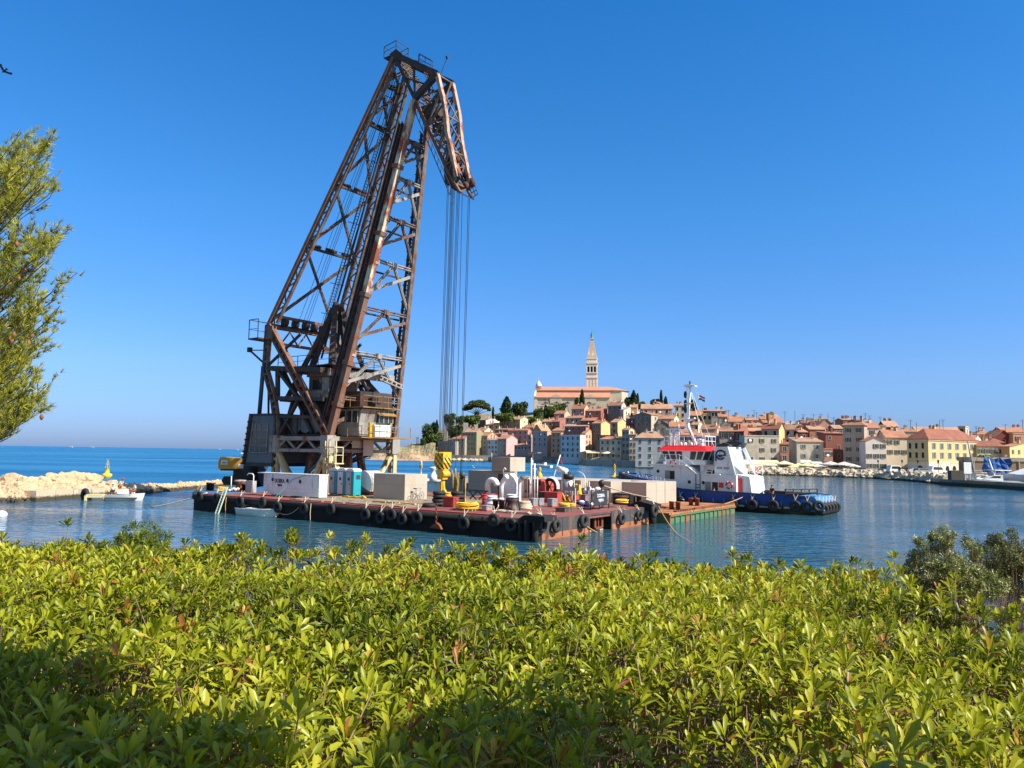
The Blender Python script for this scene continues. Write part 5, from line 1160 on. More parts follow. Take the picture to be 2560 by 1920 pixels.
for z, u in ((14,40.6),(10.8,39.1),(8.9,38.5)): b.bar(K(u,z,-4.5), K(u,z,4.5), .3, .4)
b.bar(K(31.6,10.5,-4.5), K(31.6,10.5,4.5), .3, .35); b.bar(K(32,13.5,-4.3), K(32,13.5,4.3), .3, .35)
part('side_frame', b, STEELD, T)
# top cross girder at the foot of the tie
b = MB(); b.bar(K(40.3,18.5,-4.6), K(40.3,18.5,4.6), .5, .5); b.bar(K(39.2,19.4,-4.3), K(39.2,19.4,4.3), .22, .3); b.bar(K(39.6,16.6,-4.4), K(39.6,16.6,4.4), .25, .3)
for i in range(8): a = -4.4+i*1.1; b.bar(K(39.8,16.7,a if i % 2 else a+1.1), K(39.8,18.1,a+1.1 if i % 2 else a), .12, .14)
part('tie_girder', b, RUSTR, T)
b = MB()
for a in (-3,-1.6,-.2,1.0,2.2): b.lathe([(.1,0),(.55,.02),(.5,.1),(.5,.22),(.55,.3),(.1,.32)], 14, 0, K(39.5,19.0,a), Matrix.Rotation(pi/2,3,'X'))
part('sheave', b, STEELD, T)
def rail(b, pts, h=1.0, r=.035, step=1.4, mid=True):
    pts = [Vector(p) for p in pts]; up = Vector((0,0,h))
    for p, q in zip(pts, pts[1:]):
        b.bar(p+up, q+up, r*1.5)
        if mid: b.bar(p+up*.5, q+up*.5, r)
        n = max(1, int((q-p).length/step))
        for i in range(n+1): c = p.lerp(q, i/n); b.bar(c, c+up, r*1.4)
b = MB(); b.box(-42.3,-40.6,-5.6,-3.2,17.0,17.15); rail(b, [K(40.7,17.1,-5.6),K(42.2,17.1,-5.6),K(42.2,17.1,-3.4)], 2.0, .05); b.bar(K(40.7,15.9,-4.6),K(42.8,16.0,-4.9),.1); b.bar(K(40.6,14.4,-4.6),K(42.9,16.0,-4.9),.16)
b.box(-43.1,-42.7,-5.1,-4.7,15.8,16.3); part('rear_platform', b, STEELD, T)
# --- machinery mast (inner pyramid)
AP = (35.0, 20.5); b = MB()
for s in S2_:
    b.bar(K(AP[0], AP[1], .5*s), K(37.2, 13.8, 1.4*s), .6, .5); b.bar(K(AP[0]-.2, AP[1], .5*s), K(31.1, 7.0, 4.2*s), .55, .5); b.bar(K(AP[0]+.2, AP[1]-.4, .4*s), K(38.8, 10.9, 3.0*s), .5, .45)
    b.bar(K(34.8, AP[1]-.2, .4*s), K(34.2, 13.9, .9*s), .42, .4)
b.tube([K(35.4,20.3,0),K(35.1,20.9,0),K(34.6,20.4,0)], .45, 8); b.bar(K(36.3,16.3,-.9),K(36.3,16.3,.9),.3); b.bar(K(37.2,14,-1.6),K(31.8,14,-3),.4,.5)
part('machinery_mast', b, STEELD, T)
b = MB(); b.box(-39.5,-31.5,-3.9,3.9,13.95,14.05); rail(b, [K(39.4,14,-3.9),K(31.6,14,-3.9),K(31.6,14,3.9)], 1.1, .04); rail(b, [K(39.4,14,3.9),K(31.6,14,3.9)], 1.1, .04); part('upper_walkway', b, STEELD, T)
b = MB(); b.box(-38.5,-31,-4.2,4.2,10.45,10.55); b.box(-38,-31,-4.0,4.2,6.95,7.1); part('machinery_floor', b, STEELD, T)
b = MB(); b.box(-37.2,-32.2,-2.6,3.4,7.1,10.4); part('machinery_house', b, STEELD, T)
b = MB(); 
for i in range(5): b.lathe([(.9,0),(.9,.1),(.6,.12),(.6,1.1),(.9,1.12),(.9,1.2)], 14, 0, K(33.6+(i % 3)*1.5, 8.1, -3.6+.6*(i//3)), Matrix.Rotation(-pi/2,3,'X'))
part('winch_drum', b, GREY_M, T)
b = MB(); b.box(-35.0,-31.9,-3.4,.2,10.6,12.9,0); b.prism([(-35.2,12.9),(-31.7,12.9),(-32.1,13.7),(-34.9,13.7)], -3.6, .4, 0); part('winch_hut', b, RUSTR, T)
b = MB(); b.box(-34.4,-33.1,-3.44,-3.401,11.6,12.6); part('window', b, GLASS_T, T); b = MB(); b.box(-34.9,-33.0,-3.43,-3.402,10.65,11.5); b.box(-33.0,-32.0,-3.43,-3.402,10.65,12.8); part('hut_panel', b, LIGHTS, T)
# counterweight / electrical house hung at the near rear corner
b = MB(); b.prism([(-42.7,4.1),(-38.5,4.1),(-38.5,9.0),(-41.9,9.0)], -4.9, 3.5); part('counterweight_house', b, mat('slate_cladding', L(96,102,112), .6, .1, .8, L(70,70,74), .3, 1.4, .15), T)
b = MB(); b.prism([(-42.05,5.2),(-39.3,5.2),(-39.3,8.2),(-41.6,8.2)], -4.95, -4.905, 0); o = part('window', b, GLASS_T, T)
c = MB(); [c.box(x,x+.05,-4.99,-4.952,5.25,8.15) for x in (-41.2,-40.4)]; [c.box(-41.8,-39.35,-4.985,-4.953,z,z+.045) for z in (5.9,6.7,7.5)]; c.bar(K(42.1,5.15,-4.97),K(39.25,5.15,-4.97),.07); c.bar(K(39.27,5.15,-4.97),K(39.27,8.25,-4.97),.07); c.bar(K(42.1,5.15,-4.97),K(41.65,8.25,-4.97),.07); part('frame', c, LIGHTS, o)
b = MB(); b.bar(K(43.0,3.9,-4.9),K(42.1,9.2,-4.9),.35,.35); b.box(-42.9,-38.4,-5.0,3.6,3.75,4.09); b.box(-42.2,-38.3,-5.0,3.6,9.01,9.2); [b.bar(K(43.1-.11*i*1.1,4.0+i*.62,-5.0),K(42.9-.11*i*1.1,4.0+i*.62,-5.3),.2) for i in range(8)]; part('house_trim', b, STEELD, T)
b = MB(); b.tube([K(41.6,9.2,-4.3),K(40.9,14.2,-4.6)], .22, 8); b.tube([K(41.0,9.2,-3.6),K(40.5,13.5,-4.2)], .12, 6); part('pipe', b, mat('blue_grey_pipe', L(58,80,104), .6, .1), T)
# --- tie (rear latticed member, two side trusses) from G to the apex
TT = (26.75, 45.6)
def tie(t, s, off=0.0):
    u, z = lp(G_, TT, t); hw = 4.5+(1.05-4.5)*t; return K(u-off*.88, z-off*.44, hw*s)
for s in S2_:
    b = MB(); b.bar(tie(0,s), tie(1,s), .38, .4, 0, (0,1,0)); part('tie_chord', b, RUSTR if s < 0 else STEEL, T)
    b = MB(); o0, o1 = 1.15, .8
    b.bar(tie(.02,s,o0), tie(.97,s,o1), .26, .3, 0, (0,1,0))
    for i in range(22): t0, t1 = i/22, (i+1)/22; b.bar(tie(t0,s,0), tie(t0,s,1.1), .09); b.bar(tie(t0 if i % 2 else t1, s, 0), tie(t1 if i % 2 else t0, s, 1.05), .12, .1)
    part('tie_lattice', b, STEEL, T)
TN = [0.015,.30,.535,.765,.905,.985]
for i, (a, c) in enumerate(zip(TN, TN[1:])):
    b = MB(); b.laced(tie(a,-1), tie(c,1), .3, .22, 0, 9, (1,0,1), .08, .1); b.laced(tie(a,1), tie(c,-1), .3, .22, 0, 9, (1,0,1), .08, .1); part('tie_cross_brace', b, STEEL, T)
    b = MB(); b.bar(tie(c,-1,.1), tie(c,1,.1), .2, .26)
    w_ = (tie(c,1)-tie(c,-1)).length
    if i < 4:
        for f in ((.18,.42),(.55,.85)) if i else ((.12,.3),(.42,.62),(.75,.92)): p, q = tie(c,-1,.0).lerp(tie(c,1,.0), f[0]), tie(c,-1,.0).lerp(tie(c,1,.0), f[1]); b.tube([p+Vector((-.1,0,.35)), q+Vector((-.1,0,.35))], .2, 8)
    part('rope_roller_beam', b, STEELD, T)
# ladder and long ropes inside the tie
b = MB(); p0 = K(38.6,15.5,.4); p1 = K(27.4,43.6,.1)
for y in (-.25,.25): b.bar(p0+Vector((0,y,0)), p1+Vector((0,y*.8,0)), .07)
for i in range(95): c = p0.lerp(p1, i/95); b.bar(c+Vector((0,-.25,0)), c+Vector((0,.25,0)), .045)
for i in range(9): c = p0.lerp(p1, (i+.5)/9); b.bar(c+Vector((-.1,-.9,0)), c+Vector((.1,.9,0)), .06)
b.bar(p0+Vector((.25,.6,0)), p1+Vector((.2,.3,0)), .16); part('ladder', b, STEELD, T)
b = MB()
for y0, y1, du in ((-1.9,-.4,.4),(-1.3,-.3,.4),(-.9,-.2,.2),(1.2,.3,.3),(1.7,.4,.3),(2.1,.5,.5),(-.6,-.15,.6)): b.tube([K(38.9,19,y0), K(32.9,32,y0*.62+y1*.38), K(27.1+du*.3,44.4,y1)], .03, 4)
part('luffing_rope', b, BLACK, T)
# --- strut (main boom)
SB = (30.5, 6.6); SJ = (23.65, 40.2)
def st(t, s, off=0.0):
    u, z = lp(SB, SJ, t); hw = 4.5+(1.12-4.5)*t; return K(u+off, z+off*.2, hw*s)
def tz(z): return (z-SB[1])/(SJ[1]-SB[1])
b = MB()
segs = [(0,.42,0),(.42,1,1)]
for a, c, mi in segs: b.bar(st(a,-1), st(c,-1), .6, .6, mi, (0,1,0))
for t in (.1,.22,.42,.6,.8): b.bar(st(t-.006,-1), st(t+.006,-1), .84, .84, 0, (0,1,0))
part('boom_chord', b, [RUSTR, FLAKE], T)
b = MB(); b.bar(st(0,1), st(1,1), .42, .5, 0, (0,1,0)); part('boom_chord', b, STEEL, T)
b = MB()
b.laced(st(.06,-1,1.15), st(.93,-1,.95), .5, .5, 0, 44, (0,1,0), .13, .22); b.bar(st(.06,1,.8), st(.93,1,.7), .2, .24)
part('boom_rear_chord', b, STEELD, T)
b = MB()
for s in S2_:
    for i in range(34): a = .07+i*.0255; b.bar(st(a,s,.1), st(a,s,1.0), .1); b.bar(st(a if i % 2 else a+.0255,s,.1), st(a+.0255 if i % 2 else a,s,1.0), .1)
for i in range(7): a = .12+i*.125; b.bar(st(a,-1,1.1), st(a,1,1.1), .16)
part('boom_side_lacing', b, STEELD, T)
ZS = [10.6,15.1,19.5,24.2,28.5,32.5,36.3]
for i, z in enumerate(ZS):
    t = tz(z); b = MB(); A_, B2 = st(t,-1), st(t,1); M_ = A_.lerp(B2,.5); tl = tz(ZS[i-1]) if i else tz(7.2)
    b.laced(A_, B2, .34, .3, 0, 5, (1,0,0), .1, .12); b.box(M_.x-.25, M_.x+.25, M_.y-.35, M_.y+.35, M_.z-.3, M_.z+.2)
    b.laced(M_, st(tl*.82+t*.18,-1), .26, .22, 0, 6, (1,0,0), .09, .1); b.laced(M_, st(tl*.9+t*.1,1), .26, .22, 0, 6, (1,0,0), .09, .1)
    b.bar(st(t-.018,1), st(tl*.68+t*.32,-1), .3, .28, 0, (1,0,0)); b.bar(st(t-.005,-1), st(t-.005,-1)+Vector((0,.5,-.1)), .6, .5)
    part('boom_brace', b, LIGHTS if i % 2 else STEEL, T)
# pale box beam sticking out at the boom foot level
b = MB(); b.bar(K(31.2,13.2,-4.2), K(29.4,13.0,3.0), .5, .7); b.laced(K(29.4,13.0,1.0), K(28.9,12.2,3.9), .5, .3, 0, 5, (1,0,0)); part('spreader', b, LIGHTS, T)
# --- head: apex, jib
JN = {'T':(26.72,45.9),'P':(20.72,42.1),'J':(23.6,40.35)}
UC = [(20.72,42.1),(19.75,38.7),(19.35,35.9),(18.65,33.3),(18.1,31.3)]; LC = [(23.6,40.35),(21.75,36.85),(20.1,33.8),(19.3,32.2),(17.75,29.8)]
hwj = lambda z: .95+.2*(z-30)/12
for s in S2_:
    b = MB(); b.bar(K(*JN['T'],1.05*s), K(*JN['P'],1.15*s), .3, .6, 0); b.bar(K(*JN['T'],1.05*s), K(*JN['J'],1.15*s), .22, .3, 0); b.bar(K(*JN['J'],1.15*s), K(*JN['P'],1.15*s), .45, .6, 0)
    b.prism([(-JN['T'][0]-.6,JN['T'][1]+.2),(-JN['T'][0]+.3,JN['T'][1]+.5),(-JN['T'][0]+1.2,JN['T'][1]-.3),(-JN['T'][0]+.9,JN['T'][1]-1.4),(-JN['T'][0]+.3,JN['T'][1]-1.4)], 1.05*s-.06, 1.05*s+.06)
    b.bar(K(25.1,43.0,1.08*s), K(21.9,41.3,1.1*s), .16); b.bar(K(23.9,44.0,1.1*s), K(23.6,40.5,1.1*s), .18)
    part('jib_head_frame', b, STEELD, T)
    b = MB()
    for p, q in zip(UC, UC[1:]): b.bar(K(*p, hwj(p[1])*s), K(*q, hwj(q[1])*s), .34, .42, 0, (0,1,0))
    part('jib_upper_chord', b, mat('pale_rusted_paint', L(190,158,136), .8, .15, 1.2, L(128,74,50), .55, 1.3, .5), T) if s < 0 else part('jib_upper_chord', b, bpy.data.materials['pale_rusted_paint'], T)
    b = MB()
    for p, q in zip(LC, LC[1:]): b.bar(K(*p, hwj(p[1])*s), K(*q, hwj(q[1])*s), .24, .34, 0, (0,1,0))
    part('jib_lower_chord', b, RUSTR, T)
b = MB(); rj = random.Random(3)
def on(tb, t): t *= len(tb)-1; i = min(int(t), len(tb)-2); return lp(tb[i], tb[i+1], t-i)
for i in range(9):
    t0, t1 = i/9, (i+1)/9; a, c, d_, e = on(UC,t0), on(LC,t0), on(UC,t1), on(LC,t1)
    for s in S2_: b.bar(K(*a,1.0*s), K(*c,1.0*s), .13); b.bar(K(*(a if i % 2 else d_),1.0*s), K(*(e if i % 2 else c),1.0*s), .13)
    b.bar(K(*c,-1), K(*c,1), .14); b.bar(K(*a,-1), K(*a,1), .12) if i % 3 == 0 else None; b.bar(K(*c,-1 if i % 2 else 1), K(*e,1 if i % 2 else -1), .12)
    if i < 6: b.bar(K(*a,-1 if i % 2 else 1), K(*on(UC,min(1,t0+.22)),1 if i % 2 else -1), .11)
for i in range(16):
    p = lp(JN['T'], (22.2,39.4), i/16); q = lp(JN['T'], (22.2,39.4), (i+1)/16); b.bar(K(p[0]-.3,p[1]-.4,rj.uniform(-.9,.9)), K(q[0]-.3,q[1]-.9,rj.uniform(-.9,.9)), .1); b.bar(K(p[0]-.6,p[1]-.7,-.9), K(p[0]-.6,p[1]-.7,.9), .08)
for i in range(14):
    p = lp((23.3,40.2),(19.0,32.3), i/14); q = lp((23.3,40.2),(19.0,32.3), (i+1.6)/14); b.bar(K(p[0]-.7,p[1]+.2,rj.uniform(-.8,.8)), K(q[0]-.5,q[1]+.2,rj.uniform(-.8,.8)), .12); b.bar(K(p[0]-.4,p[1],-.95), K(p[0]-.4,p[1],.95), .09)
part('jib_lattice', b, STEEL, T)
b = MB(); b.box(-23.0,-21.2,-.9,.9,38.4,39.5); b.box(-21.6,-20.4,-.7,.7,36.6,37.4); part('jib_machinery', b, STEELD, T)
b = MB()
for u, z, s_, r in ((19.35,31.3,-.7,.45),(19.0,31.0,-.25,.45),(18.8,30.9,.2,.42),(18.4,31.0,.6,.42),(17.9,31.3,.9,.45),(18.5,33.2,-.6,.32)): b.lathe([(.1,-.12),(r,-.12),(r*.86,-.03),(r*.86,.03),(r,.12),(.1,.12)], 16, 0, K(u,z,s_), Matrix.Rotation(pi/2,3,'X'))
b.prism([(-19.8,32.9),(-18.6,33.2),(-17.7,31.2),(-18.6,30.4),(-19.6,31.3)], -1.0, -.86); part('nose_sheave', b, STEELD, T)
b = MB(); b.prism([(-19.8,33.5),(-18.9,34.0),(-18.2,31.9),(-19.0,31.5)], -.8, -.2); part('nose_plate', b, mat('orange_primer', L(150,84,52), .8, .2), T)
# walkway and handrails beside the jib and at the top
b = MB(); b.bar(K(19.2,33.0,1.1), K(17.85,29.9,1.0), .4, .06); P0 = K(19.1,33.0,1.15); P1 = K(17.75,29.9,1.05)
for dz in (.0,.5,1.0): b.bar(P0+Vector((dz*.6,0,dz*.2)), P1+Vector((dz*.6,0,dz*.2)), .05)
for i in range(8): c = P0.lerp(P1, i/7); b.bar(c, c+Vector((.6,0,.2)), .05)
for i in range(13):                                                                        # near lower walkway along the underside
    p = lp((23.2,39.2),(18.3,29.6), i/12); q = lp((23.2,39.2),(18.3,29.6), min(1,(i+1)/12)); b.bar(K(p[0]+.35,p[1],-1.3), K(q[0]+.35,q[1],-1.3), .06); b.bar(K(p[0]+.35,p[1],-1.3), K(p[0]+.1,p[1]+.6,-1.5), .045); b.bar(K(p[0]+.1,p[1]+.6,-1.5), K(q[0]+.1,q[1]+.6,-1.5), .045)
b.bar(K(18.4,30.2,-1.1), K(17.7,29.7,.2), .1); b.bar(K(18.0,30.4,.6), K(17.6,29.6,1.0), .12); part('jib_walkway', b, STEELD, T)
b = MB(); q = [K(28.3,46.1,-.9),K(28.3,46.1,.9),K(26.6,46.3,.9),K(26.6,46.3,-.9),K(28.3,46.1,-.9)]; rail(b, q, 1.15, .035, 1.8); b.box(-28.3,-26.6,-.9,.9,46.0,46.1)
rail(b, [K(25.2,45.4,1.0),K(23.2,44.0,1.0)], 1.0, .04); rail(b, [K(24.0,44.6,-.2),K(22.4,43.4,-.2)], 1.0, .035, .7)
b.bar(K(26.0,46,.9),K(24.6,45.4,1.1),.05); b.bar(K(22.4,43.4,1.2),K(21.7,45.2,1.4),.05); b.box(-21.8,-21.6,1.3,1.5,45.1,45.35)
for i in range(10): p = lp((24.2,44.6),(20.9,37.6), i/9); b.bar(K(*p,.35), K(*p,.85), .05)
b.bar(K(24.2,44.6,.35), K(20.9,37.6,.35), .06); b.bar(K(24.2,44.6,.85), K(20.9,37.6,.85), .06); part('top_handrail', b, STEELD, T)
# --- operator's cab at the foot of the boom
b = MB(); b.prism([(-31.4,6.95),(-28.4,6.95),(-28.4,8.3),(-28.1,9.6),(-31.4,9.6)], -2.6, 1.9); part('cab', b, LIGHTS, T)
b = MB(); b.box(-28.38,-28.05,-.3,1.7,8.35,9.45); b.box(-31.2,-28.5,-2.65,-2.601,8.3,9.4); part('window', b, GLASS_T, T); b = MB(); [b.box(-28.04,-28.0,y,y+.06,8.3,9.5) for y in (-.3,.35,1.0,1.65)]; [b.box(x,x+.07,-2.7,-2.651,8.25,9.45) for x in (-31.2,-30.3,-29.4,-28.6)]; part('window_frame', b, CREAMY, T)
b = MB(); b.box(-28.37,-28.0,-.9,1.3,6.75,8.1); part('white_cabinet', b, WHITE, T); b = MB(); b.box(-28.4,-28.2,-1.35,-1.0,6.7,8.3); part('door', b, YEL, T)
b = MB(); b.box(-31.6,-27.6,-2.9,2.4,9.7,9.8); rail(b, [K(31.4,9.8,-2.8),K(27.7,9.8,-2.8),K(27.7,9.8,2.3)], 1.1, .04); b.box(-31.6,-27.4,-3.2,3.9,6.75,6.85); rail(b, [K(31.4,6.85,-3.1),K(27.5,6.85,-3.1),K(27.5,6.85,3.8)], 1.05, .035); b.prism([(-28.5,9.3),(-27.7,9.0),(-27.7,9.1),(-28.5,9.62)], -.6, 1.9); part('cab_platform', b, mat('rusty_yellow_platform', L(150,116,64), .85, .2), T)
b = MB(); b.box(-31,-29,-2.0,2.5,9.85,11.4); b.box(-28.9,-28.4,-.9,.3,10.2,10.8); b.bar(K(29,9.8,2.6),K(31.4,13.2,.5),.4); part('control_cubicle', b, STEELD, T)
b = MB(); b.box(-29.9,-29.86,-.5,.9,5.0,6.6); b.box(-30.35,-30.3,-1.6,.6,5.75,6.5); part('hung_panel', b, mat('pinkish_board', L(206,184,168), .8, .08), T)
# yellow access stair at the near foot
b = MB(); rail(b, [K(30.2,ZD+.1,-5.2),K(30.2,5.0,-5.2)], .7, .05, .6); b.box(-30.2,-28.6,-5.4,-4.2,4.2,4.3); rail(b, [K(30.1,4.3,-5.4),K(28.7,4.3,-5.4),K(28.7,4.3,-4.3)], 1.5, .06, .9); [b.bar(K(x,ZD,-5.2),K(x,6.4,-5.2),.12) for x in (30.2,29.6,28.7)]; b.box(-30.0,-29.4,-5.6,-5.42,4.8,5.6); part('access_stair', b, CREAMY, T)
# --- hoist ropes and hook block
HB = (19.87, 5.4)
RP = [(1119,451,1096,1135),(1122,451,1099,1135),(1128,455,1103,1135),(1130,455,1106,1135),(1132,455,1108,1135),(1134,455,1111,1135),(1137,455,1114,1135),(1143,468,1119,1135),(1146,468,1121,1135),(1149,468,1125,1135)]
for i, (x0, y0, x1, y1) in enumerate(RP):
    sv = (-.85+.19*i); u0, z0 = onv(x0, y0+6, VC+sv); u1, z1 = onv(x1, y1, VC+sv*.8); b = MB(); b.tube([K(u0,z0,sv), K(u1,z1,sv*.8)], .026, 5, 0, False); part('hoist_rope', b, BLACK, T)
for x0, y0, x1, y1 in ((1156,475,1137.5,1236),(1171,488,1151,1182),(1174.5,488,1154,1182)):
    sv = 1.0; u0, z0 = onv(x0, y0, VC+sv); u1, z1 = onv(x1, y1, VC+sv); b = MB(); b.tube([K(u0,z0,sv), K(u1,z1,sv)], .026, 5, 0, False); part('hoist_rope', b, BLACK, T)
STR = mat('hazard_stripes', L(224,176,40), .55, .1)
def stripe_mat(m):
    t = m.node_tree; b = t.nodes['Principled BSDF']; tc = nn(t, 'ShaderNodeTexCoord'); wv = nn(t, 'ShaderNodeTexWave'); wv.bands_direction = 'DIAGONAL'; wv.inputs['Scale'].default_value = 1.15; r = ramp(t, [(.5,(.02,.018,.015)),(.52,L(226,180,44))]); t.links.new(tc.outputs['Object'], wv.inputs['Vector']); t.links.new(wv.outputs['Fac'], r.inputs[0]); t.links.new(r.outputs[0], b.inputs['Base Color'])
stripe_mat(STR)
hb = link('hook_block', None, T) if False else None
b = MB(); b.prism([(-20.35,5.4),(-19.4,5.4),(-19.25,4.5),(-19.5,3.9),(-20.2,3.9),(-20.5,4.5)], -.55, .55, 0); o = part('hook_block', b, STR, T)
b = MB(); b.prism([(-20.25,3.9),(-19.45,3.9),(-19.55,2.95),(-20.15,2.95)], -.36, .36); [b.box(-20.35+.24*i,-20.29+.24*i,-.6,.6,4.3,5.5) for i in range(5)]; b.lathe([(.3,-.5),(.3,.5)], 14, 0, K(19.6,3.45,0), Matrix.Rotation(pi/2,3,'X')); part('block_cheek', b, YEL, o)
b = MB(); b.tube([(-19.87,0,3.0),(-19.87,0,2.7)], .12, 8); b.prism([(-20.05,2.8),(-19.7,2.8),(-19.55,1.9),(-20.2,1.9)], -.1, .1); b.prism([(-20.0,2.8),(-19.75,2.8),(-19.75,1.9),(-20.0,1.9)], -.25, .25); part('swivel', b, YEL, o)
b = MB(); pts = [(-19.87+.42*cos(a), 0, 1.65+.42*sin(a)) for a in [radians(q) for q in range(95,-190,-18)]]; b.tube(pts, [.09]+[.15]*(len(pts)-3)+[.1,.05], 8); part('hook', b, YEL, o)
# ================================================================ deck cargo of the crane barge
def D_(px, py, z=ZD): return onuv(px, py, z)
def sc(px, u, v): return px/FPX*BW(u, v).y                      # photo pixels -> metres at that spot
# bicycle leaning on the near block
u0, v0_, w0, d0, h0 = NB
t_ = bar_solve(u0, v0_, ZD, BV, 1013); t2 = bar_solve(u0, v0_, ZD, BV, 1057)
T = thing('bicycle', 'old pale bicycle with curved handlebar leaning on the sunlit side of the near concrete block', 'bicycle', BW(u0-.35, v0_+(t_+t2)/2, ZD+.07), RZB+pi/2)
MET = mat('bicycle_metal', L(150,156,160), .4, .1, 3)
for x in (-.52,.52):
    b = MB(); b.torus((x,0,.34), .32, .018, (0,1,0), 26, 6); [b.bar((x,0,.34),(x+.31*cos(a),0,.34+.31*sin(a)),.006) for a in [q*pi/6 for q in range(12)]]; b.lathe([(.03,-.04),(.03,.04)], 8, 0, (x,0,.34), Matrix.Rotation(pi/2,3,'X')); part('wheel', b, mat('bicycle_wheel', L(90,88,80), .6, .1) if x < 0 else bpy.data.materials['bicycle_wheel'], T)
b = MB(); F_ = {'r':(-.52,0,.34),'bb':(-.08,0,.3),'s':(-.25,0,.8),'h':(.32,0,.82),'h2':(.36,0,.66),'f':(.52,0,.34)}
for a, c in (('r','bb'),('r','s'),('bb','s'),('s','h'),('bb','h2'),('h','h2'),('h2','f')): b.tube([F_[a],F_[c]], .02, 6)
part('frame', b, MET, T); b = MB(); b.tube([F_['h'],(.3,0,.98)],.015,6); b.tube([(.22,-.24,.94),(.34,-.2,.99),(.3,0,.99),(.34,.2,.99),(.22,.24,.94)],.016,6); part('handlebar', b, MET, T)
b = MB(); b.tube([F_['s'],(-.28,0,.94)],.015,6); b.prism([(-.45,.93),(-.12,.95),(-.14,1.0),(-.45,1.02)], -.07, .07); part('saddle', b, BLACK, T)
b = MB(); b.torus((-.08,-.04,.3), .09, .01, (0,1,0), 14, 4); b.bar((-.08,-.06,.3),(-.02,-.06,.15),.02); b.box(-.07,.03,-.12,-.05,.13,.15); part('crankset', b, BLACK, T)
# heap of tyres under the hook + lying tyre
GT = 'heap of black tyres under the crane hook'
lbs = ['bottom tyre of the left stack under the crane hook','second tyre of the left stack under the crane hook','third tyre of the left stack under the crane hook','top tyre of the left stack under the crane hook','bottom tyre of the right stack under the crane hook','second tyre of the right stack under the crane hook','third tyre of the right stack under the crane hook','top tyre of the right stack under the crane hook']
u, v = D_(1096, 1264); 
for i in range(8):
    s, k = divmod(i, 4); o = tyre(BW(u-s*1.15+random.uniform(-.08,.08), v+s*.9, ZD+.16+.27*k), 0, lbs[i], GT, 1.15); 
    for c in o.children: c.rotation_euler = (pi/2+random.uniform(-.12,.12), 0, 0)
    for c in list(o.children):
        if c.name.startswith('rope'): bpy.data.objects.remove(c)
u, v = D_(1073, 1268); o = tyre(BW(u, v, ZD+.15), .5, 'single black tyre lying flat on the deck edge left of the tyre heap', None, 1.25); [setattr(c, 'rotation_euler', (pi/2,0,0)) for c in o.children]
[bpy.data.objects.remove(c) for c in list(o.children) if c.name.startswith('rope')]
def coil(name, label, px, py, R, h, m, z=ZD, n=None, squash=.8, pile=False, cat='rope coil'):
    u, v = D_(px, py, z); b = MB(); r = .045; n = n or int(h/(2*r*.9)); rr = random.Random(int(px))
    for i in range(n):
        for q in range(2):
            R2 = R*(1-.22*q)*(1-(.35*i/n if pile else .04*rr.random())); b.torus((rr.uniform(-.05,.05), rr.uniform(-.05,.05), .06+i*r*1.75), R2, r, (rr.uniform(-.1,.1), rr.uniform(-.1,.1), 1), 18, 5)
    return solo(name, b, m, label, cat, loc=BW(u, v, z), rz=RZB)
coil('rope_coil', 'big loose coil of yellow hose on a pallet right of the red box', 1168, 1271, .82, .42, mat('yellow_hose', L(244,196,60), .6, .06), ZD+.12)
b = MB(); [b.box(-.9,.9,y,y+.14,0,.1) for y in (-.6,-.25,.1,.45)]; solo('pallet', b, TIMB, 'wooden pallet under the yellow hose coil', 'pallet', loc=BW(*D_(1168,1275), ZD), rz=RZB)
coil('rope_coil', 'yellow rope coil heaped at the far left end of the deck', 556, 1228, .62, .45, ROPE_Y, pile=True)
coil('rope_coil', 'beige mooring rope coil right of the brown capstan', 1311, 1272, .6, .62, ROPE_W, pile=True)
coil('rope_coil', 'yellow rope coil in front of the red engine housing', 1410, 1271, .42, .42, ROPE_Y); coil('rope_coil', 'smaller yellow rope coil just right of another one, before the red engine housing', 1427, 1269, .36, .36, ROPE_Y)
coil('rope_coil', 'yellow rope wound on the dark winch right of the name board', 1554, 1257, .5, .3, ROPE_Y, ZD+.35)
coil('rope_coil', 'yellow chain-like rope heap beside the tyre heap', 1118, 1252, .4, .75, YEL, pile=True)
b = MB(); b.tube([(-1.2,0,.12),(-.7,.2,.18),(-.3,-.1,.1),(.2,.15,.2),(.6,-.05,.12),(1.2,.1,.14),(1.5,-.2,.3),(1.8,-.1,.12)], .09, 7); solo('yellow_hose', b, YEL, 'yellow hose lying on the deck edge below the toilets', 'hose', loc=BW(*D_(880,1247), ZD), rz=RZB)
def crate(name, label, pl, pc, pr, yb, yt, m, cat, lid=None, z=ZD, foot=None, ribs=True):
    u, v, w_, d, h = block3(pl, pc, pr, yb, yt, z); T = thing(name, label, cat, BW(u, v, z), RZB); b = MB(); f = .08 if foot else 0
    b.box(-w_, 0, 0, d, f, h*.93); 
    part('body', b, m, T)
    b = MB(); b.box(-w_-.03,.03,-.03,d+.03,h*.93,h); part('lid', b, lid or m, T)
    if ribs:
        b = MB(); n = 4
        for i in range(n): b.box(-w_*(i+.5)/n-.02, -w_*(i+.5)/n+.02, -.03, -.002, f+.03, h*.9); b.box(.002,.03,d*(i+.5)/n-.02,d*(i+.5)/n+.02,f+.03,h*.9)
        b.box(.031,.06,d*.35,d*.65,h*.72,h*.8); part('rib', b, lid or m, T)
    if foot: b = MB(); b.box(-w_-.02,.02,-.02,d+.02,0,f); part('foot', b, foot, T)
    return T
crate('tool_box', 'red steel deck box with open front left of the yellow hose coil', 1108, 1133, 1147, 1269, 1243, REDD, 'box')
crate('battery_box', 'small light grey battery box beside the white sacks', 1204, 1217, 1231, 1278, 1264, GREYP, 'box', foot=REDD)
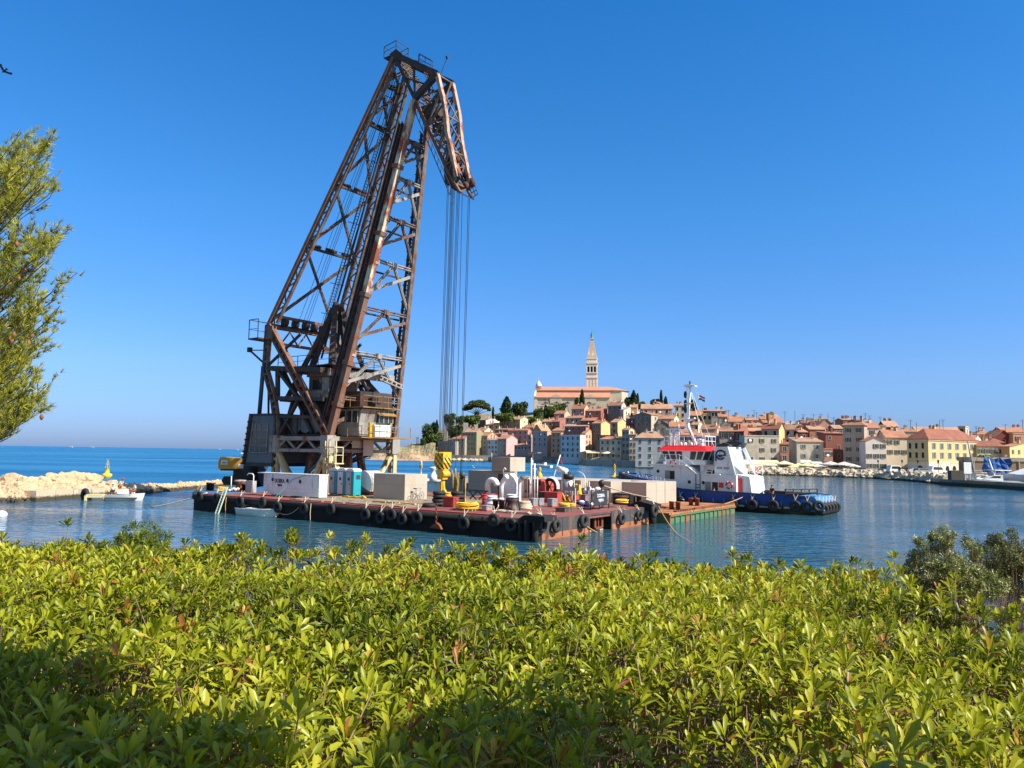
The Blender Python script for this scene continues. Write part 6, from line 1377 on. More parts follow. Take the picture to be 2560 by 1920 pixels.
crate('battery_box', 'light grey battery box, leftmost of the three by the red engine housing', 1322, 1334, 1345, 1268, 1246, GREYP, 'box', foot=REDD)
crate('battery_box', 'light grey battery box, middle one of the three by the red engine housing', 1344, 1349, 1360, 1265, 1246, GREYP, 'box', foot=REDD)
crate('battery_box', 'light grey battery box, rightmost of the three by the red engine housing', 1368, 1381, 1393, 1268, 1247, GREYP, 'box', foot=REDD)
T = crate('engine_housing', 'red engine housing with a dark gap behind the grey battery boxes', 1345, 1393, 1405, 1258, 1231, REDD, 'engine housing', ribs=False)
b = MB(); b.box(-1.9,-1.3,-.06,-.003,.05,.85); part('dark_opening', b, BLACK, T)
crate('locker', 'dark open steel locker at the deck edge below the yellow coils', 1389, 1412, 1434, 1281, 1270, HULLR, 'locker', ribs=False)
crate('locker', 'grey steel locker with white rubble bags on top behind the name board', 1452, 1463, 1476, 1257, 1237, mat('mauve_steel', L(130,112,112), .8, .1), 'locker', ribs=False)
crate('locker', 'red deck box right of the red engine housing', 1424, 1436, 1448, 1250, 1238, REDD, 'locker', ribs=False)
crate('deck_cabinet', 'white machinery cabinet under the black-topped exhaust tank', 1406, 1420, 1432, 1243, 1222, WHITE, 'cabinet', ribs=False)
def cowl(name, label, px, py, h, r, kind, m=WHITE, rot=0):
    u, v = D_(px, py); T = thing(name, label, 'ventilator', BW(u, v, ZD), RZB+rot, 'white ventilator pipes on the deck'); b = MB()
    if kind == 'goose':
        pts = [(0,0,0),(0,0,h-r*1.9)]+[(r*1.9-r*1.9*cos(a), 0, h-r*1.9+r*1.5*sin(a)) for a in [radians(q) for q in (30,60,90,120,150,170)]]; pts.append((r*3.9,0,h-r*2.3)); b.tube(pts, [r]*(len(pts)-1)+[r*1.05], 16)
    elif kind == 'cowl':
        pts = [(0,0,0),(0,0,h*.72),(.02,0,h*.82),(.1,-.05,h*.93),(.24,-.12,h)]; b.tube(pts, [r,r,r*1.1,r*1.35,r*1.5], 16, caps=False)
        c = MB(); c.ell((.25,-.13,h-.01), (r*1.25,r*1.25,.03), 0, 14, 6, Matrix.Rotation(radians(60),3,'Y')); part('mouth', c, BLACK, T)
    elif kind == 'bend':
        pts = [(0,0,0),(0,0,h*.55),(.06,0,h*.68),(.22,0,h*.82),(.5,0,h*.98),(.62,0,h)]; b.tube(pts, [r*.95,r,r*1.05,r*1.1,r*1.1,r*1.1], 14)
    part('pipe', b, m, T); b = MB(); b.lathe([(r*1.5,0),(r*1.5,.08),(r*1.05,.1),(r*1.02,.2)], 16); part('flange', b, m, T)
cowl('ventilator', 'thick white gooseneck ventilator curving down to the right, leftmost of the ventilators', 1219, 1244, 1.75, .27, 'goose')
cowl('ventilator', 'tall white ventilator pipe with a bent top left of the tall white casing', 1253, 1250, 2.1, .2, 'bend')
cowl('ventilator', 'white trumpet-shaped cowl ventilator with dark round mouth', 1298, 1255, 2.05, .16, 'cowl', rot=.2)
u, v = D_(1268, 1245); b = MB(); b.box(-.5,.3,0,.7,0,2.3); b.prism([(.3,0),(1.05,0),(1.05,1.35),(.75,1.85),(.3,2.2)], .002, .7); T = thing('ventilation_casing', 'tall white ventilation casing with rounded shoulder and a dark doorway', 'casing', BW(u, v, ZD), RZB); part('casing', b, WBENT, T); b = MB(); b.box(-1.15,-.502,.1,.6,0,2.2); part('doorway', b, mat('dark_brown_door', L(66,52,48), .8), T); b = MB(); b.tube([(-.7,.3,2.2),(-.7,.3,2.6),(-.55,.3,2.75),(-.4,.3,2.6)], .06, 6); part('pipe_hook', b, WHITE, T)
def drum(name, label, px, py, r, h, m, rim=None, cat='drum'):
    u, v = D_(px, py); T = thing(name, label, cat, BW(u, v, ZD), RZB); b = MB(); b.lathe([(r,0),(r,h*.33),(r*1.04,h*.35),(r,h*.37),(r,h*.64),(r*1.04,h*.66),(r,h*.68),(r,h)], 20); part('body', b, m, T); b = MB(); b.lathe([(r*1.06,h),(r*1.06,h+.05),(r*.9,h+.06),(r*.9,h+.02)], 20); part('rim', b, rim or m, T)
RDR = mat('bright_red', L(206,44,34), .55, .08)
drum('drum', 'bright red drum left of the white sacks', 1214, 1262, .3, .75, RDR); drum('drum', 'bright red drum right beside another, behind the white sacks', 1230, 1259, .32, .75, RDR)
drum('drum', 'white drum with dark red lid behind the name board', 1500, 1247, .36, .85, WHITE, REDD); drum('drum', 'wide white hose reel drum behind the brown capstan', 1281, 1252, .5, .5, WHITE)
u, v = D_(1281, 1275); T = thing('capstan', 'brown capstan with a dark frame and wound rope in front of the white drum', 'capstan', BW(u, v, ZD), RZB); b = MB(); b.lathe([(.62,0),(.62,.1),(.42,.25),(.38,.55),(.5,.72),(.5,.8),(.1,.82)], 20); part('drum', b, mat('brown_capstan', L(92,72,66), .6, .15), T); b = MB(); [b.bar((.68*cos(a),.68*sin(a),0),(.45*cos(a),.45*sin(a),.85),.06) for a in [q*pi/3 for q in range(6)]]; b.torus((0,0,.85),.46,.04,(0,0,1),18,5); part('frame', b, BLACK, T)
b = MB(); r = random.Random(6)
for i in range(5): b.ell((r.uniform(-.15,.15), r.uniform(-.1,.1), .12+.17*i), (.62-.05*i,.45,.13), 0, 12, 6)
solo('sacks', b, mat('white_sack', L(232,230,226), .85, .05, 3, bump=.4, bsc=6), 'stack of white folded sacks in front of the red drums', 'sacks', loc=BW(*D_(1229,1268), ZD), rz=RZB)
b = MB()
for i in range(4): b.ell((i*.35-.5, (i % 2)*.2, .25+.15*(i % 2)), (.32,.3,.25), 0, 12, 6)
solo('white_bags', b, bpy.data.materials['white_sack'], 'white crumpled bags lying behind the name board', 'bags', loc=BW(*D_(1478,1248), ZD+.5), rz=RZB)
# mast gantry
u, v = D_(1333, 1250); um, vm = D_(1369, 1246); T = thing('gantry_mast', 'white twin-post mast gantry with a high crossbar and small lamp tray', 'mast', BW(u, v, ZD), RZB); b = MB(); s = u-um; hh = aty(1333,1133,BW(u,v).y).z-ZD
b.tube([(-.12,0,0),(-.12,0,hh)], .055, 8); b.tube([(.12,0,0),(.12,0,hh*.78)], .06, 8); b.tube([(.3,.2,0),(.3,.2,hh*.5)], .05, 8); b.tube([(s,.3,.5),(s,.3,hh*.9)], .06, 8); b.bar((-.2,0,hh*.68),(s+.6,.3,hh*.66),.06); b.bar((-.4,0,hh*.36),(s+.2,.3,hh*.36),.05)
part('post', b, WHITE, T); b = MB(); b.prism([(-.45,hh-.06),(.6,hh+.02),(.6,hh+.07),(-.45,hh)], -.3, .3); part('lamp_tray', b, LIGHTS, T); b = MB(); b.tube([(s-.9,.3,0),(s-.9,.3,hh*.45),(s-.75,.3,hh*.52),(s-.55,.3,hh*.52),(s-.4,.3,hh*.45),(s-.4,.3,0)], .035, 6); part('hoop', b, WHITE, T)
b = MB(); b.tube([(-.5,.2,0),(-.5,.2,hh*.42),(-.62,.2,hh*.47),(-.8,.2,hh*.46)], .04, 6); part('bent_pipe', b, WHITE, T)
u, v = D_(1372, 1232); P = aty(1401, 1137, BW(u, v).y-.5); q = P-BW(u, v, ZD); b = MB(); b.tube([(0,0,.0), tuple(q)], .05, 7); T = thing('flagpole', 'slanting white pole with a small drooping flag over the deck machinery', 'flagpole', BW(u, v, ZD), 0); part('pole', b, WHITE, T); b = MB(); e = q; b.add([tuple(e+Vector(a)) for a in ((0,0,-.1),(.32,0,-.5),(.3,.05,-1.1),(.05,0,-.85),(0,.02,-.1),(.32,.02,-.5),(.3,.07,-1.1),(.05,.02,-.85))], [(0,1,2,3),(7,6,5,4)]); part('flag', b, mat('faded_flag', L(120,60,90), .8, .3, 4), T)
# exhaust with black ring tank
u, v = D_(1417, 1246); T = thing('exhaust_tank', 'white tank with a black ring top beside a white angled exhaust pipe', 'exhaust', BW(u, v+.3, ZD), RZB); z0 = aty(1417,1216,BW(u,v).y).z-ZD; z1 = aty(1417,1198,BW(u,v).y).z-ZD; z2 = aty(1417,1186,BW(u,v).y).z-ZD
b = MB(); b.lathe([(.3,z0-.6),(.36,z0),(.38,z1)], 18); part('tank', b, WHITE, T); b = MB(); b.lathe([(.5,z1),(.5,z2),(.42,z2+.02)], 18); [b.bar((.3*cos(a),.3*sin(a),z2),(.1*cos(a+1),.1*sin(a+1),z2+.25),.06) for a in (0,2,4)]; part('ring', b, BLACK, T)
b = MB(); b.tube([(-.75,.2,z0-1.0),(-.75,.2,z2+.1)], .13, 12); b.tube([(-1.35,.2,z2+.55),(-.3,.2,z2+.25)], .27, 14); part('exhaust_pipe', b, WHITE, T); b = MB(); b.box(-1.2,.6,-.1,.9,0,z0-.55); part('base', b, GREY_M, T)
# grey cradle with two saddle cut-outs
def cradle(label, pl, pr, yb, yt):
    u, v = D_(pl, 1250); u -= 0; v += 1.0; L_ = bar_solve(u, v, ZD, -BU, pr); zb = aty(pl, yb, BW(u,v).y).z-ZD; zt = aty(pl, yt, BW(u,v).y).z-ZD; T = thing('cradle', label, 'cradle', BW(u, v, ZD), RZB); b = MB(); n = 8
    pts = [(0,zb),(L_,zb),(L_,zt)]+[(L_*.5+L_*.42*cos(a), zt-(zt-zb)*.62*sin(a)) for a in [pi*q/n for q in range(n+1)]]+[(0,zt)]
    for y in (0,.9):
        vs = [(x,y,z) for x, z in pts]; k = len(pts); b.add(vs, [(0,1,2,3,k//2+1) if False else tuple(range(k))]); b.add([(x,y+.06,z) for x, z in pts], [tuple(range(k))[::-1]])
    [b.bar((x,y,0),(x,y,zb),.12) for x in (.2,L_-.2) for y in (0,.9)]; part('plate', b, mat('lilac_grey_paint', L(150,148,160), .6, .05), T)
cradle('grey steel saddle cradle left of the cream post, under the exhaust tank', 1392, 1434, 1226, 1206); cradle('grey steel saddle cradle in front of a concrete block', 1452, 1471, 1226, 1204)
# cream and white posts
for px, yb, yt, lb, m in ((1437,1266,1221,'cream wooden post at the deck edge by the yellow coils',CREAMY),(1434,1245,1200,'white steel post left of the cream wooden post',WHITE),(1472,1243,1204,'white steel post left of the name board',WHITE),(1474.5,1262,1218,'thin white post touching the name board frame',WHITE)):
    u, v = D_(px, yb); b = MB(); h = aty(px, yt, BW(u,v).y).z-ZD; b.box(-.055,.055,-.055,.055,0,h); b.box(-.07,.07,-.07,.07,h,h+.03); solo('post', b, m, lb, 'post', loc=BW(u,v,ZD), rz=RZB)
u, v = D_(1462, 1240); b = MB(); h = aty(1462,1182,BW(u,v).y).z-ZD; b.tube([(0,0,0),(0,0,h-.4),(-.2,0,h-.1),(-.8,0,h+.15),(-.95,0,h+.1)], .035, 6); solo('lamp_pole', b, WHITE, 'thin curved white lamp pole in front of the concrete row', 'lamp', loc=BW(u,v,ZD), rz=RZB)
# name board facing the right-hand end
u, v = D_(1477, 1275); v2, _z = onu(1522, 1262, u); Ln = v2-v; T = thing('name_board', 'black name board in a dark pipe frame at the barge end', 'sign', BW(u, v, ZD), RZB+pi/2); z1 = 1.45
b = MB(); [b.bar((x,0,0),(x,0,z1),.07) for x in (0,Ln*.47,Ln)]; [b.bar((x,.0,0),(x,.75,0.02),.06) for x in (0,Ln*.47,Ln)]; [b.bar((x,.7,0),(x,.0,.6),.05) for x in (0,Ln*.47,Ln)]; b.bar((0,0,z1),(Ln,0,z1),.06); b.bar((0,0,.3),(Ln,0,.3),.05); part('frame', b, BLACK, T)
b = MB(); b.box(Ln*.12,Ln*.86,-.06,-.03,.32,z1-.06); part('panel', b, mat('slate_black', L(46,56,62), .6, .1), T)
LW = mat('white_lettering', L(246,246,246), .6, .02)
o = link('lettering', text_mesh('DOBRA', .36, LW, sx=.9), T); o.location = (Ln*.5, -.075, z1*.70); o = link('lettering', text_mesh('RIJEKA', .29, LW, sx=.9), T); o.location = (Ln*.51, -.075, z1*.46)
b = MB(); b.box(Ln*.88,Ln*.96,-.05,-.03,.4,z1-.1); part('trim', b, LIGHTS, T)
u, v = D_(1498, 1262); b = MB(); b.ell((0,0,1.75),(.28,.28,.3)); b.tube([(0,0,0),(0,0,1.5)], .09, 8); solo('vent_post', b, BLACK, 'black mushroom-headed post behind the name board', 'post', loc=BW(u,v+.4,ZD), rz=RZB)
# pile hammer and yellow guide
u, v = D_(1155, 1262); T = thing('pile_hammer', 'upright black cylinder with a wide cap hanging on two cables beside a yellow guide', 'pile hammer', BW(u, v, ZD), RZB); z1 = aty(1155,1195,BW(u,v).y).z-ZD; z2 = aty(1155,1180,BW(u,v).y).z-ZD; r = sc(5.6,u,v)
b = MB(); b.lathe([(r*.7,0),(r*.9,.15),(r,.3),(r,z1-.1),(r*.8,z1)], 20); part('cylinder', b, mat('glossy_black', (.03,.04,.045), .25, .1), T); b = MB(); b.lathe([(r*1.25,z1),(r*1.25,z2)], 20); part('cap', b, mat('slate_cap', L(62,70,76), .6, .1), T); b = MB(); [b.bar((x,.0,0),(x,.0,z1+.02),.1) for x in (-r*1.5,r*1.55)]; b.bar((-r*1.5,0,z1),(r*1.55,0,z1),.06); part('guide', b, YEL, T)
b = MB(); r_ = random.Random(12); [b.bar((r_.uniform(-.3,.3),r_.uniform(-.2,.3),0),(r_.uniform(-.45,.45),r_.uniform(-.2,.3),r_.uniform(1.6,2.9)),.09,.16) for _ in range(8)]; solo('plank_bundle', b, mat('dirty_yellow_board', L(150,128,64), .85, .2, 2), 'upright bundle of dirty yellow boards left of the black cylinder', 'boards', loc=BW(*D_(1139,1258), ZD), rz=RZB)
# dark trestles and timber
b = MB(); [b.bar((x,0,0),(x+.9,0,.8),.09) for x in (0,1.0)]; [b.bar((x+.9,0,0),(x,0,.8),.09) for x in (0,1.0)]; b.bar((-.1,0,.85),(2.1,0,.85),.12); solo('trestle', b, STEELD, 'dark steel trestle left of the red drums', 'trestle', loc=BW(*D_(1172,1250), ZD), rz=RZB)
b = MB(); r_ = random.Random(4); [b.box(x,x+1.5,y,y+.2,0,.14,0,Matrix.Rotation(r_.uniform(-.1,.1),4,'Z')) for x, y in ((-.2,0),(1.3,.1),(2.9,0),(-.4,.5),(1.6,.55))]; solo('plank_pile', b, mat('fresh_timber', L(206,176,120), .85, .15, 2), 'pale planks lying in front of the near concrete block', 'planks', loc=BW(*D_(935,1258), ZD+.07), rz=RZB)
b = MB(); [b.tube([(r_.uniform(-1,1),r_.uniform(-.3,.3),.06),(r_.uniform(-1,1),r_.uniform(-.3,.3),.12),(r_.uniform(-1,1),r_.uniform(-.3,.3),.05)],.04,5) for _ in range(9)]; solo('rope_heap', b, ROPE_B, 'tangled brown rope heap at the deck edge below the bicycle', 'rope', loc=BW(*D_(1010,1264), ZD), rz=RZB)
b = MB(); [b.tube([(r_.uniform(-1.6,1.6),r_.uniform(-.3,.3),.06),(r_.uniform(-1.6,1.6),r_.uniform(-.3,.3),.16),(r_.uniform(-1.6,1.6),r_.uniform(-.3,.3),.05)],.05,5) for _ in range(10)]; solo('rope_heap', b, ROPE_W, 'pale mooring rope heap near the corner of the barge', 'rope', loc=BW(*D_(1282,1283), ZD), rz=RZB)
b = MB(); [b.ell((r_.uniform(-.6,.6),r_.uniform(-.3,.3),r_.uniform(.1,.35)),(.3,.22,.16),r_.randint(0,2),8,5) for _ in range(12)]; solo('rag_heap', b, [mat('purple_cloth', L(96,84,140), .9, .2, 4), mat('navy_cloth', L(30,34,70), .9, .2), WHITE], 'heap of purple and dark cloths left of the name board', 'cloths', loc=BW(*D_(1458,1266), ZD), rz=RZB)
b = MB(); [b.tube([(r_.uniform(-.8,.8),r_.uniform(-.4,.4),.1),(r_.uniform(-.8,.8),r_.uniform(-.4,.4),.8*r_.random()),(r_.uniform(-.8,.8),r_.uniform(-.4,.4),.1)],.06,5,k % 3) for k in range(14)]; solo('hose_tangle', b, [RUST, YEL, REDD], 'tangle of brown, yellow and red hoses right of the red engine housing', 'hoses', loc=BW(*D_(1412,1255), ZD), rz=RZB)
b = MB(); b.prism([(-.3,0),(.35,0),(.2,.9),(-.1,1.0)], -.3, .3); [b.box(-.25+.12*i,-.18+.12*i,-.33,-.3,.3,.9) for i in range(5)]; solo('yellow_machine', b, YEL, 'small yellow perforated machine part beside the cream post', 'machine part', loc=BW(*D_(1443,1246), ZD+.35), rz=RZB)
# red off-roader and old winch wheel behind
u, v = D_(1314, 1243); T = thing('deck_vehicle', 'small red vehicle cab parked behind the cowl ventilator', 'vehicle', BW(u, v+1.5, ZD), RZB); b = MB(); b.prism([(-.95,.4),(.95,.4),(.9,1.1),(.75,1.65),(-.75,1.65),(-.9,1.1)], 0, 2.2); part('body', b, REDD, T); b = MB(); b.prism([(-.78,1.1),(.78,1.1),(.66,1.52),(-.66,1.52)], -.03, -.003); part('windscreen', b, GLASS_T, T); b = MB(); b.box(-1.0,1.0,-.12,-.01,.35,.6); part('bumper', b, BLACK, T)
u, v = D_(1357, 1243); T = thing('cable_winch', 'big dark cable wheel under a white arched guard behind the red engine housing', 'winch', BW(u, v+1.2, ZD), RZB); b = MB(); b.torus((0,0,.95),.7,.16,(0,1,0),22,8); [b.bar((0,0,.95),(.7*cos(a),0,.95+.7*sin(a)),.07) for a in [q*pi/3 for q in range(6)]]; part('wheel', b, RUBBER, T)
b = MB(); pts = [(.98*cos(a),.95+.98*sin(a)) for a in [radians(q) for q in range(-10,100,10)]]; vs = [(x,y,z) for y in (-.3,.3) for x, z in pts]; n = len(pts); b.add(vs, [(i,i+1,n+i+1,n+i) for i in range(n-1)]+[(n+i,n+i+1,i+1,i) for i in range(n-1)]); part('guard', b, WHITE, T)
b = MB(); b.lathe([(.05,0),(.05,1.5),(.45,1.55),(.5,1.65),(.35,1.85),(.02,1.92)], 16); solo('ventilator', b, WHITE, 'white mushroom ventilator right of the arched winch guard', 'ventilator', 'white ventilator pipes on the deck', loc=BW(*D_(1378,1240), ZD), rz=RZB)
# dark winch under yellow rope and deck capstan, left-end gear
u, v = D_(1553, 1262); T = thing('deck_winch', 'dark deck winch with open frame at the end of the barge', 'winch', BW(u,v,ZD), RZB); b = MB(); b.box(-.8,.8,0,.7,0,.1); [b.box(x,x+.1,0,.7,.1,.8) for x in (-.8,.7)]; b.box(-.8,.8,.1,.25,.8,.9); part('frame', b, BLACK, T); b = MB(); b.lathe([(.25,-.65),(.25,.65)], 12, 0, (0,.35,.4), Matrix.Rotation(pi/2,3,'Y')); part('drum', b, RUST, T)
u, v = D_(600, 1229); T = thing('capstan', 'dark rusty capstan with white cap at the left end of the barge', 'capstan', BW(u,v,ZD), RZB); b = MB(); b.lathe([(.6,0),(.6,.12),(.4,.3),(.4,.75),(.55,.95)], 18); part('drum', b, RUST, T); b = MB(); b.lathe([(.55,.95),(.6,1.0),(.55,1.12),(.1,1.16)], 18); part('cap', b, LIGHTS, T)
u, v = D_(622, 1231); T = thing('control_stand', 'grey control pedestal with a bent lamp pipe left of the white deckhouse', 'pedestal', BW(u,v,ZD), RZB); b = MB(); b.box(-.55,.45,0,.5,0,1.1); part('cabinet', b, GREYP, T); b = MB(); b.tube([(.5,.1,0),(.5,.1,1.6),(.35,.1,1.78),(-.3,.1,1.8),(-.5,.1,1.65)], .05, 7); part('lamp_pipe', b, WHITE, T)
b = MB(); [b.ell((r_.uniform(-.5,.5),r_.uniform(-.3,.3),.15+r_.uniform(0,.2)),(.2,.16,.13),0,7,5) for _ in range(14)]; solo('rubble_bag', b, bpy.data.materials['white_sack'], 'heap of small white lumps left of the white deckhouse', 'rubble', loc=BW(*D_(585,1231), ZD), rz=RZB)
b = MB(); b.tube([(0,0,0),(0,0,1.5)], .05, 6); solo('stanchion', b, WHITE, 'white stanchion left of the heap of white lumps', 'stanchion', loc=BW(*D_(577,1229), ZD), rz=RZB)
# boarding ladder hanging over the side
u, z = onv(566, 1217, -.2); a = BW(u, -.2, z); ub, zb = onv(542, 1272, -1.2); c = BW(ub, -1.2, -.1); b = MB(); s = BU*.2
for q in (-1, 1): b.bar(a+s*q, c+s*q, .07, .09)
for i in range(11): p = a.lerp(c, (i+.5)/11); b.bar(p-s, p+s, .05)
solo('boarding_ladder', b, mat('pale_green_alu', L(196,214,190), .5, .1), 'pale green ladder leaning from the water up to the barge deck', 'ladder')
# chain and mud anchor on the near side
u, z = onv(1090, 1320, -.4); b = MB()
for i in range(9): b.torus((0,0,.25+i*.17), .07, .028, (1,.2,0) if i % 2 else (0,1,0), 8, 5)
b.prism([(-.5,0),(.55,-.05),(.35,.22),(.1,.36),(-.2,.22)], -.12, .12); solo('chain', b, RUST, 'rusty chain with a flat weight hanging down the near side of the barge', 'chain', loc=BW(u,-.4,max(z,.02)), rz=RZB)
# mooring lines
def line(label, p, q, sag, r, m, name='mooring_line', group=None):
    p = Vector(p); q = Vector(q); b = MB(); b.tube([p.lerp(q, t)-Vector((0,0,4*sag*t*(1-t))) for t in [i/14 for i in range(15)]], r, 6); solo(name, b, m, label, 'rope', group)
def onbarge_end(px, py): v, z = onu(px, py, 0); return BW(-.02, v, z)
line('thick white mooring line from the near corner into the water', BW(.4,.8,ZD+.35), onz(1477,1327,0)+Vector((0,0,-.05)), .1, .055, ROPE_W)
line('white line strung from the vent post to the right corner of the barge', BW(D_(1500,1262)[0], D_(1500,1262)[1]+.4, ZD+1.6), BW(-.2, BWD-.4, ZD+.7), .1, .05, ROPE_W)
line('yellow-brown mooring line from the grey locker into the water', BW(.1, onu(1438,1275,0)[0], ZD), onz(1493,1331,0), .12, .04, ROPE_B)
line('yellow-brown mooring line from the winch right of the name board into the water', BW(.0, onu(1558,1258,0)[0], ZD+.1), onz(1620,1310,0), .15, .045, ROPE_B)
line('brown mooring line from the right corner of the barge into the water', BW(-.6, BWD, ZD+.1), onz(1690,1333,0), .15, .045, ROPE_B)
line('thin line continuing under water to the far right', onz(1690,1333,0), onz(1725,1355,0), .0, .02, ROPE_W)
line('pale yellow mooring line from the left end of the barge to the bay', BW(BL-1.5, .3, ZD+.2), onz(376,1268,0), .15, .05, mat('pale_yellow_rope', L(226,214,160), .8, .1))
b = MB(); p, q = onz(1470,1328,.02), onz(1620,1305,.02); b.bar(p, q, .05); solo('floating_line', b, ROPE_W, 'thin pale line floating on the water along the barge end', 'rope')
# small white dinghy
P = onz(654, 1288, 0); T = thing('dinghy', 'small white rowing dinghy with outboard tied beside the black barge', 'boat', (P.x, P.y-.9, 0), radians(-33)); hm = boat_hull(4.3, 1.5, .55, sheer=.22, deck=False, flare=.85); part('hull', hm, mat('dinghy_white', L(214,226,226), .5, .06), T)
b = MB(); S = hm.S
for i in range(len(S)-1):
    for s in S2_: a, c = S[i][3], S[i+1][3]; b.bar((a[0],s*a[1],a[2]+.02),(c[0],s*c[1],c[2]+.02),.09,.06)
b.box(-1.8,-1.72,-.62,.62,.2,.55); part('gunwale', b, WHITE, T); b = MB(); [b.box(x,x+.28,-.6,.6,.34,.38) for x in (-1.4,-.4,.6)]; b.prism([(-1.5,.1),(1.3,.12),(1.3,.15),(-1.5,.13)], -.45, .45); part('bench', b, CREAM_ST, T)
b = MB(); b.prism([(-1.1,.5),(.3,.52),(.2,.62),(-1.0,.66)], -.5, .3); part('tarp', b, WHITE, T); b = MB(); b.box(-2.05,-1.75,-.15,.15,.1,.85); b.box(-2.0,-1.85,-.05,.05,-.3,.1); b.tube([(-1.8,0,.8),(-1.3,0,.82)],.03,5); part('outboard', b, BLACK, T)
b = MB(); [b.ell((.05*i-.1,.12*(i % 3)-.1,.1+.09*i),(.12,.12,.09),0,8,5) for i in range(7)]; solo('rope_fender', b, ROPE_W, 'knotted pale rope fender hanging at the dinghy bow', 'fender', loc=(P.x+1.95,P.y-2.1,0))
line('slack line from the dinghy bow up to the barge deck', (P.x+1.9,P.y-2.0,.5), BW(onv(757,1252,-.1)[0],-.1,ZD), .55, .025, ROPE_W); line('slack line from the dinghy stern up to the barge deck', (P.x-1.3,P.y,.55), BW(onv(609,1237,-.1)[0],-.1,ZD), .25, .025, ROPE_W)
for px, y0, y1, lb in ((778,1247,1290,'thin rope hanging straight down the barge side right of the dinghy'),(566,1238,1278,'thin yellow rope hanging down beside the boarding ladder')):
    u, _z = onv(px, y0, -.35); b = MB(); b.tube([(0,0,ZD),(0,-.05,.6),(0,0,0)], .025, 5); solo('hanging_rope', b, ROPE_W if px > 700 else ROPE_Y, lb, 'rope', loc=BW(u,-.35,0), rz=RZB)
# buoys and beacons beyond
def chain_beacon(px, pyt, pyb, D, label, green=False):
    P = aty(px, pyb, D); top = aty(px, pyt, D).z; h = top-P.z; T = thing('mooring_buoy', label, 'buoy', P, 0); b = MB(); b.lathe([(1.1*h/3,0),(1.1*h/3,.12),(.5*h/3,.4*h/3),(.25*h/3,h*.3),(.14,h*.38)], 12); part('base', b, YEL, T); b = MB()
    for i in range(6): b.torus((0,0,h*.42+i*h*.1), .13, .05, (1,0,0) if i % 2 else (0,1,0), 10, 5)
    part('chain', b, YEL, T)
chain_beacon(1536, 1160, 1195, 90, 'yellow cone with an upright chain on the concrete row by the tug bow')
u, v = onuv(1052, 1186, 1.9)
for px, yt, yb, D, lb, m in ((1052,1151,1190,96,'pale yellow figure-like beacon behind the near concrete block',CREAMY),(1349,1168,1187,84,'small yellow shackle post beyond the concrete row',YEL)):
    P = aty(px, yb, D); h = aty(px, yt, D).z-P.z; b = MB(); b.lathe([(.35,-.6),(.3,0),(.12,.3),(.1,h*.5),(.22,h*.6),(.08,h*.8),(.16,h*.9),(.03,h)], 10); b.torus((0,0,h*.75),.16,.05,(0,1,0),10,5); solo('beacon', b, m, lb, 'beacon', loc=P)
P = aty(1083, 1187, 92); b = MB(); b.lathe([(.45,-.8),(.45,-.1),(.3,.1),(.22,.5),(.55,.75),(.55,.9),(.05,.95)], 14); solo('bollard', b, WHITE, 'white mushroom bollard beyond the near concrete block', 'bollard', loc=P)
# ================================================================ tugboat, frame: x towards the stern, y away from the camera, origin at the bow
TA = atan2(-.6, .8); TX = Vector((.8, -.6, 0)); TYV = Vector((.6, .8, 0)); TO = Vector((12.6, 90.4, 0)); TL = 22.8
def ont(px, py, y=-3.4):
    d = ray(px, py); t = (y-(EYEV-TO).dot(TYV))/d.dot(TYV); p = EYEV+d*t; return (p-TO).dot(TX), p.z
T = thing('tugboat', 'blue and white harbour tugboat with red wheelhouse roof and tyre fenders', 'tugboat', TO, TA); TUG = T
BLUE = mat('tug_blue', L(20,74,156), .38, .08, .6, L(40,60,90), .2, 1.4, .3, damp_shade=.8); TWH = mat('tug_white', L(244,245,246), .4, .03, .5, L(176,140,110), .2, 1.6, .12); TRED = mat('tug_red', L(226,40,36), .45, .06)  # blue darkened low on the hull: shade near the water painted in
N = 26; HB_ = 3.7; St = []
shr = [(0,3.5),(.08,3.3),(.18,3.0),(.26,2.75),(.33,2.45),(.4,2.02),(.5,1.93),(.75,1.85),(.92,1.78),(1,1.72)]
for i in range(N+1):
    t = i/N; x = TL*t; wd = HB_*min(1, (1-(1-min(1,t/.34))**2.4))*(1 if t < .88 else 1-.28*((t-.88)/.12)**2); wl = HB_*.93*min(1, (1-(1-min(1,max(0,t-.02)/.42))**1.7))*(1 if t < .88 else 1-.22*((t-.88)/.12)**2)
    z = lerp_t(shr, t); ov = 1.0*(1-min(1,t/.2))
    St.append([(x+ov*1.6+.3, wl*.7, -.6), (x+ov, wl, 0), (x+ov*.6, wl*.5+wd*.5, z*.5), (x, wd, z)])
St[0] = [(St[0][j][0], .02, St[0][j][2]) for j in range(4)]
b = MB()
for s in S2_:
    o = len(b.v)
    for r in St: b.v += [(p[0], p[1]*s, p[2]) for p in r]
    for i in range(N):
        for j in range(3):
            f = (o+i*4+j, o+(i+1)*4+j, o+(i+1)*4+j+1, o+i*4+j+1); b.f.append(f if s < 0 else f[::-1]); b.m.append(0); b.sm.append(True)
e = St[-1]; b.add([(e[3][0],s*e[3][1],e[3][2]-.0) for s in S2_]+[(e[3][0]+1.0,s*(e[2][1]-.1),e[3][2]*.35) for s in S2_]+[(e[3][0]+.5,s*e[1][1],-.5) for s in S2_], [(0,2,3,1),(2,4,5,3)]); [b.add([(e[3][0],s*e[3][1],e[3][2]),(e[3][0]+1.0,s*(e[2][1]-.1),e[3][2]*.35),(e[3][0]+.5,s*e[1][1],-.5),(e[3][0],s*e[1][1],-.5)], [(0,1,2,3) if s > 0 else (3,2,1,0)]) for s in S2_]
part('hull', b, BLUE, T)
b = MB()                                                                   # decks inside the bulwark
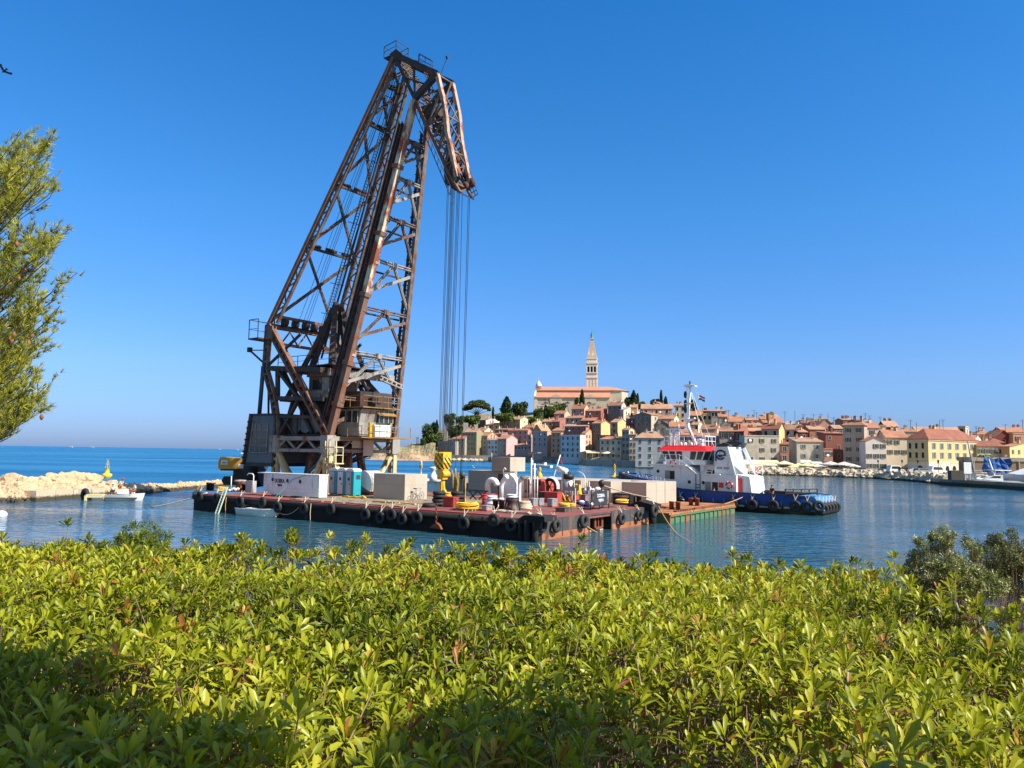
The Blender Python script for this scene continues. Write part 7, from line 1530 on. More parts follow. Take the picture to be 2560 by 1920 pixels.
for i in range(N):
    a, c = St[i][3], St[i+1][3]; dz = .85 if i/N > .3 else .5; b.add([(a[0],-a[1]*.97,a[2]-dz),(c[0],-c[1]*.97,c[2]-dz),(c[0],c[1]*.97,c[2]-dz),(a[0],a[1]*.97,a[2]-dz)], [(0,1,2,3)])
part('deck', b, mat('green_deck', L(52,84,70), .7, .12), T)
b = MB()
for i in range(N):
    a, c = St[i][3], St[i+1][3]
    for s in S2_: b.bar((a[0],s*a[1],a[2]+.03),(c[0],s*c[1],c[2]+.03),.16,.07); b.add([(a[0],s*a[1]*.965,a[2]-.8),(c[0],s*c[1]*.965,c[2]-.8),(c[0],s*c[1]*.965,c[2]),(a[0],s*a[1]*.965,a[2])], [(0,1,2,3),(3,2,1,0)])
part('bulwark_rail', b, mat('dark_blue_rail', L(14,40,80), .5, .1), T)
b = MB(); [b.bar((x,-HB_-.02,.62),(x+.9,-HB_-.02,.6),.09,.16) for x in [TL*.36+1.2*q for q in range(11)]]; [b.bar((x,-HB_-.03,1.25),(x+.05,-HB_-.1,.8),.04) for x in [TL*.37+1.15*q for q in range(12)]]; part('tyre_bracket', b, LIGHTS, T)
b = MB(); b.prism([(TL-2.6,.45),(TL,.3),(TL+.95,.45),(TL+.1,1.72),(TL-1.7,1.76)], -3.05, 3.05); part('stern_slope', b, mat('stern_blue', L(70,140,190), .3, .06), T)
b = MB(); b.bar((TL-1.3,-3.0,1.74),(TL-1.0,-3.0,.6),.2,.14); part('stern_marking', b, WHITE, T)
# superstructure: low deckhouse follows the sheer, upper deck with wheelhouse
def X(px, y=-2.6, py=1180): return ont(px, py, y)[0]
def Z(px, py, y=-2.6): return ont(px, py, y)[1]
x0, x1 = X(1632), X(1840); zA = Z(1640, 1163); zB = Z(1750, 1186)
b = MB(); W2 = 2.55
prof = [(x0,1.6),(x1,.5),(x1,zB),(X(1742),zB),(X(1718),Z(1718,1170)),(X(1713),zA),(x0,zA)]
b.prism(prof, -W2, W2); part('deckhouse', b, TWH, T)
b = MB(); b.prism([(x0-.35,zA),(X(1716),zA),(X(1716),zA+.14),(x0-.35,zA+.14)], -W2-.35, W2+.35); b.prism([(X(1716),zA+.1),(X(1741),zB+.1),(X(1741),zB-.02),(X(1716),zA-.04)], -W2-.1, W2+.1); b.prism([(X(1742),zB),(X(1800),zB),(X(1800),zB+.08),(X(1742),zB+.08)], -W2-.12, W2+.12); part('upper_deck', b, TWH, T)
b = MB()
for pl, pr_, yt, yb in ((1675,1686,1177,1198),(1780,1794,1205,1226)): b.box(X(pl),X(pr_),-W2-.03,-W2-.004,Z(pl,yb),Z(pl,yt))
part('doorway', b, BLACK, T)
b = MB()
for pl, pr_, yt, yb in ((1663,1675,1176,1196),(1763,1776,1204,1225)): b.box(X(pl),X(pr_),-W2-.09,-W2-.004,Z(pl,yb),Z(pl,yt)); b.box(X(pl)+.12,X(pr_)-.1,-W2-.12,-W2-.091,Z(pl,(yb+yt)/2)-.03,Z(pl,(yb+yt)/2)+.03)
part('door', b, LIGHTS, T)
b = MB(); [b.lathe([(.19,0),(.19,.04)], 16, 0, (X(px),-W2-.003,Z(px,py)), Matrix.Rotation(pi/2,3,'X')) for px, py in ((1645,1178),(1723,1205),(1758,1207))]; part('porthole', b, BLACK, T)
b = MB(); [b.torus((X(px),-W2-.03,Z(px,py)), .22, .04, (0,1,0), 16, 6) for px, py in ((1645,1178),(1723,1205),(1758,1207))]; part('porthole_rim', b, TWH, T)
for pl, pr_ in ((1797,1808),): b = MB(); b.box(X(pl),X(pr_),-W2-.12,-W2-.004,Z(pl,1219),Z(pl,1206)); part('red_box', b, TRED, T)
# wheelhouse: outward-leaning windows
xa, xb = X(1657,-1.9), X(1748,-1.9); zw0 = zA+.14; zw1 = Z(1700,1151,-1.9); zw2 = Z(1700,1126.5,-1.9); xc = X(1762,-1.9)
WY = 2.0
b = MB(); b.box(xa+.35, xb+.75, -WY, WY, zw0, zw1); b.prism([(xb,zB+.08),(xc+.1,zB+.08),(xc+.1,zw1-.2),(xb+.75,zw1-.05),(xb,zw1-.05)], -1.6, 1.6); part('wheelhouse', b, TWH, T)
lo = [(xa+.35,-WY),(xb+.3,-WY),(xb+.75,-WY+.7),(xb+.75,WY-.7),(xb+.3,WY),(xa+.35,WY),(xa,WY-.8),(xa,-WY+.8)]; hi = [(xa-.1,-WY-.12),(xb+.75,-WY-.12),(xb+1.25,-WY+.6),(xb+1.25,WY-.6),(xb+.75,WY+.12),(xa-.1,WY+.12),(xa-.6,WY-.8),(xa-.6,-WY+.8)]
b = MB(); k = 8; vs = [(x,y,zw1) for x, y in lo]+[(x,y,zw2) for x, y in hi]; b.add(vs, [(i,(i+1) % k,(i+1) % k+k,i+k) for i in range(k)]); part('window_band', b, TWH, T)
for i in range(k):
    a0, a1, c0, c1 = Vector(vs[i]), Vector(vs[(i+1) % k]), Vector(vs[i+k]), Vector(vs[(i+1) % k+k]); n = (a1-a0).cross(c0-a0).normalized()*.02; wid = (a1-a0).length; m = 6 if i == 0 else max(1, round(wid/1.35))
    for q in range(m):
        if i == 0 and q == 3: continue
        t0, t1 = (q+.1)/m, (q+.9)/m; f = lambda t, s: (a0.lerp(a1, t)).lerp(c0.lerp(c1, t), s)+n; bb = MB(); bb.add([f(t0,.1),f(t1,.1),f(t1,.92),f(t0,.92)], [(0,1,2,3)]); part('window', bb, GLASS_T, T)
b = MB(); k = 8; r0 = [(x+(.25 if i in (1,2,3,4) else -.3), y*1.08) for i, (x, y) in enumerate(hi)]; cx = (xa+xb)/2+.3; r1 = [((x-cx)*.82+cx, y*.72) for x, y in r0]; zt = Z(1700,1114,-1.9)
b.add([(x,y,zw2) for x, y in r0]+[(x,y,zt) for x, y in r1], [(i,(i+1) % k,(i+1) % k+k,i+k) for i in range(k)]+[tuple(range(k,2*k)), tuple(range(k))[::-1]]); part('wheelhouse_roof', b, TRED, T)
# rails: boat deck, roof deck
b = MB(); rail(b, [(X(1632),2.7,zA+.14),(X(1632),-2.75,zA+.14),(X(1700),-2.75,zA+.14)], 1.05, .04, 1.1); p = (X(1700),-2.75,zA+1.15); b.bar(p,(X(1716),-2.75,zA+.9),.06); b.bar((X(1716),-2.75,zA+.9),(X(1738),-2.7,zB+1.0),.06); b.bar((X(1700),-2.75,zA+.6),(X(1738),-2.7,zB+.5),.05); part('boat_deck_rail', b, TWH, T)
b = MB(); xr0, xr1 = X(1661,-1.5), X(1762,-1.5); rail(b, [(xr0,-1.5,zt),(xr1,-1.5,zt),(xr1,1.5,zt),(xr0,1.5,zt),(xr0,-1.5,zt)], 1.05, .05, 1.0); part('roof_rail', b, TWH, T)
b = MB(); [b.lathe([(.14,0),(.14,.25),(.1,.35),(.02,.38)], 8, 0, (X(px,-.6),y,zt)) for px, y in ((1706,-.9),(1720,-1.2),(1728,-.5),(1744,-1.0),(1752,-.4))]; b.box(X(1746,-.6),X(1755,-.6),-.5,.3,zt,zt+.7); b.box(X(1735,-.6),X(1742,-.6),.2,.8,zt,zt+.8); part('roof_equipment', b, TWH, T)
# radar + mast + aerial
b = MB(); xm = X(1677,-.8); b.tube([(xm,0,zt),(xm,0,zt+1.5)], .16, 10); b.box(xm-.9,xm+.7,-.15,.15,zt+1.75,zt+1.95); b.lathe([(.1,0),(.42,.06),(.4,.3),(.1,.4)], 12, 0, (xm+.5,0,zt+1.3)); b.lathe([(.22,0),(.22,.28)],10,0,(xm,0,zt+1.48)); part('radar', b, TWH, T)
xm = X(1722,-.3); ztop = ont(1717, 962, 0)[1]; b = MB(); kx = xm-.2
b.tube([(xm+.8,0,zt),(kx+.1,0,zt+1.9),(kx,0,zt+2.6)], .17, 10); b.tube([(kx,0,zt+2.3),(kx+.3,0,ztop)], [.17,.09], 8)
for z, w_ in ((zt+2.9,.75),(zt+4.7,.6),(zt+6.6,.6)): b.prism([(kx-.8*w_,z),(kx+.9*w_,z+.1),(kx+.15,z-.2)], -.35*w_, .35*w_)
b.prism([(kx-.5,ztop-.05),(kx+1.0,ztop-.25),(kx+.9,ztop-.12),(kx+.3,ztop+.05)], -.3, .3); b.bar((kx-.25,0,ztop-4.5),(kx-.1,0,ztop-.3),.05); [b.bar((kx-.25,0,ztop-.5-.5*q),(kx+.25,0,ztop-.5-.5*q),.04) for q in range(8)]; part('mast', b, TWH, T)
b = MB(); b.lathe([(.09,0),(.09,.4)], 8, 0, (kx+.25,0,ztop)); [b.ell((kx-.3,0,ztop-1.1-.8*q),(.2,.16,.42),0,8,6) for q in (0,1.2,2.1)]; b.ell((kx-.28,0,ztop-6.2),(.16,.16,.5),0,8,6); part('signal_lamp', b, mat('dark_green_lamp', L(36,56,52), .6, .1), T)
b = MB(); fx = kx+1.25; n = 7; vs = [(fx+.13*i, .1*sin(i*.9), ztop-1.2-.04*i-.17*j+.04*sin(i)) for j in range(4) for i in range(n)]; [b.add([vs[j*n+i],vs[j*n+i+1],vs[(j+1)*n+i+1],vs[(j+1)*n+i]], [(0,1,2,3)], j) for j in range(3) for i in range(n-1)]; b.bar((kx+.3,0,ztop-.2),(fx,0,ztop-1.1),.03,None,1); b.bar((fx,0,ztop-1.1),(fx,0,ztop-2.0),.03,None,1)
part('flag', b, [mat('flag_red', L(190,50,70), .7), WHITE, mat('flag_blue', L(40,50,110), .7)], T)
b = MB(); xs_ = X(1694,-.8); b.tube([(xs_,-.4,zt),(xs_,-.4,ont(1695,1060,-.4)[1])], [.07,.03], 6); b.tube([(kx+.3,0,ztop-.5),(X(1750),-1.2,zt)], .02, 4); b.tube([(kx+.3,0,ztop-.5),(X(1750),1.2,zt)], .02, 4); part('whip_aerial', b, TWH, T)
# funnel casing with slanted aft frame
xf0, xf1, xf2 = X(1788,-1.9), X(1818,-1.9), X(1836,-1.9); zft = Z(1800,1117,-1.9); zfb = zB
b = MB(); b.prism([(xf0,zfb),(xf2,zfb),(xf1,zft),(xf0,zft)], -2.1, 2.1); b.prism([(X(1788,-W2),.5),(X(1838,-W2),.5),(X(1838,-W2),zfb+.0),(X(1788,-W2),zfb)], -W2-.02, -W2+.3); part('funnel_casing', b, TWH, T)
b = MB(); b.box(xf0-.02,xf1+.12,-2.13,2.13,zft-.52,zft-.46); [b.box(xf0+.25+.75*q,xf0+.85+.75*q,-2.12,-2.101,zfb+.6,zft-2.1) for q in range(2)]; part('casing_panel', b, GREYP, T)
b = MB(); b.prism([(xf0,zft),(xf1,zft),(xf1+.3,zft+.22),(xf0+.9,zft+.45),(xf0+.5,zft+.3)], -1.8, -1.0); b.prism([(xf0+.3,zft),(xf1,zft),(xf1+.8,zft+.42),(xf0+1.2,zft+.75),(xf0+.9,zft+.5)], .6, 1.5); part('exhaust_outlet', b, BLACK, T)
b = MB(); ye = 2.1; xg1, xg2 = X(1838,-1.9), X(1866,.6); zlow = Z(1850,1196,-1.5)
A0, A1 = Vector((xf1+.05,-2.1,zft)), Vector((X(1836,-2.1),-2.1,zB)); B0_, B1_ = Vector((xf1+.35,2.0,zft-.1)), Vector((X(1840,-2.1)+.7,2.0,zB))
b.bar(A0, A1, .32, .2, 0, (0,1,0)); b.bar(B0_, B1_, .32, .2, 0, (0,1,0)); b.bar(A0+Vector((.1,0,-.5)), A0+Vector((1.1,.6,-1.4)), .2, .15); b.bar(A1, Vector((A1.x+.05,-2.1,.6)), .3); 
b.prism([(A1.x-.3,.5),(A1.x+1.9,.5),(A1.x+1.5,zB-.1),(A1.x-.3,zB+.1)], -1.9, 2.2); b.prism([(A1.x-.6,zB+.1),(A1.x+1.0,zB+.1),(A1.x-.4,zB+1.4)], -2.05, -1.5); rail(b, [(A1.x+1.5,-1.9,zB),(A1.x+1.5,2.0,zB)], 1.0, .04)
for q in range(6): c = A0.lerp(A1, .12+.13*q); b.bar(c+Vector((.1,.8,0)), c+Vector((.15,1.6,0)), .05)
part('aft_frame', b, TWH, T)
b = MB(); b.prism([(xf1,zft-.1),(A1.x-.2,zB+.3),(A1.x-.25,zB+.3),(xf1-.05,zft-.1)], -2.0, 2.0); part('aft_grating', b, mat('translucent_grey', L(170,182,184), .4, .05), T)
b = MB(); b.box(A1.x+.1,A1.x+.7,-2.05,-1.91,.75,zB-.25); part('red_cabinet', b, TRED, T)
# liferaft, ladder, lifebuoys
b = MB(); b.lathe([(.001,-.62),(.3,-.6),(.33,-.1),(.33,.1),(.3,.6),(.001,.62)], 14, 0, (X(1768),-1.8,zB+.75), Matrix.Rotation(pi/2,3,'Y')); part('liferaft', b, CREAM_ST, T); b = MB(); [b.bar((X(px),-2.1,zB),(X(px)+.1,-1.7,zB+1.15),.08) for px in (1760,1774)]; b.bar((X(1758),-2.1,zB+.3),(X(1776),-2.1,zB+.3),.06); part('raft_cradle', b, TWH, T)
b = MB(); b.box(X(1752),X(1786),-1.2,1.2,zB+.1,zB+1.1); part('engine_skylight', b, mat('deep_green', L(34,70,54), .6, .1), T)
b = MB(); [b.bar((x,-W2-.12,.6),(x,-W2-.12,zB+.1),.06) for x in (X(1740),X(1750.5))]; [b.bar((X(1740),-W2-.12,.7+.3*q),(X(1750.5),-W2-.12,.7+.3*q),.05) for q in range(7)]; part('side_ladder', b, mat('teal_ladder', L(44,84,90), .6), T)
b = MB(); [b.bar((x,-.9,zB),(x,-.9,zB+3.2),.05) for x in (X(1776,-1),X(1780,-1))]; [b.bar((X(1776,-1),-.9,zB+.3*q),(X(1780,-1),-.9,zB+.3*q),.04) for q in range(11)]; part('funnel_ladder', b, bpy.data.materials['deep_green'], T)
def buoy(x, y, z, ax, lb):
    b = MB(); b.torus((0,0,0), .33, .075, ax, 20, 8); o = part('lifebuoy', b, TRED, T, lb); o.location = (x, y, z); b = MB()
    for q in range(4): a = q*pi/2+.4; c = Vector((.33*cos(a),0,.33*sin(a))) if ax[1] else Vector((0,.33*cos(a),.33*sin(a))); b.ell(tuple(c), (.1,.1,.1), 0, 8, 6)
    q = part('band', b, WHITE, o); 
buoy(X(1823),-W2-.12,Z(1823,1213),(0,1,0),'orange lifebuoy by the red cabinet'); buoy(X(1684,-2.7),-2.82,Z(1684,1158,-2.7),(0,1,0),'orange lifebuoy on the wheelhouse rail'); buoy(A1.x+1.55,.2,zB+.55,(1,0,0),'orange lifebuoy on the aft rail')
# lettering and emblem
o = link('lettering', text_mesh('POMGRAD 1', .62, LW, sx=1.05), T); W_of = lambda x: HB_*min(1, (1-(1-min(1,x/TL/.34))**2.4)); xl = 3.9
for _ in range(6): xl = ont(1627, 1194, -W_of(xl)-.05)[0]
xl, zl = ont(1627, 1194.5, -W_of(xl)-.05)
tn = (W_of(xl+.8)-W_of(xl-.8))/1.6; o.location = (xl, -W_of(xl)-.12, zl); o.rotation_euler = (radians(-6), radians(7), -math.atan(tn))
b = MB(); cx_, cz_ = X(1802,-2.1), Z(1802,1138,-2.1); yy = -2.16; R1, R0 = .58, .42
arc = lambda a0, a1, r1, r0, n=20: [b.add([(cx_+r*cos(radians(a)), yy, cz_+r*sin(radians(a))) for r, a in ((r1,p),(r1,q),(r0,q),(r0,p))], [(0,3,2,1),(0,1,2,3)]) for p, q in [(a0+(a1-a0)*i/n, a0+(a1-a0)*(i+1)/n) for i in range(n)]]
arc(-8,185,R1,R0); b.box(cx_-.58,cx_-.42,yy-.01,yy+.01,cz_-.6,cz_+.02); b.box(cx_-.3,cx_+.58,yy-.01,yy+.01,cz_-.06,cz_+.06); arc(185,330,.5,.34); arc(190,330,.26,.1); b.box(cx_-.1,cx_+.14,yy-.012,yy+.008,cz_-.2,cz_-.1); part('company_emblem', b, mat('emblem_navy', L(24,56,100), .5), T)
# towing gear on the aft deck
b = MB(); b.lathe([(.5,-.8),(.5,-.7),(.3,-.68),(.3,.68),(.5,.7),(.5,.8)], 16, 0, (A1.x+3.1,0,1.1), Matrix.Rotation(pi/2,3,'X')); b.box(A1.x+2.3,A1.x+3.9,-1,1,.5,.9); b.bar((A1.x+2.6,-1.2,.6),(A1.x+2.5,-1.2,1.9),.25); b.box(A1.x+1.9,A1.x+2.6,-2.4,-1.6,1.5,1.65); b.box(A1.x+1.9,A1.x+2.6,-2.4,-1.6,1.1,1.25); part('towing_winch', b, BLACK, T)
b = MB(); b.lathe([(.25,.4),(.25,1.4),(.4,1.45),(.4,1.55)], 12, 0, (X(1908,-1),-.6,0)); b.box(X(1898,-1),X(1915,-1),-1.2,0,.4,1.25); b.bar((X(1908,-1),-.6,1.5),(X(1908,-1),-.6,2.1),.12); b.box(X(1908,-1)-.3,X(1908,-1)+.3,-.7,-.5,1.9,1.98); part('capstan', b, bpy.data.materials['deep_green'], T)
b = MB(); z = 1.68
for q in range(2): b.bar((TL-3.4,-.6,z+.2+.35*q),(TL-.9,1.6,z+.3+.35*q),.1)
[b.bar((TL-3.4+2.5*k/4,-.6+2.2*k/4,z),(TL-3.4+2.5*k/4,-.6+2.2*k/4,z+.65),.1) for k in range(5)]; part('stern_roller_frame', b, STEELD, T)
b = MB(); b.lathe([(.22,0),(.2,.45),(.28,.5),(.28,.56)], 10, 0, (1.6,-.5,2.7)); b.lathe([(.22,0),(.2,.45),(.28,.5),(.28,.56)], 10, 0, (2.6,-.4,2.5)); b.bar((.5,0,3.1),(1.3,0,3.5),.2); b.ell((.6,0,3.35),(.3,.2,.1)); part('bow_bitt', b, CREAM_ST, T)
b = MB(); b.torus((X(1936),-HB_-.02,.95), .22, .05, (0,1,0), 16, 6); part('mooring_eye', b, LIGHTS, T)
GTG = 'tyre fenders along the tugboat'
for px, py, y, rz in ((1880,1262,-3.95,0),(1933,1264,-3.95,0),(1988,1265,-3.9,0),(2018,1267,-3.85,.1),(2047,1266,-3.6,.45)):
    x, z = ont(px, py, y); tyre(TO+TX*x+TYV*y+Vector((0,0,max(.45,z))), TA+rz, 'black tyre fender along the blue side of the tug', GTG, 1.25)
for q in range(5): x, y = TL+.75, -2.6+q*1.1; p = TO+TX*x+TYV*y+Vector((0,0,.62)); tyre(p, TA+pi/2-.9, 'black tyre fender in the tilted row at the tug stern', 'tyre fenders at the tug stern', 1.3)
for px in (1700,1738,1832): x, z = ont(px, 1246, -3.9); tyre(TO+TX*x+TYV*(-3.9)+Vector((0,0,.75)), TA, 'black tyre fender low on the tug side behind the pontoon', GTG, 1.2)
x, z = ont(1566, 1195, -.8); p = TO+TX*(.6)+TYV*(-.9)+Vector((0,0,1.9)); tyre(p, TA-.9, 'large dark tyre fender at the tug bow', GTG, 1.5)
line('pale mooring line from the tug bow to the yellow cone on the concrete row', TO+TX*.8+Vector((0,0,3.2)), aty(1540,1190,89.5), .1, .05, ROPE_W)
line('pale mooring line from the tug side down to the pontoon deck', TO+TX*X(1866)+TYV*(-3.4)+Vector((0,0,1.5)), BW(*onuv(1745,1272,ZP),ZP+.1), .25, .045, ROPE_B)
line('pale mooring line along the tug side behind the concrete blocks', TO+TX*X(1640)+TYV*(-3.2)+Vector((0,0,2.6)), TO+TX*X(1725)+TYV*(-4.1)+Vector((0,0,.9)), .3, .045, ROPE_W)
# ---------------------------------------------------------------- people: skinned figures
SKIN = mat('skin', L(196,140,110), .6, .05)
def figure(label, loc, rz, joints, edges, radii, mats_parts, name='person', scale=1.0):
    """body: one continuous skinned surface through the joints; clothing shells as separate parts"""
    T = thing(name, label, 'person', loc, rz)
    def skin(nm, js, es, rs, m, root=0):
        me = bpy.data.meshes.new(nm); me.from_pydata([Vector(j)*scale for j in js], es, []); o = link(nm, me, T); o.modifiers.new('s', 'SKIN'); sv = me.skin_vertices[0].data
        for i, r in enumerate(rs): sv[i].radius = (r*scale, r*scale)
        sv[root].use_root = True; sm = o.modifiers.new('u', 'SUBSURF'); sm.levels = 1; sm.render_levels = 1
        dg = bpy.context.evaluated_depsgraph_get(); m2 = bpy.data.meshes.new_from_object(o.evaluated_get(dg)); o.modifiers.clear(); o.data = m2; m2.materials.clear(); m2.materials.append(m); [setattr(p, 'use_smooth', True) for p in m2.polygons]; return o
    body = skin('body', joints, edges, radii, SKIN)
    for nm, idx, es, rs, m in mats_parts: skin(nm, [joints[i] for i in idx], es, rs, m)
    return T
def person(label, loc, rz, shirt, trousers, hat=None, pose='stand', hair=(.02,.015,.01), sleeves=True):
    if pose == 'stand': kn = [(.11,-.02,.5),(-.11,.02,.5)]; an = [(.12,0,.08),(-.12,.02,.08)]; hz = .93; bend = 0
    elif pose == 'sit': kn = [(.13,-.42,.50),(-.13,-.42,.50)]; an = [(.13,-.45,.08),(-.13,-.42,.08)]; hz = .5; bend = .05
    else: kn = [(.12,-.1,.5),(-.12,-.08,.5)]; an = [(.13,0,.08),(-.13,0,.08)]; hz = .9; bend = .32
    H = lambda x, y, z: (x, y-bend*max(0, z)/.6, hz+z*(1-.25*bend))
    j = [H(0,0,0), H(0,0,.2), H(0,0,.42), H(0,0,.52), H(0,-.02,.62), H(0,-.02,.74), (.1,0,hz-.03), kn[0], an[0], (an[0][0],an[0][1]-.15,.04), (-.1,0,hz-.03), kn[1], an[1], (an[1][0],an[1][1]-.15,.04),
         H(.19,0,.46), H(.25,.0,.18), H(.24,-.16,-.02), H(.23,-.22,-.08), H(-.19,0,.46), H(-.25,.0,.18), H(-.24,-.14,-.02), H(-.23,-.2,-.08)]
    e = [(0,1),(1,2),(2,3),(3,4),(4,5),(0,6),(6,7),(7,8),(8,9),(0,10),(10,11),(11,12),(12,13),(2,14),(14,15),(15,16),(16,17),(2,18),(18,19),(19,20),(20,21)]
    r = [.13,.125,.13,.055,.095,.07,.085,.06,.042,.04,.085,.06,.042,.04,.055,.042,.033,.028,.055,.042,.033,.028]
    T = figure(label, loc, rz, j, e, r, [('shirt', [0,1,2,14,15,18,19], [(0,1),(1,2),(2,3),(3,4),(2,5),(5,6)], [.145,.142,.148,.07,.056,.07,.056], shirt), ('trousers', [0,6,7,8,10,11,12], [(0,1),(1,2),(2,3),(0,4),(4,5),(5,6)], [.145,.1,.078,.06,.1,.078,.06], trousers)])
    hd = H(0,-.02,.68); b = MB(); b.ell((hd[0],hd[1]+.02,hd[2]+.04),(.108,.115,.085),0,12,8)
    if hat: b.lathe([(.16,0),(.15,.01),(.11,.03),(.1,.09),(.02,.13)], 14, 0, (hd[0],hd[1],hd[2]+.06)); part('hat', b, hat, T)
    else: part('hair', b, mat('dark_hair', hair, .8), T)
    b = MB(); b.ell((hd[0],hd[1]-.11,hd[2]-.02),(.016,.03,.024),0,6,5); [b.ell((hd[0]+s*.1,hd[1],hd[2]-.02),(.015,.025,.035),0,6,5) for s in S2_]; part('nose_and_ears', b, SKIN, T); b = MB(); [b.ell((hd[0]+s*.036,hd[1]-.098,hd[2]+.01),(.012,.008,.008),0,6,4) for s in S2_]; part('eyes', b, BLACK, T); return T
x, z = ont(1930, 1235, -1.6); person('person in a dark shirt and red shorts standing on the tug aft deck', TO+TX*x+TYV*(-1.6)+Vector((0,0,.98)), TA-.4, mat('black_shirt', (.012,.012,.015), .9), mat('red_shorts', L(176,60,54), .8))
x, z = ont(1786, 1220, -2.1); person('person in pale trousers just inside the dark doorway of the tug', TO+TX*X(1787)+TYV*(-W2-.28)+Vector((0,0,.55)), TA+.6, mat('dark_top', (.02,.02,.03), .9), mat('pale_trousers', L(214,210,206), .8), pose='stand')
# ---------------------------------------------------------------- yellow excavator beyond the left end of the barge
EX = aty(640, 1178, 90); T = thing('excavator', 'yellow excavator seen from behind its counterweight, left of the crane', 'excavator', (EX.x-2.2, 90, 1.3), radians(-6)); EYL = mat('excavator_yellow', L(228,160,44), .5, .06); f = 90/FPX; ez = lambda y: aty(640, y, 90).z-1.3
b = MB(); b.prism([(-2.3,ez(1174)),(2.6,ez(1172)),(2.6,ez(1160)),(1.2,ez(1158)),(1.0,ez(1147)),(-2.1,ez(1144)),(-2.35,ez(1155))], 0, 2.6); part('upper_body', b, EYL, T)
b = MB(); b.box(-2.0,-1.2,-.03,-.003,ez(1163),ez(1151)); b.box(.1,1.9,-.03,-.003,ez(1170),ez(1161)); part('placard', b, WHITE, T); b = MB(); b.box(-1.85,-1.35,-.045,-.031,ez(1159),ez(1157)); b.box(.6,1.5,-.045,-.031,ez(1166.5),ez(1164.5)); part('placard_print', b, DGREY, T)
b = MB(); b.box(-2.2,2.5,.3,2.4,ez(1178),ez(1173)); b.prism([(-1.6,0),(1.8,0),(2.1,.5),(1.8,1.0),(-1.6,1.0),(-1.9,.5)], .1, .7); b.prism([(-1.6,0),(1.8,0),(2.1,.5),(1.8,1.0),(-1.6,1.0),(-1.9,.5)], 2.0, 2.6); b.box(-.8,.9,.7,2.0,.5,ez(1176)); part('crawler', b, BLACK, T)
b = MB(); b.box(1.0,2.4,1.5,2.6,ez(1160),ez(1140)); part('cab', b, EYL, T); b = MB(); b.box(1.15,2.25,1.46,1.499,ez(1158),ez(1143)); part('cab_window', b, GLASS_T, T)
b = MB(); b.lathe([(1.35,0),(1.35,1.6)], 22, 0, (0,0,0), Matrix.Rotation(radians(80),3,'Y')); solo('black_drum', b, RUBBER, 'big black drum lying below the yellow excavator', 'drum', loc=aty(618,1200,84.5)+Vector((0,0,.4)))
# ---------------------------------------------------------------- left bay: breakwater, concrete quay blocks, workboat, buoys
rng = np.random.default_rng(5)
JT = [(-60,1256,1195,10),(0,1256,1196,10),(60,1257,1193,10),(120,1254,1189,11),(180,1250,1190,11),(230,1246,1199,9),(270,1243,1206,8),(345,1236,1208,7),(420,1229,1209,6),(480,1224,1204,6),(540,1219,1200,6),(600,1215,1197,6),(700,1209,1194,6),(800,1204,1192,6)]
b = MB()
cols = []
xs_ = np.linspace(-60, 800, 150)
sh = lambda x: float(np.interp(x, [45,88,262,290], [0,3.0,3.0,0]))
ip = lambda x, k: float(np.interp(x, [j[0] for j in JT], [j[k] for j in JT]))
for x in xs_:
    P = onz(x, ip(x,1), 0); dp = ip(x,3); top = aty(x, ip(x,2), P.y+dp*.8).z; dr = Vector((P.x, P.y, 0)).normalized(); P += dr*sh(x); dp -= sh(x)*.6; col = []
    for t, h in ((-.12,-.7),(0,.0),(.1,.32),(.25,.6),(.45,.8),(.65,.95),(.82,1.0),(1.0,.8),(1.2,.3),(1.45,-.4)):
        q = P+dr*dp*t; jt = 0 if t < -.05 else 1; col.append((q.x+rng.uniform(-.3,.3)*jt, q.y+rng.uniform(-.3,.3)*jt, max(-.6,(top-.22)*h+rng.uniform(-.16,.16)*jt*(t > 0)*1.3)))
    cols.append(col)
k = len(cols[0])
for c in cols: b.v += c
for i in range(len(cols)-1):
    for j in range(k-1): a = i*k+j; b.f.append((a, a+k, a+k+1, a+1)); b.m.append(0); b.sm.append(False)
SHROCK = mat('breakwater_stone', L(208,178,140), .95, .14, .5, L(160,128,98), .25, 1.2, .8, bump=.5, bsc=3, damp_shade=.4)
o = solo('breakwater', b, SHROCK, 'low pale limestone breakwater closing the bay on the left', 'breakwater')
r = random.Random(31); b = MB()
for i in range(2600):
    x = r.uniform(-60, 790); t = r.random()**1.1; P = onz(x, ip(x,1), 0); dp = ip(x,3); top = aty(x, ip(x,2), P.y+dp*.8).z; dr = Vector((P.x, P.y, 0)).normalized(); P += dr*sh(x); dp -= sh(x)*.6; h = np.interp(t, [0,.1,.25,.45,.65,.82,1], [0,.32,.6,.8,.95,1.0,.9]); q = P+dr*dp*t
    b.rock((q.x, q.y, (top-.22)*h-.02), r.uniform(.12,.34), r)
solo('rubble', b, SHROCK, 'countless small limestone rubble stones covering the breakwater', 'rubble', kind='stuff')
BMS = []
for k_ in range(5): m_ = MB(); m_.rock((0,0,0), 1.0, r, 0, .7); BMS.append(m_.mesh('large_rock', SHROCK))
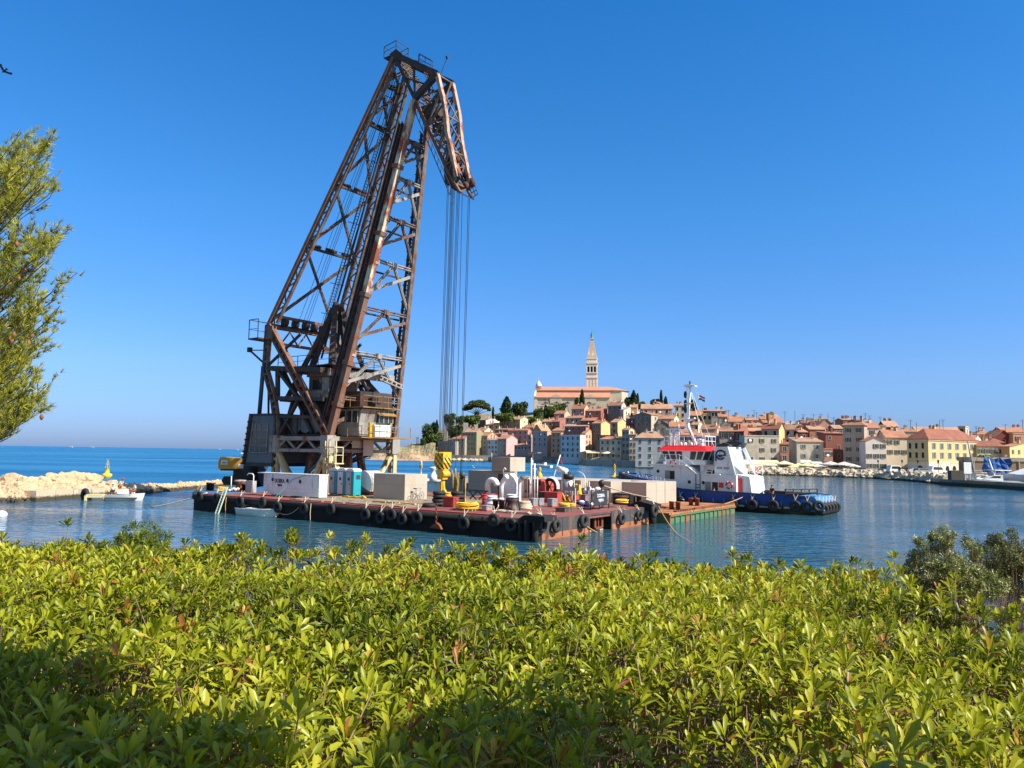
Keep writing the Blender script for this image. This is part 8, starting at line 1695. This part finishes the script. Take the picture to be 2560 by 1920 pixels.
for i in range(46):
    x = [22,40,130,150,158,190,196,205,213,219,224,232,170,180][i] if i < 14 else r.uniform(-20, 600); P = onz(x, ip(x,1), 0); dp = ip(x,3); t = .7 if i < 14 else r.uniform(.02,.6); top = aty(x, ip(x,2), P.y+dp*.8).z; dr = Vector((P.x,P.y,0)).normalized(); P += dr*sh(x); q = P+dr*(dp-sh(x)*.6)*t; s = r.uniform(.5,.85) if i < 14 else r.uniform(.3,.55)
    o = link('large_rock', BMS[i % 5], None, (q.x, q.y, top*float(np.interp(t,[0,.1,.25,.45,.65,.82,1],[0,.32,.6,.8,.95,1,.9])))); o.scale = (s*1.3,s,s*.9); o.rotation_euler = (r.uniform(-.4,.4),r.uniform(-.4,.4),r.uniform(0,6)); tag(o, 'larger limestone block among the breakwater rubble', 'rock', 'larger blocks on the breakwater')
# dark patch on the stones is the crane's cast shadow
# concrete quay blocks: measured corners along the waterline
qc = [(89,1254),(139,1250.5),(183,1247),(228,1244.5),(263,1242)]; pts = [onz(x, y, 0) for x, y in qc]
lbq = ['concrete quay block at the left end of the bay wall','second concrete quay block from the left in the bay','stained concrete quay block, third from the left in the bay','concrete quay block at the right end, next to the workboat']
for i, (p, q) in enumerate(zip(pts, pts[1:])):
    d = (q-p); Lq = d.length-.06; ang = atan2(d.y, d.x); zt_ = aty(qc[i][0], 1227-1.2*i, p.y).z; b = MB(); b.box(0, Lq, 0, 3.0 if i else 3.2, -.5, zt_+.02*i)
    solo('quay_block', b, mat('bay_concrete', L(206,186,156), .9, .1, .5, L(110,106,100), .42, .5, .35, bump=.2, bsc=4, damp_shade=.42) if i == 0 else bpy.data.materials['bay_concrete'], lbq[i], 'concrete block', 'concrete quay blocks in the left bay', loc=(p.x,p.y,0), rz=ang)
P = aty(186, 1197, 92); b = MB(); b.add([(-1.4,0,0),(1.6,0,.1),(1.4,1.2,.75),(-1.2,1.2,.7),(-1.4,0,-.5),(1.6,0,-.4),(1.9,1.2,-.3),(-1.2,1.2,-.3)], [(0,1,2,3),(4,5,1,0),(1,5,6,2)]); solo('steel_plate', b, mat('teal_sheet', L(44,84,104), .6, .2), 'dark teal steel sheet lying tilted on top of the breakwater', 'steel sheet', loc=P)
# workboat with three people
P = onz(312, 1251, 0); T = thing('workboat', 'small white workboat loaded with cream boxes beside the quay blocks', 'boat', (P.x,P.y,0), radians(8)); part('hull', boat_hull(3.5,1.5,.6, sheer=.3), mat('workboat_white', L(226,226,220), .5, .05), T); b = MB(); b.box(-1.75,1.3,-.77,.77,.25,.32); part('rubbing_strake', b, DGREY, T)
b = MB(); b.box(-.6,.25,-.5,.4,.7,1.15); b.box(.3,.8,-.4,.5,.7,.95); part('cool_box', b, WHITE, T)
b = MB(); b.box(-3.6,-2.0,-.6,.7,.3,.62); b.box(-3.7,-3.5,-.7,.8,.0,.5); b.box(-1.9,-1.8,-.6,.7,-.1,.5); solo('float_platform', b, mat('cream_float', L(222,206,150), .7, .06), 'cream box-shaped float between the quay and the workboat', 'float', loc=(P.x,P.y,0), rz=radians(8))
o = tyre((P.x-4.1,P.y-.1,.5), radians(-35), 'large dark tyre standing half in the water at the quay end', None, 1.6)
W_ = mat('white_work_shirt', L(232,232,224), .85); YV = mat('pale_yellow_vest', L(220,226,170), .85); OR = mat('red_brown_trousers', L(150,70,50), .85); DK = mat('dark_trousers', (.03,.02,.02), .85)
person('person in a white shirt and white cap at the left of the workboat', (P.x-1.2,P.y-.2,.5), .3, W_, DK, mat('white_cap', L(240,240,240), .7), 'sit')
person('person in a pale yellow vest and red cap bending in the workboat', (P.x-.75,P.y+.3,.6), 1.2, YV, OR, mat('red_cap', L(190,50,60), .7), 'bend')
person('person in white sitting at the right end of the workboat', (P.x+.95,P.y,.55), -.6, W_, OR, None, 'sit')
# yellow channel buoy
P = onz(267, 1194, 0); s = P.y/FPX; T = thing('channel_buoy', 'yellow channel buoy with lattice top floating beyond the breakwater', 'buoy', (P.x,P.y,0)); w_ = 12*s
b = MB(); b.lathe([(w_*.5,-.5),(w_*.85,.1),(w_,.4*w_),(w_*.98,w_*.72),(w_*.6,w_*.85),(w_*.42,w_*1.0),(w_*.36,w_*2.0),(w_*.42,w_*2.02)], 20); part('float', b, mat('buoy_yellow', L(250,204,40), .4, .04), T)
b = MB(); h0_, h1_ = w_*2.0, w_*3.3; [b.bar((.36*w_*cos(a),.36*w_*sin(a),h0_),(.16*w_*cos(a),.16*w_*sin(a),h1_),.06*w_) for a in [q*pi/2+.5 for q in range(4)]]; b.torus((0,0,(h0_+h1_)/2),.26*w_,.03*w_,(0,0,1),12,4); b.torus((0,0,h1_),.18*w_,.04*w_,(0,0,1),12,4); b.bar((-.2*w_,0,h1_+.45*w_),(.2*w_,0,h1_),.06*w_); b.bar((.2*w_,0,h1_+.45*w_),(-.2*w_,0,h1_),.06*w_); part('lattice_top', b, mat('buoy_pale', L(230,200,110), .5, .05), T)
P = onz(3, 1291, 0); b = MB(); b.ell((0,0,.12),(.42,.42,.34)); solo('mooring_ball', b, WHITE, 'white mooring ball at the left picture edge', 'buoy', loc=P)
for px, py in ((1246,1169),(1256,1171),(1262,1165),(1182,1166),(1185,1170),(1345,1182),(1370,1167)):
    P = onz(px, max(py,1152), 0); s = P.y/FPX; b = MB(); b.ell((0,0,.1),(1.4*s,1.4*s,1.0*s),0,10,6); solo('mooring_ball', b, WHITE, 'tiny white mooring ball floating off the old town', 'buoy', 'mooring balls off the old town', loc=(P.x,P.y,0))
# far boats on the open sea
for px, py, L_, lb, sail in ((176,1117.5,17,'tiny white motor yacht on the horizon, leftmost boat out at sea',0),(230,1118.5,14,'tiny sailing yacht with a bare mast on the open sea',1),(592,1125.5,12,'small white motorboat on the sea just left of the crane',0),(605,1137,7,'small greenish boat on the sea above the excavator',0),(548,1122.3,12,'very distant white boat on the horizon left of the crane',0)):
    P = onz(px, max(py, 1113.5+.0152*px+2.4), 0); k = L_; T = thing('distant_boat', lb, 'boat', (P.x,P.y,0), radians(178)); kk = 2.2 if P.y > 900 else 1.2; part('hull', boat_hull(k*kk*.6,k*.3,k*.13*kk), WHITE, T); b = MB(); b.prism([(-k*.2,k*.1),(k*.25,k*.1),(k*.1,k*.28),(-k*.15,k*.3)], -k*.08, k*.08); part('cabin', b, WHITE, T)
    if sail: b = MB(); b.tube([(0,0,k*.1),(0,0,k*2.2)],.35,5); part('mast', b, LIGHTS, T)
# ---------------------------------------------------------------- pigeon
P = aty(10, 178, 14); T = thing('bird', 'dark grey bird flying at the upper left edge of the sky', 'bird', P, radians(160)); T.scale = (.45,.45,.45); T.rotation_euler = (.5,.25,radians(150)); BG = mat('bird_grey', L(70,76,90), .8, .2, 9)
b = MB(); b.tube([(-.2,0,-.03),(-.12,0,-.01),(-.04,0,0),(.04,0,.01),(.09,0,.03),(.13,0,.045),(.165,0,.03)], [.012,.035,.05,.045,.03,.03,.006], 10); part('body', b, BG, T)
for s in S2_:
    b = MB(); b.add([(-.06,s*.03,.02),(.06,s*.03,.02),(.05,s*.14,.07),(-.07,s*.15,.08),(-.02,s*.28,.10),(-.14,s*.24,.11),(-.06,s*.03,.01),(.06,s*.03,.01),(.05,s*.14,.06),(-.07,s*.15,.07),(-.02,s*.28,.095),(-.14,s*.24,.10)], [(0,1,2,3),(3,2,4,5),(9,8,7,6),(11,10,8,9)]); part('wing', b, BG, T)
b = MB(); b.add([(-.18,.02,-.03),(-.18,-.02,-.03),(-.3,-.06,-.06),(-.3,.06,-.06),(-.18,.02,-.035),(-.18,-.02,-.035),(-.3,-.06,-.065),(-.3,.06,-.065)], [(0,1,2,3),(7,6,5,4)]); part('tail', b, BG, T)
# ================================================================ foreground: terrace ground, hedge, shrubs, pine
b = MB(); zg = 3.75
b.add([(-40,-30,zg),(40,-30,zg),(40,6.8,zg),(14,7.4,zg),(-14,7.4,zg),(-40,6.8,zg),(40,11,-1),(14,11.5,-1),(-14,11.5,-1),(-40,11,-1)], [(0,1,2,3,4,5),(2,6,7,3),(3,7,8,4),(4,8,9,5)])
solo('ground', b, mat('terrace_earth', L(108,92,72), .95, .3, 1.5, bump=.5, bsc=8), None, None, kind='structure')
LEAF = leafmat('hedge_leaf', [(0,(.028,.055,.006)),(.25,(.13,.165,.008)),(.6,(.34,.355,.014)),(.86,(.50,.48,.035)),(.93,(.50,.32,.04)),(.97,(.34,.12,.03)),(1,(.20,.07,.03))], None, .36, .38)
LEAFD = leafmat('shrub_leaf', [(0,(.04,.075,.012)),(.5,(.13,.18,.015)),(1,(.25,.29,.03))], None, .3, .35)
LEAFO = leafmat('evergreen_shrub_leaf', [(0,(.03,.04,.010)),(.5,(.20,.24,.05)),(.9,(.52,.52,.24)),(1,(.28,.12,.05))], None, .15, .35)
TWIG = mat('twig_bark', L(150,124,96), .9, .2, 6)
def leaves(name, base, dirn, nrm, ln, wd, tint, m, curl=.18, fold=.22):
    """leaf blades: base point, direction, approximate normal, length, width; 8 vertices each, folded on the midrib and curved"""
    n = len(base); d = dirn/np.linalg.norm(dirn, axis=1)[:,None]; s = np.cross(d, nrm); s /= (np.linalg.norm(s, axis=1)[:,None]+1e-9); u = np.cross(s, d); ln = ln[:,None]; wd = wd[:,None]
    cu = curl if np.ndim(curl) else np.full(n, curl); cu = cu[:,None]
    P = lambda t, w, lift: base + d*ln*t + s*wd*w + u*(ln*(-cu*t*t) + wd*lift)
    V = np.stack([P(0,0,0), P(.42,-.36,fold*.8), P(.42,0,0), P(.42,.36,fold*.8), P(.78,-.5,fold), P(.78,0,0), P(.78,.5,fold), P(1.0,0,0)], 1).reshape(-1,3)
    o = (np.arange(n)*8)[:,None]; tri = np.concatenate([o+np.array([[0,2,1]]), o+np.array([[0,3,2]]), o+np.array([[4,5,7]]), o+np.array([[5,6,7]])]); quad = np.concatenate([o+np.array([[1,2,5,4]]), o+np.array([[2,3,6,5]])])
    return fast_mesh(name, V, [quad, tri], m, np.repeat(tint, 8), True)
def rosettes(C, up, k, L0, L1, W, rng, open_=(18, 80), tint0=None):
    """whorls of k leaves around each shoot tip"""
    n = len(C); up = up/np.linalg.norm(up, axis=1)[:,None]; ref = rng.normal(size=(n,3)); x = np.cross(up, ref); x /= np.linalg.norm(x, axis=1)[:,None]; y = np.cross(up, x); B_, D_1, N_, Ls, Ws, Ts = [], [], [], [], [], []
    size = rng.uniform(.62, 1.3, n); t0 = rng.beta(2.2, 2.2, n)*.86 if tint0 is None else tint0
    for i in range(k):
        a = (2.399*i + rng.uniform(-.3,.3,n))[:,None]; f = i/(k-1); el = np.radians(open_[0]+(open_[1]-open_[0])*f+rng.uniform(-14,14,n))[:,None]
        rad = x*np.cos(a)+y*np.sin(a); d = up*np.cos(el)+rad*np.sin(el); nn_ = up*np.sin(el)-rad*np.cos(el)
        B_.append(C-up*(.012+.035*f)+rad*.004); D_1.append(d); N_.append(nn_+rng.normal(size=(n,3))*.15); Ls.append(rng.uniform(L0,L1,n)*size*(.62+.38*min(1,f*1.6+.25))); Ws.append(W*rng.uniform(.8,1.2,n)*size*(.7+.3*f)); Ts.append(np.clip(t0+rng.normal(0,.10,n)+(.12*(1-f)-.05), 0, .88))
    T_ = np.concatenate(Ts); q = rng.uniform(0,1,len(T_)); T_[q > .965] = rng.uniform(.9,1.0,(q > .965).sum()); dd_ = np.tile(rng.uniform(0,1,n) > .985, k); T_[dd_] = rng.uniform(.93,1.0,dd_.sum())
    return np.concatenate(B_), np.concatenate(D_1), np.concatenate(N_), np.concatenate(Ls), np.concatenate(Ws), T_
rng = np.random.default_rng(3)
def smooth_noise(x, y, sc, seed):
    r = np.random.default_rng(seed); v = 0
    for i in range(5):
        a = r.uniform(0, 2*pi); f = sc*r.uniform(.6,1.7); v = v+np.sin((x*cos(a)+y*sin(a))*f+r.uniform(0,6))
    return v/5
BACK = [(-5.2,6.25),(-3,6.3),(0,6.2),(2,6.3),(4,5.9),(7,5.5)]
def ylim(x, y): return np.interp(1280+1923*x/np.maximum(y,.5), [0,1200,2180,2300,2420,2600], [6.25,6.2,6.1,4.95,4.7,4.75])+.12*smooth_noise(x,y*0,6,4)
def htop(x, y): return EYE-.83+.050*smooth_noise(x,y,2.2,1)+.075*smooth_noise(x,y,5.0,2)-.03*np.clip(x-2.5,0,4)-.075*np.clip(x*.8,0,1)*np.clip(y-4,0,1)
def hole(x, y): return np.clip((smooth_noise(x,y,1.9,9)-.30)*2.4, 0, 1) + np.clip(1-(((x-2.7)/1.1)**2+((y-4.35)/.28)**2), 0, 1)*.8
def field(n, y0=.9):
    x = rng.uniform(-5.2, 6.6, n*2); y = rng.uniform(y0, 6.5, n*2); k = (y < ylim(x,y)) & (np.abs(x) < y*.70+.75); return x[k][:n], y[k][:n]
def jitgrid(sp, y0=.8):
    gx, gy = np.meshgrid(np.arange(-5.2,6.6,sp), np.arange(y0,6.6,sp)); x = gx.ravel()+rng.uniform(-.5,.5,gx.size)*sp; y = gy.ravel()+rng.uniform(-.5,.5,gx.size)*sp; k = (y < ylim(x,y)) & (np.abs(x) < y*.70+.75); return x[k], y[k]
T = thing('hedge', 'long clipped evergreen hedge of glossy yellow-green leaves filling the foreground', 'hedge', (0,0,0))
parts_ = []; stemsA, stemsB = [], []
for layer, (sp, dz, kk) in enumerate(((.082,0,10),(.088,-.075,9),(.10,-.17,7),(.13,-.30,6))):
    x, y = jitgrid(sp); h = hole(x, y); keep = rng.uniform(0,1,len(x)) > h*.85+.06; x, y = x[keep], y[keep]; h = h[keep]
    z = htop(x,y)+dz+rng.normal(0,.025,len(x)) - h*.10
    if layer == 0: z += (rng.uniform(0,1,len(x)) > .93)*rng.uniform(.03,.10,len(x))
    up = np.stack([rng.normal(0,.28,len(x))+.12, rng.normal(0,.28,len(x))-.10, np.ones(len(x))], 1); C = np.stack([x,y,z],1)
    tint = np.clip(.52+.24*smooth_noise(x,y,1.7,7)+rng.normal(0,.10,len(x))-.05*layer, .05, .86)  # lower layers darker: shade between the leaves put into their tint
    parts_.append(rosettes(C, up, kk, .052, .088, .0212, rng, (14,74), tint0=tint)); e = rng.uniform(0,1,len(x)) < (.55 if layer < 2 else .3); stemsA.append(C[e]); stemsB.append(C[e]-up[e]*rng.uniform(.14,.3,e.sum())[:,None]+np.c_[rng.normal(0,.05,(e.sum(),2)),np.zeros(e.sum())])
# shoots sticking up along the back edge
n = 240; px_ = rng.uniform(-60,2620,n); y = np.interp(px_, [0,2180,2300,2420,2600], [6.22,6.1,4.95,4.7,4.75])-rng.uniform(0,.3,n); x = (px_-1280)/1923*y; z = htop(x,y)+rng.uniform(.02,.24,n)*rng.uniform(.1,1,n)**1.5
C = np.stack([x,y,z],1); up = np.stack([rng.normal(0,.2,n),rng.normal(0,.2,n),np.ones(n)],1); parts_.append(rosettes(C, up, 11, .055,.085,.024, rng, (10,62))); stemsA.append(C); stemsB.append(C-np.array([0,0,.3]))
# back face of the hedge
n = 1500; px_ = rng.uniform(-60,2200,n); yb = np.interp(px_, [0,2180,2300], [6.3,6.2,5.0]); x = (px_-1280)/1923*yb; z = EYE-.85-rng.uniform(0,.8,n); parts_.append(rosettes(np.stack([x,yb,z],1), np.stack([rng.normal(0,.3,n),np.ones(n)*.8,rng.uniform(0,1,n)],1), 7, .05,.08,.024, rng))
A = [np.concatenate([p[i] for p in parts_]) for i in range(6)]
link('foliage', leaves('foliage', A[0],A[1],A[2],A[3],A[4],A[5], LEAF, np.clip(rng.normal(.14,.12,len(A[0])),-.1,.5)), T)
def stems_mesh(name, A_, B_, r, m):
    n = len(A_); d = B_-A_; d /= np.linalg.norm(d,axis=1)[:,None]; x = np.cross(d, np.array([.3,.9,.2])); x /= np.linalg.norm(x,axis=1)[:,None]; y = np.cross(d,x); V = []
    for P, rr in ((A_,r*.7),(B_,r)):
        for k in range(3): a = 2*pi*k/3; V.append(P+(x*cos(a)+y*sin(a))*rr)
    V = np.stack(V,1).reshape(-1,3); o = (np.arange(n)*6)[:,None]; Q = np.concatenate([o+np.array([[0,1,4,3]]),o+np.array([[1,2,5,4]]),o+np.array([[2,0,3,5]])]); return fast_mesh(name, V, [Q], m, None, True)
n = 1500; x, y = field(n); n = len(x); h = htop(x,y); A1_ = np.stack([x,y,h-.08],1); B1_2 = np.stack([x+rng.normal(0,.14,n),y+rng.normal(0,.14,n),np.full(n,zg)],1); M1 = (A1_+B1_2)/2+rng.normal(0,.05,(n,3))
stemsA += [A1_, M1]; stemsB += [M1, B1_2]
link('twigs', stems_mesh('twigs', np.concatenate(stemsA), np.concatenate(stemsB), .0032, TWIG), T)
b = MB(); r = random.Random(4)
for i in range(46): x, y = r.uniform(-4,5), r.uniform(1.2,5.8); a = Vector((x,y,zg)); c = Vector((x+r.uniform(-.3,.3),y+r.uniform(-.3,.3),zg+.45)); e = c+Vector((r.uniform(-.3,.3),r.uniform(-.3,.3),.3)); b.tube([a,c,e],[.018,.012,.006],6)
b.tube([(-.95,1.85,4.38),(-.83,1.80,4.50),(-.76,1.83,4.58)],[.012,.011,.009],7); b.tube([(-.62,1.78,4.2),(-.60,1.80,4.5),(-.70,1.9,4.68)],[.014,.012,.006],7)
part('branches', b, TWIG, T)
# the pittosporum shrub rising behind at the left and its low row
def shrub(name, label, blobs, k, L0, L1, W, m, seed, nper, stem_to, wig=.35, twig_r=.004, open_=(15,70)):
    rg = np.random.default_rng(seed); T = thing(name, label, 'shrub', stem_to); Cs, Us = [], []
    for cx, cy, cz, rx_, ry, rz_ in blobs:
        n = int(nper*rx_*rz_*60)+6; u = rg.normal(size=(n,3)); u /= np.linalg.norm(u,axis=1)[:,None]; rr = rg.uniform(.45,1.0,n)[:,None]**.6; Cs.append(np.array([cx,cy,cz])+u*rr*np.array([rx_,ry,rz_])); Us.append(u*.8+np.array([0,0,.7])+rg.normal(size=(n,3))*wig)
    C = np.concatenate(Cs); U_ = np.concatenate(Us); off = np.array(stem_to); R_ = rosettes(C-off, U_, k, L0, L1, W, rg, open_); link('foliage', leaves('foliage', *R_, m, .12), T)
    S = C-off; base = np.array([0,0,0])+np.c_[S[:,0]*.25, S[:,1]*.25, np.zeros(len(S))]; mid = S-np.array([0,0,.12])-(S-base)*.12+rg.normal(0,.01,S.shape)
    e = rg.uniform(0,1,len(S)) < (.3 if k < 10 else .6); low = (mid-(mid-base)*rg.uniform(.3,.5,len(S))[:,None]); S, mid, low, base = S[e], mid[e], low[e], base[e]; link('twigs', stems_mesh('twigs', np.concatenate([S,mid,low]), np.concatenate([mid,low,base]), twig_r, TWIG), T); return T
def PT(px, py, Y): p = aty(px, py, Y); return (p.x, p.y, p.z)
def blob(px, py, rpx, rpy, Y, ry=.3): p = aty(px, py, Y); s = Y/FPX; return (p.x, p.y, p.z, rpx*s, ry, rpy*s)
YS = 7.6
shrub('shrub', 'dark green shrub with narrow leaves rising above the hedge at the left', [blob(350,1330,42,30,YS), blob(385,1350,38,24,YS), blob(330,1362,48,24,YS), blob(365,1380,60,30,YS), blob(312,1345,22,10,YS,.15)], 12, .045, .07, .012, LEAFD, 5, 42, PT(350,1560,YS), .35, .002)
shrub('shrub', 'long low green shrub row behind the left part of the hedge', [blob(x, 1384+((x*7) % 11)-(abs(x-230)<70)*10, 60, 26, 7.2) for x in range(60,620,52)]+[blob(10,1380,40,26,7.2), blob(40,1400,60,30,7.2)], 11, .045, .07, .013, LEAFD, 6, 26, PT(300,1600,7.2), .35, .002)
YR = 6.6
shrub('shrub', 'twiggy grey-green evergreen shrub with tiny leaves behind the hedge at the right', [blob(2420,1350,7,24,YR,.08),blob(2285,1385,8,16,YR,.08),blob(2330,1335,6,16,YR,.08),blob(2345,1400,70,34,YR),blob(2310,1430,55,30,YR),blob(2400,1432,80,34,YR),blob(2350,1352,26,26,YR,.15),blob(2372,1338,9,22,YR,.08),blob(2358,1328,7,18,YR,.08),blob(2300,1356,16,14,YR,.1),blob(2440,1372,12,26,YR,.1),blob(2350,1460,90,34,YR),blob(2450,1455,70,40,YR)], 9, .016, .028, .011, LEAFO, 7, 230, PT(2380,1620,YR), .7, .0013, (25,85))
shrub('shrub', 'lighter olive evergreen shrub at the right picture edge behind the hedge', [blob(2500,1392,70,44,YR+.3),blob(2555,1400,60,50,YR+.3),blob(2490,1350,24,20,YR+.3,.12),blob(2530,1335,9,18,YR+.3,.08),blob(2545,1440,70,50,YR+.3)], 9, .018, .03, .012, leafmat('olive_shrub_leaf', [(0,(.05,.06,.015)),(.6,(.16,.17,.05)),(1,(.34,.33,.16))], None, .25, .35), 8, 200, PT(2540,1640,YR+.3), .6, .0013, (25,85))
# ---------------------------------------------------------------- pine at the left edge
PINE = leafmat('pine_needle', [(0,(.07,.09,.012)),(.45,(.32,.33,.03)),(1,(.58,.53,.07))], None, .35, .5)
YP = 13.0; rg = np.random.default_rng(17); T = thing('pine_tree', 'tall feathery pine with olive-green needles at the left picture edge', 'tree', (-12.6,YP,zg-.6)); off = np.array([-12.6,YP,zg-.6])
OUT = [(300,20),(330,85),(370,112),(410,118),(460,122),(500,140),(560,138),(620,140),(640,152),(700,158),(760,155),(800,148),(840,125),(880,110),(920,75),(960,65),(985,115),(1010,120),(1040,95),(1070,60),(1100,35),(1112,20)]
tips, dirs, brA, brB = [], [], [], []; trunk_top = 12.9
def trunk_pt(z): return np.array([0,0,0])+np.array([.10*sin(z*.6), .0, z])
for i in range(250):
    y = rg.uniform(372,1110); xe = -14+np.interp(y, [o[0] for o in OUT], [o[1] for o in OUT])-rg.uniform(0,1)**1.5*130; Y = YP+rg.normal(0,1.1); e = np.array(aty(xe, y, Y))-off
    # clear sky gaps between the foliage layers
    if any(abs(y-gy) < gh and xe > gx for gy, gh, gx in ((425,18,50),(552,26,30),(590,18,50),(690,20,80),(770,14,60),(850,14,40),(925,26,60))): continue
    z0 = max(1.2, e[2]-np.linalg.norm(e[:2])*.55); s = trunk_pt(z0); midp = s*.45+e*.55+np.array([0,0,-.35]); d = e-midp; d = d/np.linalg.norm(d); brA += [s, midp]; brB += [midp, e]
    for k in range(9):
        t = rg.uniform(.0,1); c = midp*(1-t)+e*t if k else e; dd = d*.7+np.array([0,0,.75])+rg.normal(0,.35,3); dd /= np.linalg.norm(dd); ln = rg.uniform(.18,.5); tp = c+dd*ln; brA.append(c); brB.append(tp)
        for q in range(5): tips.append(c+dd*ln*(.25+.75*q/4)+rg.normal(0,.03,3)); dirs.append(dd)
# off-frame crown (behind the picture edge) so that the tree is whole
for i in range(150):
    z = rg.uniform(1.8,12); a = rg.uniform(0,2*pi); R_ = np.interp(z, [1.5,4,8,12,13],[2,3.6,3.4,1.6,.3])*rg.uniform(.5,1); e = np.array([R_*cos(a), R_*sin(a), z])
    if e[0] > 1.2: continue
    s = trunk_pt(max(1.2,z-R_*.5)); brA.append(s); brB.append(e)
    for k in range(6):
        c = s*(.4-.06*k)+e*(.6+.06*k); dd = np.array([cos(a)*.4,sin(a)*.4,.9])+rg.normal(0,.35,3); dd /= np.linalg.norm(dd); tp = c+dd*.4; brA.append(c); brB.append(tp)
        for q in range(3): tips.append(c+dd*.4*(.3+.7*q/2)); dirs.append(dd)
tips = np.array(tips); dirs = np.array(dirs); n = len(tips); kN = 15; B_ = np.repeat(tips, kN, 0); Dn = np.repeat(dirs, kN, 0)+rg.normal(0,.5,(n*kN,3)); Dn /= np.linalg.norm(Dn,axis=1)[:,None]
S_ = np.cross(Dn, rg.normal(size=Dn.shape)); S_ /= np.linalg.norm(S_,axis=1)[:,None]; Ln_ = rg.uniform(.08,.15,len(B_))[:,None]; V = np.stack([B_-S_*.0062, B_+S_*.0062, B_+Dn*Ln_], 1).reshape(-1,3); Tn = np.repeat(np.clip(rg.normal(.55,.2,n)+.12*np.sin(tips[:,2]*2.1),0,1), kN*3)
link('crown', fast_mesh('crown', V, [np.arange(len(V)).reshape(-1,3)], PINE, Tn, False), T)
link('branches', stems_mesh('branches', np.array(brA), np.array(brB), .0065, BARK), T)
b = MB(); b.tube([tuple(trunk_pt(z)) for z in (-.2,2,4,6,8,10,12,trunk_top)], [.27,.24,.2,.17,.13,.09,.05,.02], 10); part('trunk', b, BARK, T)
b = MB(); [b.lathe([(.006,-.045),(.026,-.02),(.03,.01),(.018,.04),(.003,.055)], 8, 0, tuple(np.array(aty(px,py,YP-1.2))-off)) for px, py in ((42,611),(64,680),(22,708),(48,698),(35,838),(30,854),(78,838),(72,858),(26,848),(104,1043))]; part('cones', b, mat('pine_cone', L(150,92,60), .8, .2, 20), T)
# crowns of trees standing behind and right of the viewer: they throw the shade over the near hedge
rg = np.random.default_rng(23)
def shade_tree(label, loc, regs, tt, n):
    T = thing('shade_tree', label, 'tree', loc, 0); off = np.array(loc); Cs = []
    for px, py, rx_, ry_ in regs:
        k = int(n*rx_*ry_/30000)+40; a = rg.uniform(0,2*pi,k); q = np.sqrt(rg.uniform(0,1,k))
        for ai, qi in zip(a, q):
            P = onz(px+rx_*qi*cos(ai), py+ry_*qi*sin(ai), 4.62); t = tt+rg.uniform(-1.1,1.1); C_ = P+SUNV*t; Cs.append((C_.x,C_.y,C_.z))
    C = np.array(Cs)-off; link('crown', clump_mesh('crown', C, .085, LF_HO, elong=1.5), T)
    m = C.mean(0); b = MB(); b.tube([(0,0,-.3),(.1,0,m[2]*.4),tuple(m*np.array([.6,.6,.75]))], [.22,.17,.1], 8)
    for i in range(14): c = C[rg.integers(len(C))]; b.tube([tuple(m*np.array([.35,.35,.5])), tuple((m+c)/2-np.array([0,0,.3])), tuple(c)], [.07,.04,.012], 5)
    part('trunk', b, BARK, T)
shade_tree('leafy tree right of the viewer, outside the picture, shading the near left hedge', (6.2,-5.6,zg), [(-100,1790,230,170),(50,1760,130,110),(180,1850,160,95),(400,1915,150,60),(-150,1920,250,140)], 9.5, 5200)
shade_tree('second leafy tree right of the viewer, shading the bottom centre of the hedge', (9.6,-6.4,zg), [(1180,1885,150,70),(1350,1870,150,75),(1530,1850,150,85),(1690,1875,120,75),(1820,1920,110,50),(1400,1950,450,50)], 9.5, 5200)
T = thing('shade_tree', 'unseen evergreen tree added behind the viewer on the left to block sky light', 'tree', (-4.5,-4.5,zg), 0)  # unseen tree, added to cut the sky light on the hedge
C = np.concatenate([pts_in((2.6,2.2,1.7), 5200, .2)+np.array(c) for c in ((.3,.2,4.6),(-2.2,.5,4.2),(2.6,-.6,4.8),(1.2,1.2,6.2),(-1.0,-1.5,5.6),(3.4,.6,6.4))]); link('crown', clump_mesh('crown', C, .13, LF_HO, elong=1.4), T)
b = MB(); b.tube([(0,0,-.3),(.1,.1,2.2),(0,.2,4.6)], [.3,.24,.12], 9); [b.tube([(0,.1,2.2),(x*.5,y*.5,3.4),(x,y,5)], [.14,.09,.03], 6) for x, y in ((-2,.5),(2.4,-.4),(1.1,1),(-.9,-1.3),(3.2,.5))]; part('trunk', b, BARK, T)
